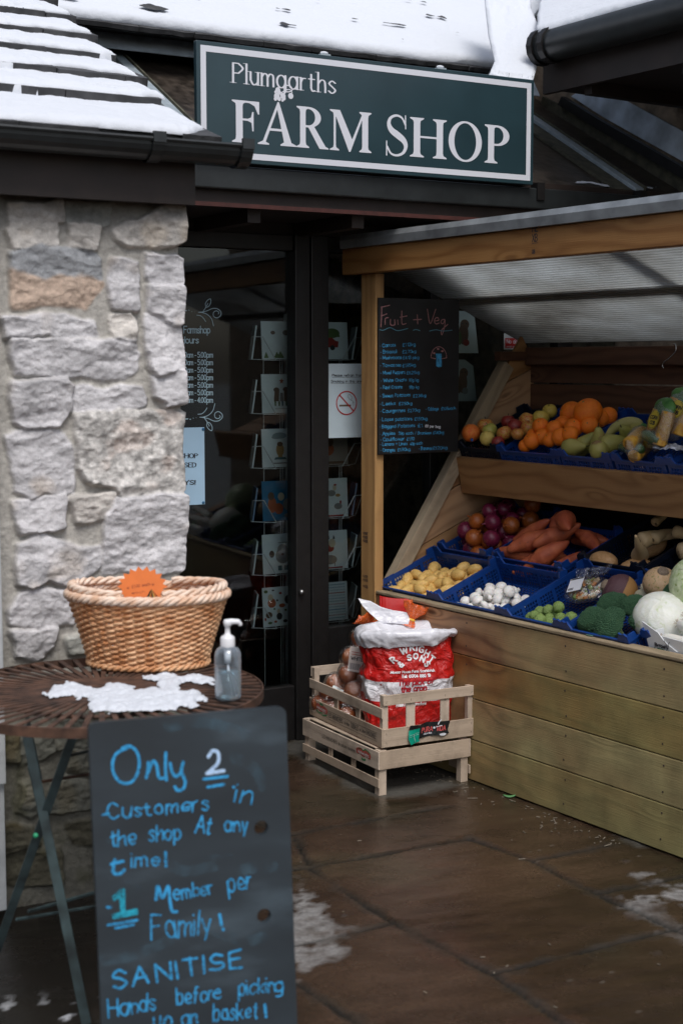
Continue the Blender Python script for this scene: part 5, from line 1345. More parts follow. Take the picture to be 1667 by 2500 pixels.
# ================================================================== TRAYS
m_tray = mat('blue_plastic', (.006, .045, .22), .38, spec=.5, noise=.2, nscale=20)
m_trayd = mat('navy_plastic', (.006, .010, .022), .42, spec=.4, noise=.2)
TRAY = {}
def make_tray(M, w, d, h, m, label, group):
    root = thing('produce_tray', label, 'tray', M, group)
    t = .0025; hm = h - .022
    def wall(Mw, L, name):
        b = MB()
        def bx(x0, x1, z0, z1, e=0): b.box(Mw, x0, x1, -t / 2 - e, t / 2 + e, z0, z1)
        # solid frame with groups of square holes
        bx(0, L, 0, .014); bx(.0, L, hm - .018, hm - .004)
        n = int(L / .0125); x = .010; k = 0
        zs = np.linspace(.014, hm - .018, 5)
        while x < L - .012:
            if k % 6 == 5: bx(x, x + .0125, .014, hm - .018)
            else:
                bx(x, x + .0042, .014, hm - .018)
                for z in zs[1:-1]: bx(x + .0042, x + .0125, z - .0018, z + .0018)
            x += .0125; k += 1
        bx(0, .010, .014, hm - .018); bx(L - .012, L, .014, hm - .018)
        return b.build(name, m, root)
    wall(M @ T_(0, t / 2, 0), w, 'wall'); wall(M @ T_(0, d - t / 2, 0), w, 'wall')
    wall(M @ RZ(pi / 2) @ T_(t, -t / 2, 0), d - 2 * t, 'wall'); wall(M @ T_(w, 0, 0) @ RZ(pi / 2) @ T_(t, t / 2, 0), d - 2 * t, 'wall')
    b = MB()
    for x in np.arange(.006, w - .01, .017): b.box(M, x, x + .005, .003, d - .003, .004, .007)
    for y in np.arange(.006, d - .01, .017): b.box(M, .003, w - .003, y, y + .005, .0015, .0039)
    b.build('floor', m, root)
    b = MB(); e = .006; hl = hm - .004
    for x0, x1, y0, y1 in ((-e, w + e, -e, .002), (-e, w + e, d - .002, d + e), (-e, .002, .0021, d - .0021), (w - .002, w + e, .0021, d - .0021)):
        b.box(M, x0, x1, y0, y1, hl, hl + .005)
    b.build('rim', m, root)
    for cx, cy in ((0, 0), (1, 0), (0, 1), (1, 1)):
        b = MB(); X0 = -.005 if cx == 0 else w - .045; Y0 = -.005 if cy == 0 else d - .035
        xo = -.006 if cx == 0 else w - .001; yo = -.006 if cy == 0 else d - .001
        b.prism(M @ T_(0, yo, 0) @ RX(pi / 2), [(X0, hl + .0052), (X0 + .05, hl + .0052), (X0 + (.038 if cx == 0 else .05), h - .004), (X0 + .034, h + .004), (X0 + .022, h), (X0 + .012, h + .004), (X0 + (0 if cx == 0 else .012), h - .004)], -.007, 0)
        b.prism(M @ T_(xo, 0, 0) @ RZ(pi / 2) @ RX(pi / 2), [(Y0, hl + .0052), (Y0 + .04, hl + .0052), (Y0 + .035, h), (Y0 + .005, h)], .0, .007)
        b.build('stacking_corner', m, root)
    return root
def tray(base, s, y, w, d, m, label, dz=0.0, h=.105, group='produce trays on the stall'):
    M = base @ T_(s, y, dz)
    k = (w, d, h, m.name)
    if k not in TRAY: TRAY[k] = make_tray(M, w, d, h, m, label, group)
    else: copy_tree(TRAY[k], M, label, group)
    return M
def pack(n, w, d, rf, seed, heap=.0, tries=26, pad=.0, x0=0, y0=0, z0=.008, prev=None):
    rs = np.random.RandomState(seed); out = list(prev or []); n0 = len(out)
    for k in range(n):
        r = rf(rs); best = None
        for _ in range(tries):
            x = rs.uniform(x0 + r + .004, w - r - .004); y = rs.uniform(y0 + r + .004, d - r - .004); z = z0 + r
            for (X, Y, Z, R) in out:
                q = (x - X) ** 2 + (y - Y) ** 2; s = (R + r) * (1 - pad)
                if q < s * s: z = max(z, Z + math.sqrt(s * s - q))
            c = z + heap * math.hypot((x - (x0 + w) / 2) / w, (y - (y0 + d) / 2) / d)
            if best is None or c < best[0]: best = (c, x, y, z)
        out.append((best[1], best[2], best[3], r))
    return out[n0:]
def rot(rs, flat=.4):
    return RZ(rs.uniform(0, 2 * pi)) @ RX(rs.uniform(-flat, flat)) @ RY(rs.uniform(-flat, flat))
def pmat(name, c1, c2, scale=8, rough=.45, bump=.0005, bscale=80, spots=None, sub=0.0, detail=4, lo=.35, hi=.65, zgrad=None):
    """skin of a fruit or root: two natural colours mixed by noise"""
    if name in MATS: return MATS[name]
    m = bpy.data.materials.new(name); m.use_nodes = True; t = m.node_tree; b = t.nodes['Principled BSDF']; N = t.nodes.new; L = t.links.new
    tc = N('ShaderNodeTexCoord'); oi = N('ShaderNodeObjectInfo')
    ad = N('ShaderNodeVectorMath'); ad.operation = 'MULTIPLY_ADD'; ad.inputs[1].default_value = (1, 1, 1)
    sc = N('ShaderNodeVectorMath'); sc.operation = 'SCALE'; sc.inputs['Scale'].default_value = 31.0
    cb = N('ShaderNodeCombineXYZ'); L(oi.outputs['Random'], cb.inputs[0]); L(oi.outputs['Random'], cb.inputs[1]); L(cb.outputs[0], sc.inputs[0])
    L(tc.outputs['Object'], ad.inputs[0]); L(sc.outputs[0], ad.inputs[2])
    nz = N('ShaderNodeTexNoise'); nz.inputs['Scale'].default_value = scale; nz.inputs['Detail'].default_value = detail; L(ad.outputs[0], nz.inputs['Vector'])
    f = nz.outputs[0]
    if zgrad:
        se = N('ShaderNodeSeparateXYZ'); L(tc.outputs['Object'], se.inputs[0]); mm = N('ShaderNodeMath'); mm.operation = 'MULTIPLY_ADD'; mm.inputs[1].default_value = zgrad; L(se.outputs[2], mm.inputs[0]); L(f, mm.inputs[2]); f = mm.outputs[0]
    mr = N('ShaderNodeMapRange'); mr.inputs[1].default_value = lo; mr.inputs[2].default_value = hi; L(f, mr.inputs[0])
    mx = N('ShaderNodeMix'); mx.data_type = 'RGBA'; L(mr.outputs[0], mx.inputs[0]); mx.inputs[6].default_value = (*c1, 1); mx.inputs[7].default_value = (*c2, 1)
    last = mx.outputs[2]
    if spots:
        vo = N('ShaderNodeTexNoise'); vo.inputs['Scale'].default_value = spots[1]; vo.inputs['Detail'].default_value = 3; L(ad.outputs[0], vo.inputs['Vector'])
        g = N('ShaderNodeMapRange'); g.inputs[1].default_value = spots[2]; g.inputs[2].default_value = spots[2] + .08; L(vo.outputs[0], g.inputs[0])
        m2 = N('ShaderNodeMix'); m2.data_type = 'RGBA'; L(g.outputs[0], m2.inputs[0]); L(last, m2.inputs[6]); m2.inputs[7].default_value = (*spots[0], 1); last = m2.outputs[2]
    L(last, b.inputs['Base Color']); b.inputs['Roughness'].default_value = rough
    if sub: b.inputs['Subsurface Weight'].default_value = sub; b.inputs['Subsurface Radius'].default_value = (.01, .005, .003); b.inputs['Subsurface Scale'].default_value = .5
    nb = N('ShaderNodeTexNoise'); nb.inputs['Scale'].default_value = bscale; nb.inputs['Detail'].default_value = 4; L(ad.outputs[0], nb.inputs['Vector'])
    bp = N('ShaderNodeBump'); bp.inputs['Distance'].default_value = bump; L(nb.outputs[0], bp.inputs['Height']); L(bp.outputs[0], b.inputs['Normal'])
    MATS[name] = m; return m
def nz3(D, f, seed, o=3):
    return (fbm(D[..., 0] * f + 5, D[..., 1] * f + D[..., 2] * f * .7, o, seed) + fbm(D[..., 2] * f + 9, D[..., 0] * f * .6 - D[..., 1] * f, o, seed + 7)) * .5
PROTO = {}
def proto(key, make):
    if key not in PROTO: PROTO[key] = make()
    return PROTO[key]
def put_item(key, make, M, name, label, cat, group):
    """first use builds the mesh tree at M; later uses copy it"""
    if key not in PROTO:
        o = make(M); tag(o, label, cat, group); PROTO[key] = o; return o
    return copy_tree(PROTO[key], M, label, group)
def potato_(M, mt, k=0, ax=(1, .72, .66), amp=.10, nm='potato', nu=18, nv=12):
    b = MB(); f = lambda D: D * np.array(ax) * (1 + amp * nz3(D, 1.4, k)[..., None])
    b.ball(M, f, nu, nv); return b.build(nm, mt, M=M, smooth=True)

def lower_row():
    # ---------------- potatoes
    M = tray(MS1, .035, .012, .385, .31, m_tray, 'blue tray of small yellow potatoes at the lower left end of the stall')
    mt = pmat('potato_skin', (.66, .40, .11), (.80, .54, .19), 9, .5, .0006, 60, ((.30, .17, .07), 60, .70), sub=.08)
    for i, (x, y, z, r) in enumerate(pack(54, .385, .31, lambda g: g.uniform(.020, .026), 4, heap=.02, pad=.14)):
        rs = np.random.RandomState(i); k = i % 3
        Mi = M @ T_(x, y, z) @ rot(rs, .3) @ SCL(r * rs.uniform(1.4, 1.85), r * rs.uniform(.88, 1.02), r * .92)
        put_item(('pot', k), lambda Mq, k=k: potato_(Mq, mt, k, (1, 1, 1), .14), Mi, 'potato', 'small yellow potato in the tray beside the mushrooms', 'potato', 'yellow potatoes in the left tray')
    # ---------------- mushrooms
    M = tray(MS1, .432, .010, .385, .31, m_tray, 'blue tray of white button mushrooms between potatoes and sprouts')
    mm = pmat('mushroom_skin', (.80, .77, .73), (.86, .84, .82), 14, .6, .0004, 40, ((.62, .48, .38), 30, .74), sub=.15)
    def mush(Mq, k):
        b = MB(); f = lambda D: np.where((D[..., 2] > -.15)[..., None], D * np.array([1, 1, .82]), D * np.array([.92, .92, .55])) * (1 + .05 * nz3(D, 1.5, k)[..., None])
        b.ball(Mq, f, 18, 12); b.lathe(Mq, [(.0, -1.25), (.36, -1.22), (.42, -1.05), (.36, -.6), (.42, -.3)], 12)
        return b.build('mushroom', mm, M=Mq, smooth=True)
    P = [p for p in pack(44, .31, .235, lambda g: g.uniform(.0185, .024), 9, heap=.10, pad=.10)]
    for i, (x, y, z, r) in enumerate(P):
        rs = np.random.RandomState(100 + i)
        put_item(('mush', i % 2), lambda Mq, i=i: mush(Mq, i % 2), M @ T_(x + .02, y, z) @ RZ(rs.uniform(0, 6.28)) @ RX(rs.uniform(-1.5, 1.5)) @ SCL(r), 'mushroom', 'white button mushroom heaped in the blue tray', 'mushroom', 'mushrooms in the blue tray')
    # ---------------- sprouts
    M = tray(MS1, .825, .006, .30, .40, m_tray, 'blue tray of loose green sprouts right of the mushrooms')
    msp = pmat('sprout_leaf', (.10, .20, .03), (.32, .42, .14), 26, .45, .0015, 50, ((.55, .58, .36), 18, .66))
    def sprout(Mq, k):
        b = MB(); f = lambda D: D * (1 + .10 * np.abs(np.sin(3 * np.arctan2(D[..., 1], D[..., 0]) + 3 * D[..., 2] + k)) - .05 + .05 * nz3(D, 2, k))[..., None]
        b.ball(Mq, f, 22, 14); b.lathe(Mq, [(0, -1.15), (.22, -1.12), (.28, -.85)], 10)
        return b.build('sprout', msp, M=Mq, smooth=True)
    for i, (x, y, z, r) in enumerate(pack(26, .285, .17, lambda g: g.uniform(.016, .023), 5, pad=.08)):
        rs = np.random.RandomState(200 + i)
        put_item(('spr', i % 2), lambda Mq, i=i: sprout(Mq, i % 2), M @ T_(x, y, z) @ rot(rs, 2.0) @ SCL(r), 'sprout', 'small green sprout at the front of its blue tray', 'sprout', 'sprouts in the blue tray')
    # ---------------- vegetable tray with broccoli
    M = tray(MS1, 1.135, .002, .30, .40, m_tray, 'blue tray of broccoli, swede and a salad pack on the lower shelf')
    mbr = pmat('broccoli_floret', (.035, .15, .075), (.14, .32, .15), 26, .85, .012, 120, ((.16, .22, .05), 9, .66))
    mst = pmat('broccoli_stalk', (.22, .32, .12), (.34, .42, .20), 12, .6)
    def broc(Mq, k):
        root = thing('broccoli', '', '', Mq)
        b = MB(); cs = np.random.RandomState(k).randn(9, 3); cs[:, 2] = np.abs(cs[:, 2]) + .2; cs /= np.linalg.norm(cs, axis=1)[:, None]
        def f(D):
            q = np.max(np.stack([D @ c for c in cs], -1), -1)
            rr = .80 + .22 * sstep(.55, 1.0, q)
            rr = rr + .06 * np.abs(nz3(D, 6, k, 3)) + .10 * nz3(D, 13, k + 2, 2)
            return D * rr[..., None] * np.where(D[..., 2:] < -.1, np.array([.72, .72, .35]), np.array([1.0, .82, .62]))
        b.ball(Mq, f, 48, 30)
        rs = np.random.RandomState(k + 50); n = 620; ii = np.arange(n) + .5; ph = np.arccos(1 - 1.55 * ii / n); tt = pi * (1 + 5 ** .5) * ii
        dirs = np.stack([np.cos(tt) * np.sin(ph), np.sin(tt) * np.sin(ph), np.cos(ph)], 1); surf = f(dirs[:, None, :])[:, 0]
        for q, dd in zip(surf, dirs):
            e = rs.uniform(.040, .068); b.ball(Mq @ T_(*(q + dd * .012)) @ SCL(e), None, 7, 5)
        h = b.build('head', mbr, root, smooth=True)
        b = MB(); b.lathe(Mq, [(0, -1.1), (.22, -1.08), (.26, -.8), (.34, -.4), (.5, -.12)], 12); b.build('stalk', mst, root, smooth=True)
        return root
    for i, (s, y, z, sc, rz, rx, lb) in enumerate([(.055, .075, .075, .062, .3, .5, 'broad dark broccoli head at the front left of its tray'), (.165, .058, .085, .066, 2.0, .5, 'yellowing broccoli head in the middle front of the tray'), (.075, .165, .10, .056, 1.1, .2, 'broccoli head beside the salad pack'),
                             (.185, .165, .105, .055, 2.8, .15, 'broccoli head below the purple swede'), (.265, .12, .10, .052, 4.0, .3, 'broccoli head tucked against the white cabbage'), (.29, .25, .13, .050, 5.0, .3, 'broccoli head half hidden below the turnip')]):
        put_item(('broc', i % 3), lambda Mq, i=i: broc(Mq, i % 3), M @ T_(s, y, z) @ RX(rx) @ RZ(rz) @ SCL(sc * .98), 'broccoli', lb, 'broccoli', 'broccoli heads in the front tray')
    msw = pmat('swede_skin', (.10, .045, .055), (.42, .22, .07), 7, .6, .0012, 60, ((.22, .13, .10), 24, .62), zgrad=-9)
    def swede(Mq, mt, nm, rings=True):
        b = MB()
        f = lambda D: D * np.array([1, 1, .92]) * (1 + .05 * nz3(D, 1.3, 3) + (.018 * np.sin(26 * D[..., 2]) * (D[..., 2] > .45) if rings else 0))[..., None]
        b.ball(Mq, f, 40, 30)
        r = b.build(nm, mt, M=Mq, smooth=True)
        c = MB(); c.lathe(Mq, [(.34, .82), (.30, .95), (.24, 1.02), (.17, 1.0), (.14, 1.06), (.0, 1.04)], 14); c.build('neck', pmat('root_neck', (.20, .13, .09), (.42, .34, .25), 40, .8, .003), r, smooth=True)
        return r
    q = onpl(1512, 1447, SP0 + SY * .31, SY)
    o = swede(FR(q + np.array([0, 0, .0]), SX, SY) @ RY(-.9) @ RX(.75) @ SCL(.066), msw, 'swede'); tag(o, 'large purple and orange swede lying behind the broccoli', 'swede')
    q = onpl(1612, 1425, SP0 + SY * .33, SY)
    mtu = pmat('turnip_skin', (.56, .36, .19), (.60, .42, .26), 7, .55, .001, 40, ((.28, .26, .08), 6, .58))
    o = swede(FR(q, SX, SY) @ RY(.5) @ RX(.3) @ SCL(.061), mtu, 'turnip', False); tag(o, 'pale orange swede with green side behind the white cabbage', 'swede')
    for (px, py, t, r, lb) in ((1568, 1434, .40, .028, 'pale green turnip between the two swedes'), (1568, 1452, .32, .024, 'small pale turnip in front of the green one')):
        q = onpl(px, py, SP0 + SY * t, SY); o = potato_(FR(q, SX, SY) @ SCL(r * 1.3, r, r * .8), pmat('turnip_pale', (.50, .48, .30), (.62, .56, .44), 20, .6), 3, (1, 1, 1), .06, 'turnip'); tag(o, lb, 'turnip')
    # salad pack with film and white label
    q = onpl(1432, 1440, SP0 + SY * .27, SY); Mq = FR(q, SX, SY) @ RX(.65) @ RZ(.35)
    root = thing('salad_pack', 'clear film pack of chopped vegetables with a white barcode label', 'vegetable pack', Mq)
    mfilm = bpy.data.materials.new('clear_film'); mfilm.use_nodes = True; t = mfilm.node_tree; t.nodes.clear(); N = t.nodes.new; L = t.links.new
    g = N('ShaderNodeBsdfGlossy'); g.inputs['Roughness'].default_value = .16; tr = N('ShaderNodeBsdfTransparent'); lw = N('ShaderNodeLayerWeight'); lw.inputs[0].default_value = .30
    nzz = N('ShaderNodeTexNoise'); nzz.inputs['Scale'].default_value = 26; nzz.inputs['Detail'].default_value = 5; nzz.inputs['Roughness'].default_value = .7; bp = N('ShaderNodeBump'); bp.inputs['Distance'].default_value = .012; tcc = N('ShaderNodeTexCoord')
    L(tcc.outputs['Object'], nzz.inputs['Vector']); L(nzz.outputs[0], bp.inputs['Height']); L(bp.outputs[0], g.inputs['Normal']); L(bp.outputs[0], lw.inputs['Normal'])
    mt_ = N('ShaderNodeMath'); mt_.operation = 'MULTIPLY_ADD'; mt_.inputs[1].default_value = .60; mt_.inputs[2].default_value = .17; L(lw.outputs['Facing'], mt_.inputs[0])
    mx = N('ShaderNodeMixShader'); ou = N('ShaderNodeOutputMaterial'); L(mt_.outputs[0], mx.inputs[0]); L(tr.outputs[0], mx.inputs[1]); L(g.outputs[0], mx.inputs[2]); L(mx.outputs[0], ou.inputs[0]); MATS['clear_film'] = mfilm
    rs = np.random.RandomState(3)
    cols_ = [pmat('chopped_carrot', (.62, .20, .03), (.66, .26, .05), 9), pmat('chopped_leek', (.20, .32, .06), (.42, .48, .18), 20), pmat('chopped_swede', (.66, .44, .24), (.70, .52, .32), 9), mat('chopped_onion', (.70, .68, .60), .5)]
    for k, mc in enumerate(cols_):
        b = MB()
        for _ in range(26):
            a = rs.uniform(0, 6.28); rr = rs.uniform(0, 1) ** .5
            Mc = Mq @ T_(rr * .070 * cos(a), rr * .050 * sin(a), rs.uniform(-.01, .018) * (1 - rr * .6)) @ RZ(rs.uniform(0, 6)) @ RX(rs.uniform(-1, 1)); e = rs.uniform(.005, .010); b.box(Mc, -e, e, -e * .7, e * .7, -e * .6, e * .6)
        b.build('chopped_vegetables', mc, root, bevel=.001)
    b = MB(); f = lambda D: D * np.array([.092, .062, .030]) * (1 + .12 * nz3(D, 4, 3)[..., None]); b.ball(Mq, f, 40, 24); b.build('film', mfilm, root, smooth=True)
    b = MB(); u, v = np.meshgrid(np.linspace(-1, 1, 24), np.linspace(0, 1, 14), indexing='ij'); Pp = np.stack([u * .06 * (1 + v * .25) , .05 + v * .055, .012 + .016 * nz3(np.stack([u * 2, v * 2, u], -1), 2.4, 5)], -1); b.grid(tp(Mq, Pp.reshape(-1, 3)).reshape(Pp.shape)); b.build('film_end', mfilm, root, smooth=True)
    b = MB(); b.box(Mq @ T_(-.03, .0, .0305) @ RZ(.12), -.028, .026, -.036, .034, 0, .0008); lb = b.build('paper_label', m_white, root)
    b = MB()
    for k in range(9): b.box(Mq @ T_(-.03, .0, .0305) @ RZ(.12), -.024 + k * .0023, -.0228 + k * .0023, -.030, -.018, .001, .0014)
    b.box(Mq @ T_(-.03, .0, .0305) @ RZ(.12), -.026, .024, .026, .032, .001, .0014); b.build('barcode', m_ink, lb)
    # ---------------- cabbages and leek box at the right edge
    tray(MS1, 1.455, .05, .40, .31, m_tray, 'blue tray under the cabbages at the right edge of the lower shelf')
    mcb = pmat('white_cabbage_leaf', (.74, .76, .66), (.82, .83, .78), 5, .42, .0012, 16, ((.60, .66, .44), 3, .60), sub=.1)
    mcg = pmat('green_cabbage_leaf', (.44, .55, .27), (.66, .72, .50), 6, .4, .0015, 18, ((.25, .36, .08), 5, .62), sub=.1)
    def cabb(Mq, mt, k, nm):
        b = MB()
        def f(D):
            a = np.arctan2(D[..., 1], D[..., 0])
            fold = np.zeros(D.shape[:2])
            for j, (ph, tl) in enumerate([(0.3, .5), (2.2, .2), (4.1, .6), (5.3, -.2)]):
                d_ = np.sin((a - ph) * .5 + .6 * D[..., 2] + tl); fold += .018 * sstep(-.02, .02, d_ + .06 * nz3(D, 2.5, j + k))
            vein = .006 * np.abs(np.sin(a * 7 + 2.2 * D[..., 2]))
            return D * (1 + fold - vein + .02 * nz3(D, 1.6, k))[..., None] * np.array([1, 1, .88])
        b.ball(Mq, f, 70, 46); return b.build(nm, mt, M=Mq, smooth=True)
    q = onpl(1617, 1512, SP0 + SY * .17, SY); o = cabb(FR(q, SX, SY) @ RX(.5) @ RY(.3) @ SCL(.098, .090, .090), mcb, 2, 'cabbage'); tag(o, 'big smooth white cabbage above the leek box', 'cabbage')
    q = onpl(1700, 1425, SP0 + SY * .27, SY); o = cabb(FR(q, SX, SY) @ RX(.9) @ SCL(.090), mcg, 6, 'cabbage'); tag(o, 'pale green cabbage cut off by the right edge', 'cabbage')
    # leek box: white card with green print, leeks inside
    q = onpl(1640, 1600, SP0 + SY * .05, SY); s0 = float((q - SP0) @ SX)
    MBx = shelf_frame(.075, .592, s0 - .10, R_(8)) @ RZ(R_(-6))
    m_cb = mat('white_card_box', (.74, .76, .78), .55, noise=.06)
    root = thing('leek_box', 'open white cardboard box of leeks with green lettering at the right edge', 'box', MBx)
    b = MB(); b.box(MBx, 0, .50, 0, .003, 0, .065); b.box(MBx, 0, .003, .0031, .22, 0, .075); b.box(MBx, 0.0031, .50, .0031, .22, 0, .003)
    b.build('panel', m_cb, root)
    b = MB(); b.prism(MBx @ T_(0, -.0005, 0) @ RX(pi / 2), [(-.012, -.004), (.03, -.004), (.075, .012), (.115, .028), (.06, .05), (.03, .075), (-.042, .098)], 0, .003); b.build('torn_corner', m_cb, root)
    mk = Mask(0, 0, .3, .1, .001); mk.text('LEEKS', (.012, .008), (.085, .008), .016, .0026); lett(mk, 'lettering', mat('green_print', (.01, .16, .08), .5), root, FR(tp(MBx, (0, -.0045, 0)), MBx[:3, 0], MBx[:3, 2], -MBx[:3, 1]))
    mk = Mask(0, 0, .3, .1, .001); mk.text('British', (.014, .030), (.07, .030), .010, .0016); [mk.stroke(catmull(p), .0014) for p in ([(.075, .03), (.078, .045), (.085, .055)], [(.072, .03), (.068, .045), (.060, .055)])]; lett(mk, 'lettering', m_ink, root, FR(tp(MBx, (0, -.0045, 0)), MBx[:3, 0], MBx[:3, 2], -MBx[:3, 1]))
    mlk = pmat('leek_skin', (.72, .70, .62), (.80, .79, .74), 6, .4, .0003, 30, ((.50, .36, .26), 20, .70), sub=.1)
    def leek(Mq):
        b = MB(); b.lathe(Mq, [(0, -.16), (.010, -.159), (.016, -.15), (.019, -.13), (.0165, -.08), (.0165, .12), (.02, .2)], 16); r = b.build('leek', mlk, M=Mq, smooth=True)
        rt = MB(); rs = np.random.RandomState(3)
        for _ in range(14):
            a = rs.uniform(0, 6.28); rt.tube(tp(Mq, [(0, 0, -.158), (.006 * cos(a), .006 * sin(a), -.164), (.014 * cos(a), .014 * sin(a), -.168)]), .0008, 5)
        rt.build('roots', pmat('root_hair', (.34, .26, .18), (.45, .36, .26), 30), r); return r
    for i, (x, y, z, a) in enumerate([(.13, .045, .05, .15), (.15, .08, .088, .05), (.14, .12, .052, .0), (.17, .12, .115, .25)]):
        Mi = MBx @ T_(x + .05, y, z) @ RZ(a) @ RY(pi / 2)
        put_item('leek', leek, Mi, 'leek', ['white leek at the front of the card box', 'white leek lying over the front one', 'white leek at the back of the card box', 'uppermost white leek beside the cabbage'][i], 'leek', 'leeks in the card box')
    # ---------------- second row
    y2 = .345
    M = tray(MS1, .05, y2, .30, .40, m_tray, 'blue tray of red and brown onions behind the potatoes', dz=.010)
    mro = pmat('red_onion_skin', (.10, .008, .030), (.22, .02, .06), 10, .22, .0006, 30); mbo = pmat('brown_onion_skin', (.28, .060, .012), (.44, .125, .024), 9, .28, .0006, 30, ((.20, .06, .02), 14, .66))
    def onion(Mq, mt):
        b = MB(); f = lambda D: (D * np.array([1, 1, .92]) * (1 + .03 * nz3(D, 1.5, 4) + .006 * np.sin(12 * np.arctan2(D[..., 1], D[..., 0])))[..., None])
        b.ball(Mq, f, 28, 18); b.lathe(Mq, [(.26, .86), (.12, 1.02), (.08, 1.2), (.13, 1.36), (.0, 1.3)], 10); b.lathe(Mq, [(0, -.98), (.14, -.97), (.2, -.9)], 10)
        return b.build('onion', mt, M=Mq, smooth=True)
    for i, (x, y, z, r) in enumerate(pack(34, .30, .40, lambda g: g.uniform(.031, .039), 12, heap=.03, pad=.06)):
        rs = np.random.RandomState(300 + i); red = x < .12 or (i * 3) % 7 < 3
        put_item(('on', red), lambda Mq, red=red: onion(Mq, mro if red else mbo), M @ T_(x, y, z) @ rot(rs, 1.5) @ SCL(r), 'onion', 'glossy red onion behind the potato tray' if red else 'brown onion among the red ones behind the potatoes', 'onion', 'red onions in the second tray row' if red else 'brown onions in the second tray row')
    M = tray(MS1, .395, y2, .385, .31, m_tray, 'blue tray of sweet potatoes behind the mushrooms', dz=.010)
    msp2 = pmat('sweet_potato_skin', (.34, .065, .028), (.50, .125, .045), 22, .62, .004, 45, ((.20, .07, .04), 60, .66))
    def sweet(Mq, k):
        b = MB(); n = 26; t = np.linspace(0, 1, n); rs = np.random.RandomState(k)
        r = np.sin(pi * t ** .9) ** .62 * (1 - .2 * t) * .032 * (1 + .25 * fbm(t * 5, t * 0 + k, 3, k)) + .002
        P = np.stack([(t - .5) * .19, .018 * np.sin(t * 3.2 + k), .010 * np.cos(t * 4 + k * 2)], 1)
        b.tube(tp(Mq, P), r * np.linalg.norm(Mq[:3, 0]), 18); return b.build('sweet_potato', msp2, M=Mq, smooth=True)
    SPt = [(.05, .07, .060, .3, -.1, 1), (.13, .05, .05, 1.7, .0, .85), (.22, .06, .075, 1.15, .35, 1.15), (.12, .10, .115, .75, .30, 1.1), (.07, .15, .13, .7, .3, .95), (.24, .20, .16, -.55, .15, 1.2), (.20, .16, .12, 1.0, .25, 1.05), (.31, .08, .055, 1.5, 0, .9), (.14, .22, .13, 2.4, .1, 1.0), (.31, .20, .09, -.3, -.1, .9), (.08, .24, .06, .2, 0, 1), (.26, .26, .06, .3, 0, 1), (.18, .12, .04, .1, 0, 1)]
    lbs = ['short sweet potato nearest the onions', 'upright end of a sweet potato at the tray front', 'fattest sweet potato, leaning over the front rim', 'long orange sweet potato across the middle of the heap', 'dull pink sweet potato leaning toward the onions', 'long sweet potato pointing down to the right at the back', 'sweet potato wedged behind the fattest one', 'small sweet potato at the right front corner', 'sweet potato at the back left of the heap', 'sweet potato at the right back corner', 'sweet potato at the bottom left of the tray', 'sweet potato at the bottom right of the tray', 'sweet potato at the very bottom of the heap']
    for i, (x, y, z, a, tl, sc) in enumerate(SPt):
        put_item(('sw', i % 3), lambda Mq, i=i: sweet(Mq, i % 3), M @ T_(x, y, z) @ RZ(a) @ RY(-tl) @ SCL(sc), 'sweet_potato', lbs[i], 'sweet potato', 'sweet potatoes in the blue tray')
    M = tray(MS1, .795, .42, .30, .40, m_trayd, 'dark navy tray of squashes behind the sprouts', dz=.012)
    msq = pmat('squash_skin', (.60, .32, .13), (.70, .42, .20), 6, .45, .0005, 30)
    for i, (x, y, z, lb) in enumerate([(.05, .06, .05, 'butternut squash peeping over the dark tray beside the sweet potatoes'), (.21, .06, .04, 'butternut squash low in the dark tray behind the salad pack'), (.14, .22, .05, 'butternut squash at the back of the dark tray')]):
        put_item('squash', lambda Mq: potato_(Mq, msq, 2, (1, 1, 1), .05, 'squash'), M @ T_(x, y, z) @ RZ(.6 * i) @ SCL(.065, .040, .040), 'squash', lb, 'squash', 'squashes in the dark tray')
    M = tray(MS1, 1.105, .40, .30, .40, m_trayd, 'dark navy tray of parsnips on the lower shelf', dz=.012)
    mps = pmat('parsnip_skin', (.55, .38, .19), (.66, .49, .28), 14, .6, .001, 40, ((.32, .20, .10), 30, .70))
    def pars(Mq, k):
        b = MB(); t = np.linspace(0, 1, 22); sc = np.linalg.norm(Mq[:3, 0])
        r = (.029 * (1 - t) ** 1.1 + .004) * np.clip((t + .015) * 14, .35, 1) ** .5 * (1 + .03 * np.sin(t * 60)); P = np.stack([(t) * .19, .012 * np.sin(t * 3 + k), .008 * np.sin(t * 4 + 2 * k)], 1)
        b.tube(tp(Mq, P), r * sc, 18); o = b.build('parsnip', mps, M=Mq, smooth=True)
        c = MB(); c.ball(Mq @ T_(.001, 0, 0) @ SCL(.004, .010, .010), nu=10, nv=6); c.build('crown', pmat('parsnip_crown', (.12, .08, .04), (.25, .18, .10), 60, .9), o, smooth=True); return o
    for i, (px, py, t, a, tl, sc, lb) in enumerate([(1560, 1322, .53, 1.15, .1, 1.05, 'parsnip facing out with its dark crown showing'), (1552, 1364, .50, -.75, .55, 1.05, 'bright parsnip across the tray front, tip raised to the right'), (1592, 1318, .56, 1.5, .2, .8, 'narrow parsnip standing between two others'), (1640, 1302, .60, .3, .0, .8, 'parsnip lying across the back of the dark tray'), (1655, 1350, .54, .9, .1, 1.1, 'stout parsnip at the right of the dark tray'), (1600, 1280, .62, 1.7, .5, .6, 'thin parsnip root at the top of the heap')]):
        q = onpl(px, py, SP0 + SY * t, SY)
        put_item(('par', i % 2), lambda Mq, i=i: pars(Mq, i % 2), FR(q, SX, SY) @ RZ(a) @ RY(-tl) @ SCL(sc), 'parsnip', lb, 'parsnip', 'parsnips in the dark tray')
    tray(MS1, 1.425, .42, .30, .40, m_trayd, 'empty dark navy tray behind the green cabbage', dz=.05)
lower_row()

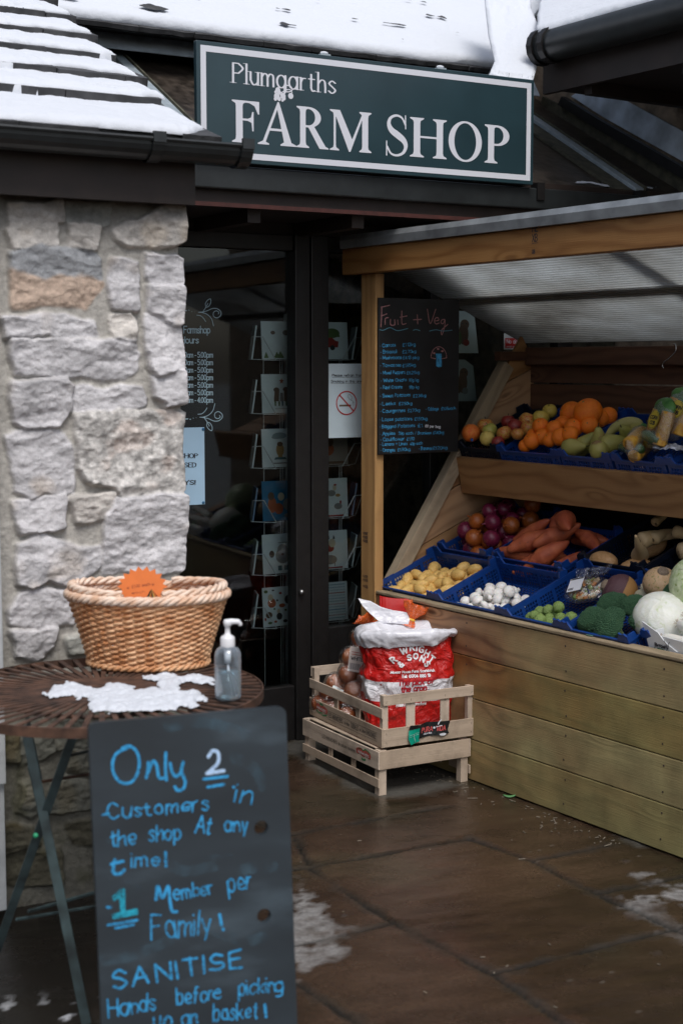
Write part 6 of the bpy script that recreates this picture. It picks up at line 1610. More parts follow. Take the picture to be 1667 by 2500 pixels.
def upper_row():
    B = MS2
    M = tray(B, .045, .004, .245, .37, m_trayd, 'dark navy tray of apples and lemons at the upper left end')
    map_ = pmat('apple_skin', (.50, .04, .02), (.62, .40, .08), 7, .3, .0003, 30, lo=.35, hi=.62); mgr = pmat('green_apple_skin', (.36, .42, .07), (.55, .42, .10), 6, .3, .0003)
    mdr = pmat('dark_apple_skin', (.22, .015, .02), (.34, .05, .03), 7, .3); mlm = pmat('lemon_skin', (.72, .50, .10), (.76, .58, .16), 8, .42, .0008, 90); mor = pmat('orange_skin', (.90, .17, .006), (.95, .24, .012), 5, .42, .0012, 110); mpm = pmat('grapefruit_skin', (.80, .13, .02), (.85, .25, .04), 4, .42, .001, 100)
    def apple(Mq, mt):
        b = MB(); f = lambda D: D * (1 - .20 * np.exp(-((1 - np.abs(D[..., 2])) / .10)) * (D[..., 2] > 0) - .10 * np.exp(-((1 + D[..., 2]) / .10)) - .05 * (D[..., 2] < 0) * np.abs(D[..., 2]))[..., None]
        b.ball(Mq, f, 26, 20); o = b.build('apple', mt, M=Mq, smooth=True)
        c = MB(); c.tube(tp(Mq, [(0, 0, .75), (.03, 0, .95), (.08, .0, 1.12)]), .05 * np.linalg.norm(Mq[:3, 0]), 6); c.build('stalk', m_fascia, o); return o
    def orange(Mq, mt=None, nm='orange'):
        b = MB(); f = lambda D: D * (1 - .05 * np.exp(-((1 - D[..., 2]) / .02)) + .012 * nz3(D, 2, 2))[..., None]; b.ball(Mq, f, 28, 20); o = b.build(nm, mt or mor, M=Mq, smooth=True)
        c = MB(); c.lathe(Mq, [(0, .985), (.07, .98), (.08, .955)], 7); c.build('stem_button', pmat('stem_button', (.16, .12, .03), (.22, .17, .05), 30), o); return o
    def at_(px, py, t): 
        q = onpl(px, py, SP0 + SY * t, SY); return FR(q, SX, SY)
    A_ = [(1149, 1057, .47, .037, 'gf', 'round red grapefruit with a blue sticker at the left tray corner'), (1189, 1070, .47, .031, 'lem', 'pale yellow lemon at the front of the apple tray'), (1195, 1051, .51, .031, 'gr', 'green apple behind the pale lemon'), (1184, 1040, .54, .034, 'ap', 'red and yellow apple above the grapefruit'),
          (1230, 1058, .50, .031, 'ap', 'small mottled apple right of the green apple'), (1256, 1042, .55, .033, 'dr', 'dark red apple in the middle of the tray'), (1263, 1060, .50, .026, 'ap', 'pink apple against the orange tray'), (1287, 1028, .60, .036, 'ap', 'red apple near the back of the tray'),
          (1290, 1046, .56, .033, 'ap', 'apple with yellow stripe beside the small oranges'), (1320, 1020, .62, .034, 'lem2', 'yellow apple near the back of the apple tray'), (1341, 1004, .68, .030, 'lem2', 'rearmost yellow apple at the top of the tray'), (1215, 1080, .47, .027, 'dr', 'dark apple low behind the tray wall'), (1240, 1030, .62, .03, 'dr', 'dark apple in shade at the back')]
    mt_ = {'gf': mpm, 'lem': mlm, 'gr': mgr, 'ap': map_, 'dr': mdr, 'lem2': pmat('yellow_apple_skin', (.62, .42, .06), (.68, .50, .10), 6, .35)}
    for i, (px, py, t, r, k, lb) in enumerate(A_):
        Mi = at_(px, py, t) @ RZ(i * 1.3) @ RX(.5 * sin(i * 2.1)) @ SCL(r)
        fn = (lambda Mq, k=k: orange(Mq, mt_[k], 'grapefruit' if k == 'gf' else 'lemon')) if k in ('gf', 'lem') else (lambda Mq, k=k: apple(Mq, mt_[k]))
        o = put_item(('fr', k), fn, Mi, 'apple', lb, {'gf': 'grapefruit', 'lem': 'lemon'}.get(k, 'apple'), 'apples in the upper left tray' if k not in ('gf', 'lem') else None)
        if k == 'gf':
            q = at_(1151, 1074, .43); b = MB(); b.ball(FR(q[:3, 3], SX, (0, 0, 1)) @ SCL(.0085, .007, .002), nu=14, nv=6); st = b.build('sticker', mat('blue_sticker', (.01, .12, .40), .3), o, smooth=True)
    M = tray(B, .300, .000, .345, .37, m_tray, 'blue tray of large and small oranges on the upper shelf')
    O_ = [(1297, 1077, .47, .0335, 'orange at the front of the tray, lowest left'), (1281, 1088, .46, .026, 'orange half hidden by the front rim'), (1324, 1066, .50, .0335, 'orange right of the lowest left one'), (1319, 1041, .52, .0335, 'orange touching the wall of the apple tray'), (1301, 1063, .51, .027, 'small orange wedged low at the left'), (1343, 1073, .48, .030, 'bright orange in the middle of the front row'), (1367, 1067, .49, .0345, 'orange at the right of the front row'), (1353, 1046, .53, .034, 'small orange in the second row, left of centre'), (1371, 1036, .57, .034, 'orange in the second row beneath the big pair'), (1399, 1044, .55, .036, 'orange in the second row, right of centre'), (1390, 1060, .50, .033, 'orange in front of the second row at right'), (1437, 1038, .58, .034, 'orange leaning on the pear tray wall'), (1395, 1010, .64, .048, 'big orange with a dark navel, left of the biggest'), (1434, 1006, .60, .056, 'biggest orange at the top of the heap'), (1462, 1020, .66, .038, 'orange behind the biggest one'), (1483, 1016, .70, .036, 'rearmost orange against the tray wall')]
    for i, (px, py, t, r, lb) in enumerate(O_):
        Mi = at_(px, py, t) @ RX(.9 if i != 13 else .3) @ RZ(i * 1.1) @ RY(.7 * sin(i * 1.9)) @ SCL(r * (1 + .05 * sin(i * 3.1)), r * (1 + .05 * sin(i * 5.3)), r * (.95 + .06 * sin(i * 2.3)))
        put_item('orange', orange, Mi, 'orange', lb, 'orange', 'oranges on the upper shelf')
    M = tray(B, .655, -.002, .265, .37, m_tray, 'blue tray of pears and a plantain on the upper shelf')
    mpe = pmat('pear_skin', (.30, .29, .06), (.42, .36, .10), 10, .5, .0008, 60, ((.24, .13, .05), 16, .66)); mpl = pmat('plantain_skin', (.34, .33, .10), (.44, .38, .14), 8, .5, .0008, 40, ((.14, .08, .04), 22, .66))
    def pear(Mq):
        b = MB(); b.lathe(Mq, [(0, -.062), (.018, -.060), (.032, -.046), (.036, -.026), (.031, -.002), (.021, .022), (.014, .040), (.008, .050), (0, .052)], 22); o = b.build('pear', mpe, M=Mq, smooth=True)
        c = MB(); c.tube(tp(Mq, [(0, 0, .05), (.002, 0, .062), (.006, 0, .072)]), .0018, 6); c.build('stalk', m_fascia, o); return o
    for i, (px, py, t, a, b_, lb) in enumerate([(1405, 1092, .475, 1.6, 1.45, 'green pear on its side at the tray front'), (1462, 1072, .52, .6, .55, 'green pear standing with its tip up'), (1503, 1080, .52, 2.6, 1.3, 'yellow-green pear beside the upright one'), (1460, 1096, .47, 4.0, 1.5, 'pear low behind the front rim'), (1530, 1058, .56, .3, 1.1, 'pear under the plantain'), (1430, 1080, .53, 2.0, .8, 'brown pear in the shade'), (1560, 1050, .58, 1.0, 1.3, 'pear near the corn packs')]):
        put_item('pear', pear, at_(px, py, t) @ RZ(a) @ RX(b_), 'pear', lb, 'pear', 'pears in the upper tray')
    P = [at_(px, py, t)[:3, 3] for px, py, t in ((1478, 1068, .54), (1500, 1045, .56), (1530, 1032, .58), (1556, 1034, .59), (1566, 1050, .58))]; Pc = catmull(P, 6); n = len(Pc)
    b = MB(); b.tube(Pc, .021 * np.sin(np.linspace(.18, pi - .16, n)) ** .6, 16); tag(b.build('plantain', mpl, M=FR(P[0], SX, SY), smooth=True), 'curved green plantain arched over the pears', 'plantain')
    M = tray(B, .935, -.002, .245, .37, m_tray, 'blue tray of wrapped corn cobs on the upper shelf')
    M4 = tray(B, 1.19, -.002, .345, .37, m_tray, 'blue tray of wrapped vegetables at the upper right edge')
    # corn packs
    mcn = pmat('corn_kernels', (.66, .30, .03), (.74, .42, .06), 70, .35, .004, 150, detail=2); mhk = pmat('corn_husk', (.03, .13, .02), (.09, .24, .05), 30, .4, .003, 40); mlb = mat('yellow_label', (.62, .46, .05), .4)
    def corn(Mq):
        root = thing('corn_pack', '', '', Mq)
        for x in (-.026, .026):
            b = MB(); n = 46; t = np.linspace(0, 1, n); prof = [(0, -.07)] + [(.024 * (1 - .25 * max(0, (tt - .7)) ** 1) + .0015 * abs(sin(tt * 52)), -.07 + .12 * tt) for tt in t] + [(0, .052)]
            b.lathe(Mq @ T_(x, 0, 0), prof, 22); b.build('corn_cob', mcn, root, smooth=True)
        b = MB(); f = lambda D: D * np.array([.052, .022, .036]) * (1 + .15 * nz3(D, 3, 4)[..., None]) + np.array([0, 0, .062]); b.ball(Mq, f, 24, 14); b.build('leaf_wrap', mhk, root, smooth=True)
        b = MB(); f = lambda D: D * np.array([.060, .031, .098]) * (1 + .10 * nz3(D, 3, 8)[..., None]); b.ball(Mq, f, 36, 24); b.build('film', MATS['clear_film'], root, smooth=True)
        b = MB(); a = np.linspace(0, 2 * pi, 24, endpoint=False); b.add(tp(Mq, np.stack([.028 * np.cos(a), np.full(24, -.034), .012 + .033 * np.sin(a)], 1)), [tuple(range(24))]); lb = b.build('round_label', mlb, root)
        mk = Mask(-.03, -.03, .03, .04, .0009); mk.text('CORN', (-.019, .014), (.019, .014), .012, .0014); mk.text('COB', (-.013, -.005), (.013, -.005), .012, .0014); aa = np.linspace(0, 2 * pi, 30); mk.stroke(np.stack([.025 * np.cos(aa), .012 + .030 * np.sin(aa)], 1), .0006)
        mk.mesh(on_frame(Mq @ T_(0, -.035, 0) @ RX(pi / 2))).build('lettering', m_ink, lb); return root
    for i, (px, py, t, a, b_, c_, sc, lb) in enumerate([(1610, 1038, .50, -.15, .1, 1.0, 1.0, 'upright film pack of corn cobs with round yellow label'), (1655, 1012, .56, .3, .25, 1.0, 1.0, 'film pack of corn cobs leaning behind the upright one'), (1560, 1082, .475, 1.25, 1.2, 1.0, .95, 'film pack of corn lying across the tray front')]):
        put_item('corn', corn, at_(px, py, t) @ RZ(a) @ RY(b_ if i != 2 else 1.15) @ RX(-.25 if i != 2 else -.6) @ SCL(sc), 'corn_pack', lb, 'corn pack', 'packs of corn on the upper shelf')
    mcg = pmat('cucumber_skin', (.03, .12, .02), (.09, .22, .04), 14, .3)
    for i, (p0, p1, t, lb) in enumerate([((1515, 1092), (1566, 1098), .46, 'film-wrapped green courgette over the front rim'), ((1565, 1064), (1610, 1078), .49, 'film-wrapped green courgette against the upright corn pack')]):
        a, c = at_(*p0, t)[:3, 3], at_(*p1, t - .02)[:3, 3]; Q = catmull([a, (a + c) / 2 + np.array([0, 0, .006]), c], 8)
        b = MB(); b.tube(Q, .023 * np.sin(np.linspace(.35, pi - .3, len(Q))) ** .5, 16); Mr = FR(a, SX, SY); o = b.build('courgette', mcg, M=Mr, smooth=True); tag(o, lb, 'courgette')
        b = MB(); b.tube(Q, .026 * np.sin(np.linspace(.35, pi - .3, len(Q))) ** .4, 16); b.build('film', MATS['clear_film'], o, smooth=True)
    b = MB(); rs = np.random.RandomState(4); u, v = np.meshgrid(np.linspace(0, 1, 30), np.linspace(0, 1, 14), indexing='ij'); o0 = at_(1590, 1108, .46)
    Pp = np.stack([u * .20, v * .07, .02 + .016 * fbm(u * 6, v * 4, 4, 3) + .01 * v], -1); b.grid(tp(o0, Pp.reshape(-1, 3)).reshape(Pp.shape)); tag(b.build('plastic_wrapper', mat('printed_wrapper', (.62, .64, .72), .25, noise=.9, nscale=40), M=o0, smooth=True, solid=.001), 'crumpled pale printed wrapper in the tray at the upper right', 'wrapper')
    q = onpl(1567, 1134, SP0 + SY * .452, SY); Mq = FR(q, SX, (0, 0, 1)) @ RZ(-.12); b = MB(); b.box(Mq, -.010, .010, -.013, .013, 0, .001); tag(b.build('paper_tag', mat('pink_paper', (.50, .36, .33), .7), M=Mq), 'small pinkish paper tag on the front of the corn tray', 'tag')
upper_row()

# ================================================================== WOODEN CRATES BY THE STALL
CR = np.array([.130, 4.999, 0.0]); cx_ = np.array([.873, .488, 0]); cx_ /= np.linalg.norm(cx_)
def build_crates():
    m_cr = m_crate; m_rd = mat('faded_red_print', (.42, .08, .06), .7, noise=.4, nscale=90); m_gr = mat('faded_green_print', (.03, .20, .07), .7, noise=.4, nscale=90); m_bk = mat('faded_black_print', (.10, .085, .07), .8, noise=.5, nscale=120)
    LX, LY = .372, .552
    def logo(M, W_, root, flip=False):
        mk = Mask(-.06, -.04, .06, .04, .001); mk.stroke(catmull([(-.042, .004), (-.022, .008), (-.004, .001), (.014, .006), (.040, .001)]), [.0105] * 25)
        c = MB(); mk.mesh(on_frame(M, .0008), c); o = c.build('printed_logo', m_rd, root)
        mk = Mask(-.06, -.04, .06, .04, .0008); mk.text('MARAICHERS', (-.038, -.0015), (.036, -.0045), .0085, .0006); mk.mesh(on_frame(M, .0012)).build('lettering', m_card, o)
        mk = Mask(-.06, -.04, .06, .04, .001); s = -1 if flip else 1
        mk.stroke(catmull([(-.040, -.010 * s), (-.02, -.016 * s), (.0, -.013 * s), (.012, -.020 * s), (.044, -.013 * s)]), .0022); mk.stroke(catmull([(-.012, .018 * s), (0, .020 * s), (.012, .017 * s)]), .0035)
        mk.mesh(on_frame(M, .0008)).build('printed_logo', m_gr, root)
    def crate(M, low, label):
        root = thing('wooden_crate', label, 'crate', M, 'stacked wooden crates')
        def part(nm, *bx, m=m_cr):
            b = MB(); b.box(M, *bx); return b.build(nm, m, root, bevel=.0016)
        if low:
            for x, y in ((.001, .001), (LX - .031, .001), (.001, LY - .031), (LX - .031, LY - .031)):
                part('leg', x, x + .030, y, y + .030, 0, .160)
            for y in (-.006, LY + .0005): part('end_board', 0, LX, y, y + .006, .093, .159)
            for x in (-.006, LX + .0005):
                part('side_slat', x, x + .006, -.006, LY + .006, .094, .158); part('side_slat', x, x + .006, -.006, LY + .006, .030, .062)
                for y in (.17, .34): part('upright', x + (.0065 if x < 0 else -.0065), x + (.0125 if x < 0 else -.0005), y, y + .028, .03, .155)
            part('floor_board', .005, LX - .005, .032, LY - .032, .1605, .1655)
            o = [c for c in root.children if c.name.startswith('side_slat')][0]
            Ms = FR(tp(M, (-.0062, .0, .094)), -M[:3, 1], (0, 0, 1), -M[:3, 0])
            logo(Ms @ T_(-.095, .034, 0), .08, o, True)
            mk = Mask(-.5, 0, 0, .06, .0012); mk.text('LES MARAICHERS de culture raisonnee', (-.40, .026), (-.155, .026), .012, .0008); mk.mesh(on_frame(Ms, .0006)).build('lettering', m_bk, o)
        else:
            for x, y in ((.001, .001), (LX - .023, .001), (.001, LY - .023), (LX - .023, LY - .023)):
                part('corner_post', x, x + .022, y, y + .022, .004, .186)
            for y in (-.006, LY + .0005):
                part('end_board', 0, LX, y, y + .006, .003, .068); part('end_board', 0, LX, y, y + .006, .150, .187)
                for x in (.095, .235): part('upright', x, x + .036, y + (.0065 if y < 0 else -.0065), y + (.0125 if y < 0 else -.0005), .01, .16)
            for x in (-.006, LX + .0005):
                part('side_slat', x, x + .006, -.006, LY + .006, .003, .070); part('side_slat', x, x + .006, -.006, LY + .006, .106, .142)
                for y in (.17, .34): part('upright', x + (.0065 if x < 0 else -.0065), x + (.0125 if x < 0 else -.0005), y, y + .028, .01, .125)
            part('floor_board', .005, LX - .005, .02, LY - .02, .0005, .005)
            o = [c for c in root.children if c.name.startswith('side_slat')][0]
            Ms = FR(tp(M, (-.0062, .0, .003)), -M[:3, 1], (0, 0, 1), -M[:3, 0])
            logo(Ms @ T_(-.455, .040, 0), .08, o)
            mk = Mask(-.5, 0, 0, .06, .0009); mk.text('LES MARAICHERS', (-.395, .024), (-.285, .024), .017, .0011); mk.text('du Maine', (-.272, .026), (-.232, .026), .012, .0008); mk.text('TURBALES', (-.222, .024), (-.165, .024), .017, .0011); mk.text('de Culture', (-.155, .026), (-.112, .026), .012, .0008); mk.text('RAISONNEE', (-.105, .024), (-.035, .024), .017, .0011)
            for a_, c in (((-.40, .046), (-.03, .046)), ((-.40, .016), (-.03, .016)), ((-.40, .016), (-.40, .046)), ((-.03, .016), (-.03, .046))): mk.stroke([a_, c], .0007)
            mk.mesh(on_frame(Ms, .0006)).build('lettering', m_bk, o)
            # staples on the end boards and the crumpled green and black label
            e = [c for c in root.children if c.name.startswith('end_board')][0]
            b = MB()
            for x in (.012, .11, .25, LX - .012):
                for z in (.018, .05, .148, .163): b.box(M @ T_(x, -.0066, z) @ RY(random.uniform(-.5, .5)), -.0004, .0004, -.0003, .0003, -.004, .004)
            b.build('staples', mat('rusty_staple', (.08, .05, .04), .6), e)
            Me = FR(tp(M, (.0, -.0075, .0)), M[:3, 0], (0, 0, 1), -M[:3, 1])
            lab = thing('crate_label', 'crumpled green and black brand label curling off the crate end', 'label', Me @ T_(.10, .02, 0))
            def wv(V, z=.0):
                x, y = V[:, 0], V[:, 1]
                zz = .0035 + .006 * sstep(.035, .0, x) + .003 * np.sin(x * 60) * sstep(.5, 0, y) + .004 * sstep(.035, .06, y) * sstep(.08, 0, x) + .003 * fbm(x * 40, y * 40, 3, 3) + z
                yy = y + .006 * np.sin(x * 22 + .4) + .085 * x
                return tp(Me @ T_(.098, .012, 0), np.stack([x, yy, zz], 1))
            mk = Mask(-.01, -.02, .2, .08, .002); mk.poly([(.04, .0), (.166, .004), (.160, .018), (.172, .05), (.07, .052), (.046, .048), (.0, .060), (-.002, .042), (.042, .036)]); b = mk.mesh(lambda V: wv(V), merge=False); b.build('backing', mat('black_label', (.012, .014, .016), .35), lab, smooth=True)
            mk = Mask(-.01, -.03, .2, .08, .002); mk.poly([(-.002, .0415), (.044, .036), (.040, .0), (.046, -.010), (.006, -.012), (-.004, .012)]); b = mk.mesh(lambda V: wv(V), merge=False); b.build('green_panel', mat('green_label', (.0, .30, .20), .35), lab, smooth=True)
            mk = Mask(-.01, -.03, .2, .08, .0008); mk.text('PURA', (.052, .018), (.098, .018), .016, .0014, slant=.1, wob=.6); mk.text('VIDA', (.112, .018), (.150, .018), .017, .0014, slant=.1, wob=.6); mk.mesh(lambda V: wv(V, .0007)).build('lettering', mat('label_red', (.62, .10, .10), .5), lab)
            mk = Mask(-.01, -.03, .2, .08, .0008); mk.stroke(catmull([(.118, .040), (.124, .050), (.132, .058)]), [.0005] + [.002] * 11 + [.0005] * 1) ; mk.stroke(catmull([(.112, .032), (.122, .034), (.134, .036)]), .0014); mk.ell(.104, .030, .004, .004); mk.text('COSTA RICA', (.060, .009), (.095, .009), .005, .0005); mk.ell(.138, .004, .014, .0045)
            for y in (.023, .017): mk.stroke([(0, y), (.040, y)], .0004)
            mk.stroke([(.018, .018), (.024, -.006)], .0005); mk.mesh(lambda V: wv(V, .0011)).build('lettering', m_white, lab)
        return root
    M0 = FR(CR, cx_, np.array([-cx_[1], cx_[0], 0]))
    crate(M0, True, 'upturned pale wooden crate on the ground under the one holding the bags')
    Mu = M0 @ T_(.016, .004, .1665) @ RZ(R_(-1.6)); crate(Mu, False, 'upper wooden crate holding the red sack and bagged onions')
    return Mu
MU = build_crates()

# ------------------------------------------------------------------ sacks and net bags in the crate
def fabric_bag_mat(name, zones, rough=.3):
    m = bpy.data.materials.new(name); m.use_nodes = True; t = m.node_tree; b = t.nodes['Principled BSDF']; N = t.nodes.new; L = t.links.new
    uv = N('ShaderNodeUVMap'); uv.uv_map = 'UVMap'; se = N('ShaderNodeSeparateXYZ'); L(uv.outputs[0], se.inputs[0])
    r = ramp(N, zones, 'CONSTANT'); L(se.outputs[1], r.inputs[0]); L(r.outputs[0], b.inputs['Base Color']); b.inputs['Roughness'].default_value = rough
    b.inputs['Specular IOR Level'].default_value = .6
    tc = N('ShaderNodeTexCoord'); nz = N('ShaderNodeTexNoise'); nz.inputs['Scale'].default_value = 13; nz.inputs['Detail'].default_value = 4; nz.inputs['Distortion'].default_value = 2.4; L(tc.outputs['Object'], nz.inputs['Vector'])
    bp = N('ShaderNodeBump'); bp.inputs['Distance'].default_value = .016; L(nz.outputs[0], bp.inputs['Height']); L(bp.outputs[0], b.inputs['Normal']); return m
def build_sacks():
    rd, wh = (.50, .012, .010), (.72, .71, .74)
    c0 = onpl(990, 1800, tp(MU, (.2, .10, .01)), MU[:3, 1]); 
    base = atd(993, 1700, 5.30); base[2] = MU[2, 3] + .008
    Fw = np.array([base[0], base[1], 0]) ; yw = np.array([-.0, 1.0, 0])
    yaw = R_(6); M = FR(base, (cos(yaw), sin(yaw), 0), (-sin(yaw), cos(yaw), 0))
    root = thing('produce_sack', 'large red and white printed sack with rolled white top in the crate', 'sack', M)
    Hs = .372; Wa, Wb = .152, .092
    def surf(a, v, off=0.0):
        """a: angle, 0 = front centre, v: 0..1 up"""
        a = np.asarray(a, float); v = np.asarray(v, float)
        bulge = 1 + .06 * np.sin(v * 3.0) - .05 * np.exp(-((v - .62) / .05) ** 2) + .05 * np.exp(-((v - .55) / .06) ** 2)
        c, s = np.sin(a), -np.cos(a); p = .62
        x = Wa * np.sign(c) * np.abs(c) ** p * bulge; y = Wb * np.sign(s) * np.abs(s) ** p * (1 + .10 * np.sin(v * 3))
        n = fbm(a * 2.0 + 1, v * 4.5, 4, 3) * .016 + np.abs(fbm(a * 2.5 + v * 4, v * 3.2 - a, 3, 9)) * .014
        nn = np.stack([c, s], -1) / (np.hypot(c, s)[..., None] + 1e-9)
        return np.stack([x + nn[..., 0] * (n + off), y + nn[..., 1] * (n + off), v * Hs + .004 * fbm(a * 3, v * 3, 2, 5)], -1)
    na, nv = 140, 90
    a = np.linspace(-pi, pi, na, endpoint=False); v = np.linspace(0, .965, nv); Aa, Vv = np.meshgrid(a, v, indexing='ij')
    P = surf(Aa, Vv); tear = .0
    # the printed bands sag between the corners
    band = Vv + .030 * np.cos(Aa * 1.1) * (np.abs(Aa) < 1.7) - .012 * np.sin(Aa * 2)
    b = MB(); b.grid(tp(M, P.reshape(-1, 3)).reshape(P.shape), UV=np.stack([Aa, np.clip(band, 0, 1)], -1), closed_u=True)
    sk = b.build('sack_body', fabric_bag_mat('sack_plastic', [(0, rd), (.30, rd), (.335, wh), (.535, rd)]), root, smooth=True)
    # rolled white cuff
    nv = 26; v2 = np.linspace(0, 1, nv); Aa, Vv = np.meshgrid(a, v2, indexing='ij')
    low = .845 + .035 * fbm(a * 1.3, a * 0, 3, 8) + .07 * sstep(.2, .95, a) * sstep(1.9, 1.1, a) + .008 * fbm(a * 14, a * 0, 3, 4)
    topv = 1.0 + .012 * np.cos(a * 2) + .012 * fbm(a * 2, a * 0, 2, 14)
    vv = low[:, None] + (topv - low)[:, None] * np.sin(Vv * pi / 2)
    P = surf(Aa, vv, .010 + .016 * np.sin(np.clip(Vv * 1.1, 0, 1) * pi) * 1.0); P += (.007 * nz3(np.stack([np.cos(Aa) * 2, np.sin(Aa) * 2, Vv * 1.2], -1), 2.4, 3))[..., None] * np.array([.6, .6, .4])
    # inside of the mouth, sinking toward the crumpled lining
    Pin = []
    for k, (sc_, dz) in enumerate([(.93, -.004), (.80, -.02), (.6, -.032), (.3, -.038), (.02, -.04)]):
        Q = P[:, -1].copy(); Q[:, :2] *= sc_; Q[:, 2] += dz + .010 * fbm(a * 3 + k, a * 0 + k, 3, 31) * (k > 0); Pin.append(Q)
    P = np.concatenate([P, np.stack(Pin, 1)], 1)
    b = MB(); b.grid(tp(M, P.reshape(-1, 3)).reshape(P.shape), closed_u=True)
    mwh = bpy.data.materials.get('sack_lining') or mat('sack_lining', (.70, .70, .75), .3, noise=.12, nscale=14, bump=.008, bscale=18)
    b.build('rolled_top', mwh, root, smooth=True)
    # lettering wrapped on the front
    def onbag(off=.0016):
        def fn(V):
            # text x is metres across, convert to angle by inverting the superellipse
            xx = np.clip(V[:, 0] / Wa, -.98, .98); ang = np.arcsin(np.sign(xx) * np.abs(xx) ** (1 / .62))
            Q = surf(ang, V[:, 1] / Hs); nrm = np.stack([np.sin(ang) * .3, -np.ones_like(ang), np.zeros_like(ang)], 1); nrm /= np.linalg.norm(nrm, axis=1)[:, None]
            return tp(M, Q + nrm * (off + .0012))
        return fn
    m_l = mat('sack_print_white', (.78, .78, .80), .35); m_r = mat('sack_print_red', (.38, .01, .02), .35)
    mk = Mask(-.15, .12, .15, .36, .0011)
    def ch(c, x, z, h, ang, w=None, r=.0034):
        g, S = glyph(c); k = h / 8; w = w or k
        for P_, s_ in S:
            px, pz = (P_[:, 0] - g / 2) * w, P_[:, 1] * k - h / 2
            mk.stroke(np.stack([x + px * cos(ang) - pz * sin(ang), z + px * sin(ang) + pz * cos(ang)], 1), r)
    for c, x, z, an in (('R', -.060, .270, .62), ('W', -.026, .300, .30), ('R', .002, .310, .05), ('I', .018, .309, -.1), ('G', .034, .302, -.3), ('H', .054, .286, -.55), ('T', .070, .266, -.75)): ch(c, x, z, .022, an, r=.0026)
    for c, x, z, an in (('&', -.037, .252, .65), ('S', -.008, .274, .22), ('O', .014, .278, -.02), ('N', .037, .268, -.42), ('S', .053, .250, -.85)): ch(c, x, z, .019, an, r=.0026)
    mk.text('Moscar House Farm Scarisbrick', (-.070, .2185), (.078, .2235), .0085, .0010); mk.text('Tel: 01704 880 19', (-.032, .2035), (.060, .206), .0095, .0012)
    mk.text('produce', (-.030, .092 + .04), (.04, .092 + .042), .010, .0012)
    mk.mesh(onbag(), merge=False).build('lettering', m_l, sk)
    mk = Mask(-.15, .10, .15, .22, .001); mk.text('The pick of', (-.044, .176), (.070, .182), .021, .0021, slant=.15, gap=1.3); mk.text('the crop', (-.034, .152), (.048, .158), .021, .0022, slant=.15, gap=1.3); mk.ell(-.100, .175, .003, .003)
    mk.mesh(onbag(), merge=False).build('lettering', m_r, sk)
    mk = Mask(-.15, .04, .15, .12, .001); mk.text('Fresh British produce', (-.05, .098), (.05, .103), .012, .0013); mk.mesh(onbag(), merge=False).build('lettering', m_l, sk)
    # second sack behind: red face with white flap
    b2 = atd(985, 1560, 5.50); b2[2] = MU[2, 3] + .008; M2 = FR(b2, (cos(yaw), sin(yaw), 0), (-sin(yaw), cos(yaw), 0))
    r2 = thing('produce_sack', 'second red sack standing behind the printed one with a loose white flap', 'sack', M2)
    b = MB(); f = []
    na = 80; a = np.linspace(-pi, pi, na, endpoint=False); v = np.linspace(0, 1, 30); Aa, Vv = np.meshgrid(a, v, indexing='ij')
    c, s = np.sin(Aa), -np.cos(Aa); p = .5
    P = np.stack([.105 * np.sign(c) * np.abs(c) ** p * (1 - .12 * Vv) + .0, .055 * np.sign(s) * np.abs(s) ** p * (1 - .85 * Vv ** 3), Vv * .440 - .012 * Vv * np.sin(Aa)], -1); P[..., 0] += .004 * fbm(Aa * 3, Vv * 5, 3, 2)
    P[..., 1] += .008 * fbm(Aa * 2, Vv * 4, 3, 7)
    b.grid(tp(M2, P.reshape(-1, 3)).reshape(P.shape), closed_u=True); b.build('sack_body', mat('red_sack_plastic', rd, .35, noise=.15, nscale=8, bump=.004, bscale=14), r2, smooth=True)
    mk = Mask(860, 1450, 1050, 1530, 1.6); mk.poly([(874, 1461), (905, 1468), (930, 1482), (960, 1490), (993, 1495), (1000, 1512), (996, 1525), (960, 1522), (930, 1522), (905, 1500), (885, 1480)])
    def fl(V): return np.array([atd(x, y, 5.42 - .0006 * (y - 1460) + .012 * float(fbm(x * .03, y * .05, 3, 4))) for x, y in V[:, :2]])
    b = mk.mesh(fl, merge=False); b.build('loose_flap', mwh, r2, smooth=True, solid=.0015)
    # net bags: orange net tied with yellow
    m_net = bpy.data.materials.new('orange_net'); m_net.use_nodes = True; t = m_net.node_tree; bs = t.nodes['Principled BSDF']; bs.inputs['Base Color'].default_value = (.75, .13, .02, 1); bs.inputs['Roughness'].default_value = .35
    N = t.nodes.new; L = t.links.new; wv = N('ShaderNodeTexVoronoi'); wv.inputs['Scale'].default_value = 180; tc = N('ShaderNodeTexCoord'); L(tc.outputs['Object'], wv.inputs['Vector']); mm = N('ShaderNodeMapRange'); mm.inputs[1].default_value = .25; mm.inputs[2].default_value = .7; mm.inputs[3].default_value = .35; mm.inputs[4].default_value = .9; L(wv.outputs['Distance'], mm.inputs[0]); L(mm.outputs[0], bs.inputs['Alpha'])
    for i, (px, py, d, hh, lb, ln) in enumerate([(1003, 1512, 5.40, .085, 'tied orange net bag end standing above the sacks', (.35, 0)), (905, 1520, 5.46, .055, 'ragged orange net bag end left of the white flap', (-.7, .2))]):
        p0 = atd(px, py, d); Mn = FR(p0, (1, 0, 0), (0, 1, 0)) @ RY(ln[0])
        rn = thing('net_bag', lb, 'net bag', Mn)
        a = np.linspace(-pi, pi, 40, endpoint=False); v = np.linspace(0, 1, 24); Aa, Vv = np.meshgrid(a, v, indexing='ij')
        rr = np.where(Vv < .3, .040 - .10 * Vv, .010 + .055 * (Vv - .3) + .010 * fbm(Aa * 2.2, Vv * 5, 3, i + 2) * Vv)
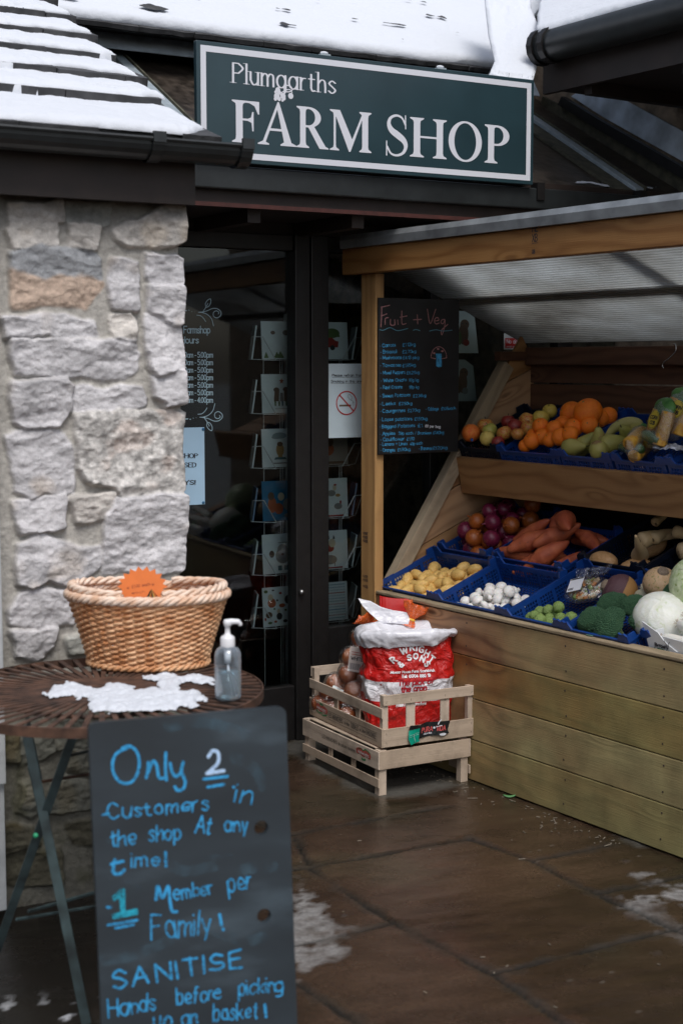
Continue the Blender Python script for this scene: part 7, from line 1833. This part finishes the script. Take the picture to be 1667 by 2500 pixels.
        P = np.stack([rr * np.cos(Aa) * (1 + .3 * np.sin(Aa * 5) * (Vv > .35)), rr * np.sin(Aa) * .7, (Vv - .3) * hh + .016 * fbm(Aa * 2, Vv * 0, 3, 12) * Vv], -1)
        b = MB(); b.grid(tp(Mn, P.reshape(-1, 3)).reshape(P.shape), closed_u=True); b.build('net', m_net, rn, smooth=True)
        if i == 0:
            b = MB(); a = np.linspace(0, 2 * pi, 18, endpoint=False); b.tube(tp(Mn, np.stack([.0125 * np.cos(a), .010 * np.sin(a), a * 0], 1)), .0045, 8, closed=True); b.build('yellow_tie', mat('yellow_tie', (.80, .48, .06), .4), rn, smooth=True)
    # bagged onions
    mbo = MATS['brown_onion_skin']; rs = np.random.RandomState(5)
    def onion_bag(nm, lb, pts, dep, film_c, film_r, lab=None):
        root = thing('onion_bag', lb, 'onion bag', FR(atd(*film_c), (1, 0, 0), (0, 1, 0)))
        first = None
        for (px, py, dd, r) in pts:
            p = atd(px, py, dep + dd); Mo = FR(p, (1, 0, 0), (0, 1, 0)) @ RZ(rs.uniform(0, 6)) @ RX(rs.uniform(-1.3, 1.3)) @ SCL(r)
            b = MB(); f = lambda D: D * np.array([1, 1, .90]) * (1 + .03 * nz3(D, 1.5, 4))[..., None]; b.ball(Mo, f, 24, 16); b.lathe(Mo, [(.22, .84), (.10, 1.0), (.09, 1.15), (0, 1.15)], 10); b.build('onion', mbo, root, smooth=True)
        b = MB(); c = atd(*film_c)
        Rf = np.array(film_r)
        ps = [atd(px, py, dep + dd) for px, py, dd, r in pts]; rr_ = [r for *_, r in pts]
        def f(D):
            # shrink-wrap: the film is pulled to the onions inside it
            out = np.zeros(D.shape[:2]) + .012
            for p, r in zip(ps, rr_):
                v = p - c; pr = D @ v; perp = np.sqrt(np.maximum((v @ v) - pr ** 2, 0)); h = pr + np.sqrt(np.maximum((r * 1.12) ** 2 - perp ** 2, 0)); out = np.maximum(out, np.where(perp < r * 1.12, h, 0))
            k = 1
            o = out.copy()
            for _ in range(3): o = np.maximum(o, .90 * (np.roll(o, 1, 1) + np.roll(o, -1, 1)) / 2); o[1:-1] = np.maximum(o[1:-1], .90 * (o[2:] + o[:-2]) / 2)
            return D * (o + .004 + .004 * nz3(D, 5, 3))[..., None]
        b.ball(FR(c, (1, 0, 0), (0, 1, 0)), f, 60, 40); b.build('film', MATS['clear_film'], root, smooth=True)
        return root, c
    r_, c_ = onion_bag('a', 'upper clear bag of brown onions with a WHITE barcode label beside the sack', [(880, 1560, .06, .040), (858, 1607, .0, .040), (890, 1610, .02, .040), (850, 1645, -.02, .038), (888, 1650, -.01, .040), (866, 1628, .06, .038)], 5.47, (870, 1612, 5.48), (.07, .06, .09))
    Ml = FR(atd(868, 1612, 5.41), (1, 0, 0), (0, 0, 1), (0, -1, 0)) @ RY(-.25) @ RZ(-.12)
    b = MB(); b.box(Ml, -.026, .030, -.044, .050, 0, .0012); lb = b.build('paper_label', mat('label_white_tint', (.70, .62, .58), .5, noise=.15, nscale=20), r_)
    mk = Mask(-.03, -.05, .04, .06, .0008); mk.text('WHITE', (-.018, .0), (.028, .0), .0125, .0011); mk.mesh(on_frame(Ml, .0018)).build('lettering', m_ink, lb)
    b = MB(); [b.box(Ml, -.020 + k * .0042, -.018 + k * .0042 + .001 * (k % 2), -.036, -.012, .0013, .0017) for k in range(10)]; b.build('barcode', mat('grey_ink', (.18, .18, .20), .6), lb)
    b = MB(); [b.box(Ml, -.018, .022, .020 + .009 * k, .0225 + .009 * k, .0013, .0017) for k in range(2)]; b.build('printed_strip', mat('faded_red_print'), lb)
    r_, c_ = onion_bag('b', 'lower clear bag of brown onions low in the crate beside the sack', [(818, 1668, .03, .036), (866, 1690, -.02, .043), (838, 1700, .0, .034), (800, 1690, .04, .034), (885, 1712, -.04, .036), (810, 1735, .0, .038), (845, 1748, -.04, .036), (780, 1718, .04, .034), (862, 1776, -.05, .034)], 5.44, (840, 1712, 5.44), (.1, .06, .08))
    Ml = FR(atd(823, 1686, 5.385), (1, 0, 0), (0, 0, 1), (0, -1, 0)) @ RZ(-.5)
    b = MB(); u, v = np.meshgrid(np.linspace(-.022, .022, 14), np.linspace(-.012, .012, 8), indexing='ij'); Pp = np.stack([u, v, .006 * fbm(u * 60, v * 60, 3, 3)], -1); b.grid(tp(Ml, Pp.reshape(-1, 3)).reshape(Pp.shape)); b.build('paper_label', m_card, r_, smooth=True)
build_sacks()

# ================================================================== TABLE, BASKET, BOTTLE
TC = np.array([-.572, 3.48, .72]); TR = .385
m_rust = mat('rusty_iron', (.085, .042, .026), .75, metal=.0, noise=.75, nscale=26, bump=.0012, bscale=90)
m_teal = mat('worn_green_paint', (.038, .062, .066), .5, noise=.8, nscale=16, bump=.0006)
def build_table():
    root = thing('bistro_table', 'round rusty slatted metal folding table with worn green legs', 'table', FR((TC[0], TC[1], 0), (1, 0, 0), (0, 1, 0)))
    Mt = FR(TC, (1, 0, 0), (0, 1, 0))
    b = MB(); a = np.linspace(0, 2 * pi, 96, endpoint=False)
    P = np.array([[[r * cos(t), r * sin(t), z] for r, z in ((TR, -.022), (TR, 0), (TR - .004, .001), (TR - .005, -.022))] for t in a]); b.grid(tp(Mt, P.reshape(-1, 3)).reshape(P.shape), closed_u=True, closed_v=True)
    P = np.array([[[r * cos(t), r * sin(t), z] for r, z in ((.135, -.006), (.135, 0), (.0, .0), (.0, -.006))] for t in a]); b.grid(tp(Mt, P.reshape(-1, 3)).reshape(P.shape), closed_u=True, closed_v=True)
    b.build('rim', m_rust, root)
    b = MB(); n = 62
    for k in range(n): b.box(Mt @ RZ(2 * pi * k / n), .132, TR - .006, -.0062, .0062, -.004 , -.0005)
    b.build('tabletop_slats', m_rust, root)
    b = MB(); 
    for r_ in (.24,): b.tube(tp(Mt, np.stack([r_ * np.cos(a), r_ * np.sin(a), a * 0 - .010], 1)), .005, 6, closed=True)
    b.build('under_ring', m_rust, root)
    def bar(p, q, w=.020, th=.005, m=m_teal, nm='leg'):
        p, q = np.array(p, float), np.array(q, float); d = q - p; L_ = np.linalg.norm(d); d /= L_; vw = (p + q) / 2 - CAM
        side = np.cross(d, vw * np.array([1, 1, 0])); side /= np.linalg.norm(side); M = FR(p, d, side); b = MB(); b.box(M, 0, L_, -w / 2, w / 2, -th, th); return b.build(nm, m, root, bevel=.001)
    # crossing flat-bar legs: near pair seen in front, far pair behind
    L1a, L1b = atd(176, 1795, 3.20), atz(-28, 2380, .0); 
    ga = atz(-30, 2385, 0); bar(atd(178, 1800, 3.20), ga)
    bar(atd(62, 1770, 3.30), atz(212, 2500, 0), w=.022)
    bar(atd(55, 1690, 3.62), atd(100, 1905, 3.64), w=.010, th=.004); bar(atd(75, 1870, 3.5), atd(112, 2030, 3.5), w=.014, th=.004)
    bar(atd(82, 1912, 3.42), atd(230, 1888, 3.6), w=.007, th=.003, m=m_rust, nm='stretcher'); bar(atd(70, 2225, 3.3), atd(236, 2178, 3.55), w=.007, th=.003, nm='stretcher'); bar(atd(40, 2245, 3.28), atd(236, 2212, 3.5), w=.006, th=.003, nm='stretcher'); bar(atd(170, 1845, 3.5), atd(240, 1828, 3.6), w=.007, th=.003, nm='stretcher')
    # far legs, mostly behind the board
    bar(TC + np.array([.24, .12, -.012]), (TC[0] - .02, TC[1] + .22, 0.0)); bar(TC + np.array([-.05, .26, -.012]), (TC[0] + .30, TC[1] + .05, 0.0))
    b = MB(); b.ball(FR(atd(182, 1793, 3.19), (1, 0, 0), (0, 1, 0)) @ SCL(.006), nu=12, nv=8); b.ball(FR(atd(88, 2040, 3.15), (1, 0, 0), (0, 1, 0)) @ SCL(.006), nu=12, nv=8); b.build('rivet', mat('green_plastic', (.02, .30, .14), .4), root, smooth=True)
    # snow lying on it
    S_ = [(-60, 925), (0, 922), (60, 935), (62, 897), (120, 885), (168, 880), (176, 845), (190, 868), (200, 878), (290, 880), (370, 905), (440, 875), (530, 866), (610, 885), (612, 918), (650, 918), (700, 903), (790, 900), (745, 868), (660, 845), (690, 815), (760, 803), (880, 808), (920, 828), (1000, 812), (1060, 818), (1150, 836), (1150, 874), (1060, 868), (960, 852), (920, 880), (925, 912), (1060, 930), (1110, 985), (1050, 1000), (1000, 1028), (930, 1015), (860, 1042), (740, 1045), (680, 1060), (620, 1052), (560, 1072), (480, 1068), (390, 1058), (300, 1030), (325, 985), (290, 952), (240, 978), (215, 945), (140, 955), (60, 965), (-60, 960)]
    S_ = [(x, y) for x, y in S_ if x > -1]
    P = np.array([atz(100 + x / 2.703, 1350 + y / 2.703, .722)[:2] for x, y in S_])
    mk = Mask(P[:, 0].min() - .01, P[:, 1].min() - .01, P[:, 0].max() + .01, P[:, 1].max() + .01, .0035); mk.poly(P)
    J, I, X, Y = mk.win(P[:, 0].min(), P[:, 1].min(), P[:, 0].max(), P[:, 1].max()); mk.a[J, I] += .013 * fbm(X * 70, Y * 55, 5, 3) + .010 * np.maximum(0, fbm(X * 22, Y * 22, 3, 13) - .15) * 6
    def fn(V):
        d = np.clip(-V[:, 2], 0, 1); h = .0015 + .011 * np.sqrt(np.clip(d / .025, 0, 1)) * (.8 + .7 * fbm(V[:, 0] * 40, V[:, 1] * 40, 4, 6)) + .0028 * fbm(V[:, 0] * 150, V[:, 1] * 150, 3, 9)
        return np.stack([V[:, 0], V[:, 1], .722 + np.maximum(h, .0005)], 1)
    b = mk.mesh(fn, merge=False); o = b.build('snow_patch', m_snow, M=FR((TC[0], TC[1], .722), (1, 0, 0), (0, 1, 0)), smooth=True)
    tag(o, 'melting snow lying on the rusty table in front of the basket', 'snow')
build_table()

def build_basket():
    c = np.array([-.500, 3.765, .722]); M = FR(c, (1, 0, 0), (0, 1, 0)) @ RZ(R_(-2))
    root = thing('wicker_basket', 'oval honey-coloured wicker basket on the rusty table', 'basket', M)
    def wk(name, a_, c_, rough=.5):
        m = pmat(name, a_, c_, 26, rough, .0008, 200, detail=6); return m
    m_w = wk('honey_wicker', (.50, .21, .08), (.82, .50, .28)); m_r = wk('pale_wicker', (.66, .42, .28), (.84, .68, .56))
    H0 = .180
    def rad(v): return (.150 + .052 * v ** 1.15, .098 + .044 * v ** 1.15)
    b = MB(); rows = 25; nseg = 264; st = 44; th = np.linspace(0, 2 * pi, nseg, endpoint=False)
    for k in range(rows):
        v = .05 + .93 * k / (rows - 1); rx, ry = rad(v); ph = pi * (k % 2)
        w = .0042 * np.cos(th * st / 2 + ph); zz = v * H0 + .0016 * np.sin(th * st / 2 + ph) + .0012 * fbm(th * 3, th * 0 + k, 2, 5)
        P = np.stack([(rx + w) * np.cos(th), (ry + w) * np.sin(th), zz], 1); b.tube(tp(M, P), .0040, 7, closed=True)
    b.build('woven_side', m_w, root, smooth=True)
    b = MB()
    for k in range(st):
        t = 2 * pi * (k + .5) / st; P = np.array([[rad(v)[0] * cos(t), rad(v)[1] * sin(t), v * H0] for v in np.linspace(0, 1, 8)]); b.tube(tp(M, P), .0030, 6)
    b.build('stakes', m_w, root, smooth=True)
    def rope(rx, ry, z, n, r, hr, tw, nm, m, a0=0, a1=2 * pi, zf=None):
        b = MB(); cl = abs(a1 - a0) > 6.2; t = np.linspace(a0, a1, 260, endpoint=not cl)
        for j in range(n):
            p = tw * t + 2 * pi * j / n; R = hr * np.cos(p); Z = hr * np.sin(p)
            base = np.stack([(rx + R) * np.cos(t), (ry + R) * np.sin(t), z + Z + (zf(t) if zf else 0)], 1); b.tube(tp(M, base), r, 8, closed=cl)
        return b.build(nm, m, root, smooth=True)
    rope(.204, .144, H0 + .006, 4, .0058, .0072, 14, 'braided_rim', m_r); rope(.153, .101, .008, 3, .0048, .0050, 16, 'base_braid', m_w)
    for s, nm in ((1, 0), (-1, 1)):
        a0, a1 = (-pi / 2 + .30, pi / 2 - .24) if s == 1 else (pi / 2 + .20, 3 * pi / 2 - .22)
        rope(.196, .132, H0 + .024, 3, .0055, .0062, 13, 'swing_handle', m_r, a0, a1, lambda t: .004 * np.cos(t * 2))
    b = MB(); f = [[.148 * cos(t), .096 * sin(t), .006] for t in np.linspace(0, 2 * pi, 40, endpoint=False)]; b.add(tp(M, f), [tuple(range(40))]); b.build('base', m_w, root)
    # orange star card and what lies in the basket
    q = atd(350, 1432, 3.70); Ms = FR(q, (1, 0, 0), (0, 0, 1), (0, -1, 0)) @ RX(-.25)
    r2 = thing('star_price_card', 'orange star-shaped price card standing in the wicker basket', 'price card', Ms)
    n = 18; P = [(( .064 if i % 2 == 0 else .052) * cos(pi * i / n) , (.052 if i % 2 == 0 else .041) * sin(pi * i / n)) for i in range(2 * n)]; P = [(x - .002, y * 1.0) for x, y in P]
    b = MB(); b.prism(Ms, P, -.0006, .0006); b.build('card', mat('orange_card', (.72, .17, .025), .5, noise=.08), r2)
    mk = Mask(-.06, -.05, .06, .05, .001); mk.text('£1.00 each', (-.028, -.004), (.018, .003), .007, .0006); mk.text('each', (-.028, -.019), (.004, -.015), .005, .0005)
    for x, y in ((-.038, -.004), (.025, .005)): [mk.stroke([(x - .004 * cos(a), y - .004 * sin(a)), (x + .004 * cos(a), y + .004 * sin(a))], .0005) for a in (0, 1.05, 2.1)]
    mk.mesh(on_frame(Ms, .0010)).build('lettering', mat('dark_orange_ink', (.30, .05, .01), .6), r2)
    q = atd(368, 1462, 3.66); Mr = FR(q, (1, 0, 0), (0, 1, 0)); b = MB()
    for k in range(7):
        a = -1.0 + k * .33; P = np.array([[0, 0, .022], [.012 * sin(a), .0, .004], [.028 * sin(a), .0, -.026]]); P2 = P + np.array([[.002, 0, 0], [.006, 0, 0], [.010, 0, 0]])
        b.add(tp(Mr, np.concatenate([P, P2]) + np.array([0, .002 * k, 0])), [(0, 1, 4, 3), (1, 2, 5, 4)], mi=k % 3)
    o = b.build('ribbon_bow', [mat('black_ribbon', (.02, .016, .012), .4), mat('gold_ribbon', (.55, .36, .10), .4), mat('orange_ribbon', (.6, .16, .03), .4)], M=Mr, solid=.001); tag(o, 'small black and gold ribbon bunch at the basket front', 'ribbon')
build_basket()

def build_bottle():
    p = atz(557, 1706, .722); M = FR(p, (1, 0, 0), (0, 1, 0)) @ RZ(.25)
    root = thing('sanitiser_bottle', 'clear pump bottle of hand sanitiser with white pump on the table', 'bottle', M)
    mg = bpy.data.materials.new('clear_plastic'); mg.use_nodes = True; t = mg.node_tree; t.nodes.clear(); N = t.nodes.new; L = t.links.new
    g = N('ShaderNodeBsdfGlossy'); g.inputs['Roughness'].default_value = .12; tr = N('ShaderNodeBsdfTransparent'); tr.inputs[0].default_value = (.90, .96, 1, 1); df = N('ShaderNodeBsdfDiffuse'); df.inputs[0].default_value = (.7, .8, .9, 1); lw = N('ShaderNodeLayerWeight'); lw.inputs[0].default_value = .45; ou = N('ShaderNodeOutputMaterial')
    m0 = N('ShaderNodeMixShader'); m0.inputs[0].default_value = .4; L(g.outputs[0], m0.inputs[1]); L(df.outputs[0], m0.inputs[2]); m1 = N('ShaderNodeMixShader'); ml = N('ShaderNodeMath'); ml.operation = 'MULTIPLY_ADD'; ml.inputs[1].default_value = .75; ml.inputs[2].default_value = .10; L(lw.outputs['Facing'], ml.inputs[0]); L(ml.outputs[0], m1.inputs[0]); L(tr.outputs[0], m1.inputs[1]); L(m0.outputs[0], m1.inputs[2]); L(m1.outputs[0], ou.inputs[0])
    mgel = bpy.data.materials.new('clear_gel'); mgel.use_nodes = True; t = mgel.node_tree; t.nodes.clear(); N = t.nodes.new; L = t.links.new
    g = N('ShaderNodeBsdfGlass'); g.inputs['IOR'].default_value = 1.30; g.inputs[0].default_value = (.82, .92, .96, 1); g.inputs['Roughness'].default_value = .05; d = N('ShaderNodeBsdfDiffuse'); d.inputs[0].default_value = (.62, .74, .80, 1); mx = N('ShaderNodeMixShader'); mx.inputs[0].default_value = .22; L(g.outputs[0], mx.inputs[1]); L(d.outputs[0], mx.inputs[2]); ou = N('ShaderNodeOutputMaterial'); L(mx.outputs[0], ou.inputs[0])
    b = MB(); b.lathe(M, [(0, 0), (.026, 0), (.0295, .003), (.0305, .012), (.0305, .100), (.0295, .110), (.025, .118), (.016, .124), (.0115, .126)], 40); b.build('bottle_body', mg, root, smooth=True)
    b = MB(); b.lathe(M, [(0, .003), (.0265, .003), (.0280, .010), (.0280, .066), (0, .066)], 36); b.build('gel', mgel, root, smooth=True)
    mw = mat('white_plastic', (.80, .80, .82), .35)
    b = MB(); b.lathe(M, [(.0112, .122), (.0165, .122), (.0168, .126), (.0168, .142), (.015, .147), (.007, .152), (.006, .158), (.0055, .170), (.0085, .172), (.0095, .180), (.008, .186), (0, .188)], 28)
    b.tube(tp(M, catmull([(0, 0, .180), (.012, 0, .181), (.024, 0, .180), (.029, 0, .176), (.030, 0, .171)], 4)), np.array([.0075] * 5 + [.0065] * 5 + [.0050] * 5 + [.0042] * 2), 12); b.build('pump', mw, root, smooth=True)
    b = MB(); b.lathe(M, [(0, .085), (.0075, .085), (.008, .10), (.0085, .122), (.0, .122)], 16); b.build('pump_barrel', mw, root, smooth=True)
    b = MB(); b.tube(tp(M, [(0, 0, .085), (.003, 0, .05), (.012, 0, .008)]), .0028, 8); b.build('dip_tube', mw, root, smooth=True)
build_bottle()

def chalk(name, c, sc=150, lo=.40, hi=.58, amin=.45):
    m = bpy.data.materials.new(name); m.use_nodes = True; t = m.node_tree; b = t.nodes['Principled BSDF']; N = t.nodes.new; L = t.links.new
    b.inputs['Base Color'].default_value = (*c, 1); b.inputs['Roughness'].default_value = .9; b.inputs['Specular IOR Level'].default_value = .1
    tc = N('ShaderNodeTexCoord'); nz = N('ShaderNodeTexNoise'); nz.inputs['Scale'].default_value = sc; nz.inputs['Detail'].default_value = 4; nz.inputs['Roughness'].default_value = .7; L(tc.outputs['Object'], nz.inputs['Vector'])
    n2 = N('ShaderNodeTexNoise'); n2.inputs['Scale'].default_value = 22; n2.inputs['Detail'].default_value = 2; L(tc.outputs['Object'], n2.inputs['Vector'])
    ad = N('ShaderNodeMath'); ad.operation = 'MULTIPLY_ADD'; ad.inputs[1].default_value = .5; L(n2.outputs[0], ad.inputs[0]); L(nz.outputs[0], ad.inputs[2])
    mr = N('ShaderNodeMapRange'); mr.inputs[1].default_value = lo + .2; mr.inputs[2].default_value = hi + .27; mr.inputs[3].default_value = amin; mr.inputs[4].default_value = 1; L(ad.outputs[0], mr.inputs[0]); L(mr.outputs[0], b.inputs['Alpha'])
    MATS[name] = m; return m
# ================================================================== CHALKBOARD SIGN IN FRONT
def build_aboard():
    # board plane: leans back slightly; receding a little to the right
    tl, tr = atd(219, 1768, 2.80), atd(697, 1724, 2.92)
    X = (tr - tl) * np.array([1, 1, 0]); X /= np.linalg.norm(X)
    Yh = np.array([-X[1], X[0], 0]); tilt = R_(5.5); Z = np.array([0, 0, cos(tilt)]) + Yh * sin(tilt)
    nrm = np.cross(X, Z)
    if nrm[1] > 0: nrm = -nrm
    def pl(x, y):
        q = onpl(x, y, tl, nrm) - tl; return float(q @ X), float(q @ Z)
    M = np.eye(4); M[:3, 0] = X; M[:3, 1] = Z; M[:3, 2] = np.cross(X, Z); M[:3, 3] = tl
    assert M[1, 2] < 0
    root = thing('chalkboard_sign', 'freestanding slate-grey chalkboard saying Only 2 Customers in the shop', 'chalkboard', FR(tl * np.array([1, 1, 0]), X, Yh))
    c = [pl(*p) for p in ((216, 1766), (698, 1724), (726, 2500), (249, 2500))]
    zb = -tl[2] / Z[2] + .005
    ex = lambda a, b_: (a[0] + (b_[0] - a[0]) * (zb - a[1]) / (b_[1] - a[1]), zb)
    BL, BR = ex(c[0], c[3]), ex(c[1], c[2])
    m_bd = bpy.data.materials.new('chalky_slate_board'); m_bd.use_nodes = True; t = m_bd.node_tree; bs = t.nodes['Principled BSDF']; N = t.nodes.new; L = t.links.new
    tc = N('ShaderNodeTexCoord'); n1 = N('ShaderNodeTexNoise'); n1.inputs['Scale'].default_value = 7; n1.inputs['Detail'].default_value = 6; mp = N('ShaderNodeMapping'); mp.inputs['Rotation'].default_value = (0, .5, 0); mp.inputs['Scale'].default_value = (.45, 1, 1.3); L(tc.outputs['Object'], mp.inputs[0]); L(mp.outputs[0], n1.inputs['Vector'])
    r = ramp(N, [(.30, (.012, .017, .022)), (.55, (.021, .030, .038)), (.75, (.060, .085, .105))]); L(n1.outputs[0], r.inputs[0]); L(r.outputs[0], bs.inputs['Base Color']); bs.inputs['Roughness'].default_value = .48
    # outline with rounded upper corners, two screw holes left open
    def rnd(p, a, b_, k=.014):
        p, a, b_ = map(np.array, (p, a, b_)); u = (a - p) / np.linalg.norm(a - p); w = (b_ - p) / np.linalg.norm(b_ - p); return [tuple(p + u * k), tuple(p + (u + w) * k * .3), tuple(p + w * k)]
    out = rnd(c[0], BL, c[1]) + rnd(c[1], c[0], BR) + [BR, BL]
    h1, h2 = pl(638, 2021), pl(645, 2236)
    x0, x1 = min(p[0] for p in out) - .01, max(p[0] for p in out) + .01
    mk = Mask(x0, zb - .01, x1, .06, .004); J, I, Xg, Yg = mk.win(x0, zb - .01, x1, .06)
    f = poly_sd(out, Xg, Yg)
    for h in (h1, h2): f = np.maximum(f, .0145 - np.hypot(Xg - h[0], Yg - h[1]))
    mk.a[J, I] = f
    b = MB(); mk.mesh(on_frame(M, .0), b); o = b.build('board', m_bd, root, solid=.018)
    mch = chalk('sky_blue_chalk', (.05, .34, .66)); mch2 = chalk('white_blue_chalk', (.45, .62, .85)); mch3 = chalk('teal_chalk_fill', (.03, .36, .50), 90, .40, .6, .3)
    k6 = lambda x, y: pl(x / 2.1778, 1700 + y / 2.1778)
    mk = Mask(x0, zb, x1, 0, .0016); R0 = .0017
    def S(*st, r=R0):
        for P in st:
            P = [k6(*p) for p in P]; mk.stroke(catmull(P, 8) if len(P) > 2 else P, r)
    S([(690, 268), (615, 310), (600, 390), (640, 455), (700, 455), (738, 390), (735, 310), (695, 265), (650, 275)], r=.0029)
    S([(790, 350), (785, 400), (778, 432)], [(790, 400), (815, 345), (835, 370), (845, 430), (870, 435)], [(882, 300), (880, 380), (885, 445)], [(905, 355), (915, 400), (935, 425), (960, 410)], [(975, 350), (965, 400), (985, 450), (975, 490), (945, 500), (930, 480)], r=.0030)
    def W_(txt, a_, b_, h, r=R0, **kw):
        p, q = k6(*a_), k6(*b_); mk.text(txt, p, q, h, r, **kw)
    hh = lambda y0, y1: abs(k6(800, y0)[1] - k6(800, y1)[1])
    W_('Customers', (575, 655), (1108, 600), hh(560, 660) * .78, jit=.3, gap=1.6, wob=1.0); W_('in', (1245, 560), (1335, 575), .037, jit=.1, gap=1.8, wob=.6); mk.ell(*k6(1243, 482), .0032, .0032)
    S([(548, 630), (580, 622)], r=.0022)
    W_('the', (590, 798), (722, 785), .030, jit=.3, wob=.8); W_('shop', (795, 772), (958, 760), .030, jit=.3, wob=.8); W_('At', (1035, 728), (1118, 735), .034, jit=.2, wob=.8); W_('any', (1195, 720), (1315, 715), .028, jit=.3, wob=.8)
    S([(612, 868), (604, 905), (606, 940), (640, 942), (662, 922)], [(592, 892), (655, 876)], r=.0030); W_('ime', (700, 910), (845, 900), .028, jit=.3, wob=.8); S([(880, 830), (882, 880)], [(884, 898), (884, 902)], r=.003)
    S([(830, 1080), (840, 1010), (865, 1070), (895, 1010), (905, 1090), (915, 1140), (940, 1145)], r=.003); W_('ember', (925, 1085), (1130, 1050), .028, jit=.3, wob=.8); W_('per', (1215, 1045), (1335, 1020), .036, jit=.2, wob=.8)
    W_('Family', (808, 1292), (1120, 1262), .046, jit=.3, wob=.9, gap=1.6); S([(1168, 1160), (1178, 1215)], [(1186, 1236), (1187, 1240)], r=.003)
    W_('SANITISE', (605, 1560), (1285, 1436), hh(1400, 1500) * .90, jit=.2, gap=2.2, wob=.8, r=.0025)
    W_('Hands', (578, 1706), (830, 1668), .034, jit=.3, wob=.9); W_('before', (940, 1640), (1172, 1606), .030, jit=.3, wob=.9); W_('picking', (1270, 1590), (1500, 1566), .030, jit=.3, wob=.9); W_('basket', (1132, 1726), (1368, 1704), .031, jit=.3, wob=.9); S([(1408, 1640), (1412, 1682)], [(1414, 1700), (1414, 1703)], r=.003)
    W_('up an', (820, 1770), (1050, 1745), .034, jit=.3, wob=.9)
    S([(575, 1215), (640, 1205), (730, 1190)], [(615, 1232), (710, 1215)], [(570, 1120), (590, 1122)], r=.0026)
    for sgn in (1,): S([(1085, 440), (1210, 425)], [(1105, 482), (1190, 468)], r=.0028)
    mk.mesh(on_frame(M, .0006)).build('chalk_writing', mch, o)
    mk = Mask(x0, zb, x1, 0, .0016)
    S([(1108, 320), (1130, 290), (1160, 300), (1160, 350), (1130, 385), (1100, 410)], [(1100, 410), (1190, 395)], r=.0036)
    mk.mesh(on_frame(M, .0010)).build('chalk_writing', mch2, o)
    mk = Mask(x0, zb, x1, 0, .0016); mk.poly([k6(*p) for p in [(595, 1062), (645, 1022), (665, 1022), (668, 1140), (732, 1125), (735, 1160), (600, 1185), (595, 1158), (640, 1145), (635, 1070), (605, 1090)]])
    mk.mesh(on_frame(M, .0014)).build('chalk_writing', mch3, o)
    # faint smears of rubbed-out chalk
    mk = Mask(x0, zb, x1, 0, .004); S([(1090, 855), (1230, 845)], r=.0035); S([(570, 700), (620, 780), (700, 760)], [(1150, 1250), (1300, 1300), (1400, 1280)], [(900, 900), (1000, 930), (1150, 900)], [(1250, 330), (1350, 380), (1400, 480)], [(700, 1000), (760, 1080), (800, 1180)], [(1180, 960), (1300, 920), (1450, 905)], [(900, 160), (1100, 140), (1300, 200)], [(560, 1400), (700, 1380), (900, 1300)], r=.011)
    mk.mesh(on_frame(M, .0004)).build('chalk_smears', chalk('rubbed_chalk', (.10, .17, .22), 18, .48, 1.05, .0), o)
    # rear leg frame
    b = MB(); Yb = Yh
    for x in (.07, c[1][0] - .09):
        p0 = tl + X * x + Yh * .022 - np.array([0, 0, .03]); p1 = tl * np.array([1, 1, 0]) + X * x + Yh * .36; d = p1 - p0; L_ = np.linalg.norm(d); Mb = FR(p0, X, d); b.box(Mb, 0, .035, 0, L_, -.009, .009)
    b.build('rear_leg', m_grey, root, bevel=.002)
build_aboard()

# ---------------- small litter on the ground
def litter():
    mlf = mat('green_leaf', (.05, .18, .05), .5)
    p = atz(1243, 1945, .004); M = FR(p, (1, 0, 0), (0, 1, 0)); b = MB(); u, v = np.meshgrid(np.linspace(-1, 1, 12), np.linspace(-1, 1, 6), indexing='ij'); P = np.stack([u * .022, v * .008 * (1 - u ** 2), .006 * (1 - np.abs(v)) + .004 * u ** 2], -1); b.grid(tp(M, P.reshape(-1, 3)).reshape(P.shape))
    tag(b.build('fallen_leaf', mlf, M=M, smooth=True, solid=.0008), 'small bright green leaf on the flagstones near the stall foot', 'leaf')
    p = Spx(1438, 1552, .02); M = FR(SP0 + SX * p[0] + SY * .02 + np.array([0, 0, .6185]), SX, SY); b = MB(); P = np.stack([u * .014, v * .004, .0015 + .002 * v ** 2], -1); b.grid(tp(M, P.reshape(-1, 3)).reshape(P.shape))
    tag(b.build('leaf_scrap', mat('pale_green_scrap', (.25, .48, .36), .5), M=M, smooth=True, solid=.0006), 'pale green leaf scrap on the mossy front ledge of the stall', 'leaf')
    b = MB(); rs = np.random.RandomState(8)
    for _ in range(110):
        if _ < 92:
            s = rs.uniform(.0, 1.5); t = -.03 - abs(rs.randn()) * .07; p = SP0 + SX * s + SY * t
        else: p = atz(rs.uniform(700, 1650), rs.uniform(1880, 2490), 0)
        L_ = rs.uniform(.002, .007) * (1 if rs.rand() < .8 else 3.0); Mx = FR((p[0], p[1], .0015), (1, 0, 0), (0, 1, 0)) @ RZ(rs.uniform(0, 6)) @ RX(rs.uniform(-.3, .3)); b.box(Mx, -L_, L_, -.0014, .0014, 0, .0018)
    tag(b.build('litter_crumbs', mat('straw_crumbs', (.20, .17, .13), .8, noise=.5)), 'scattered straw and dried crumbs on the wet paving', 'crumbs', kind='stuff')
litter()
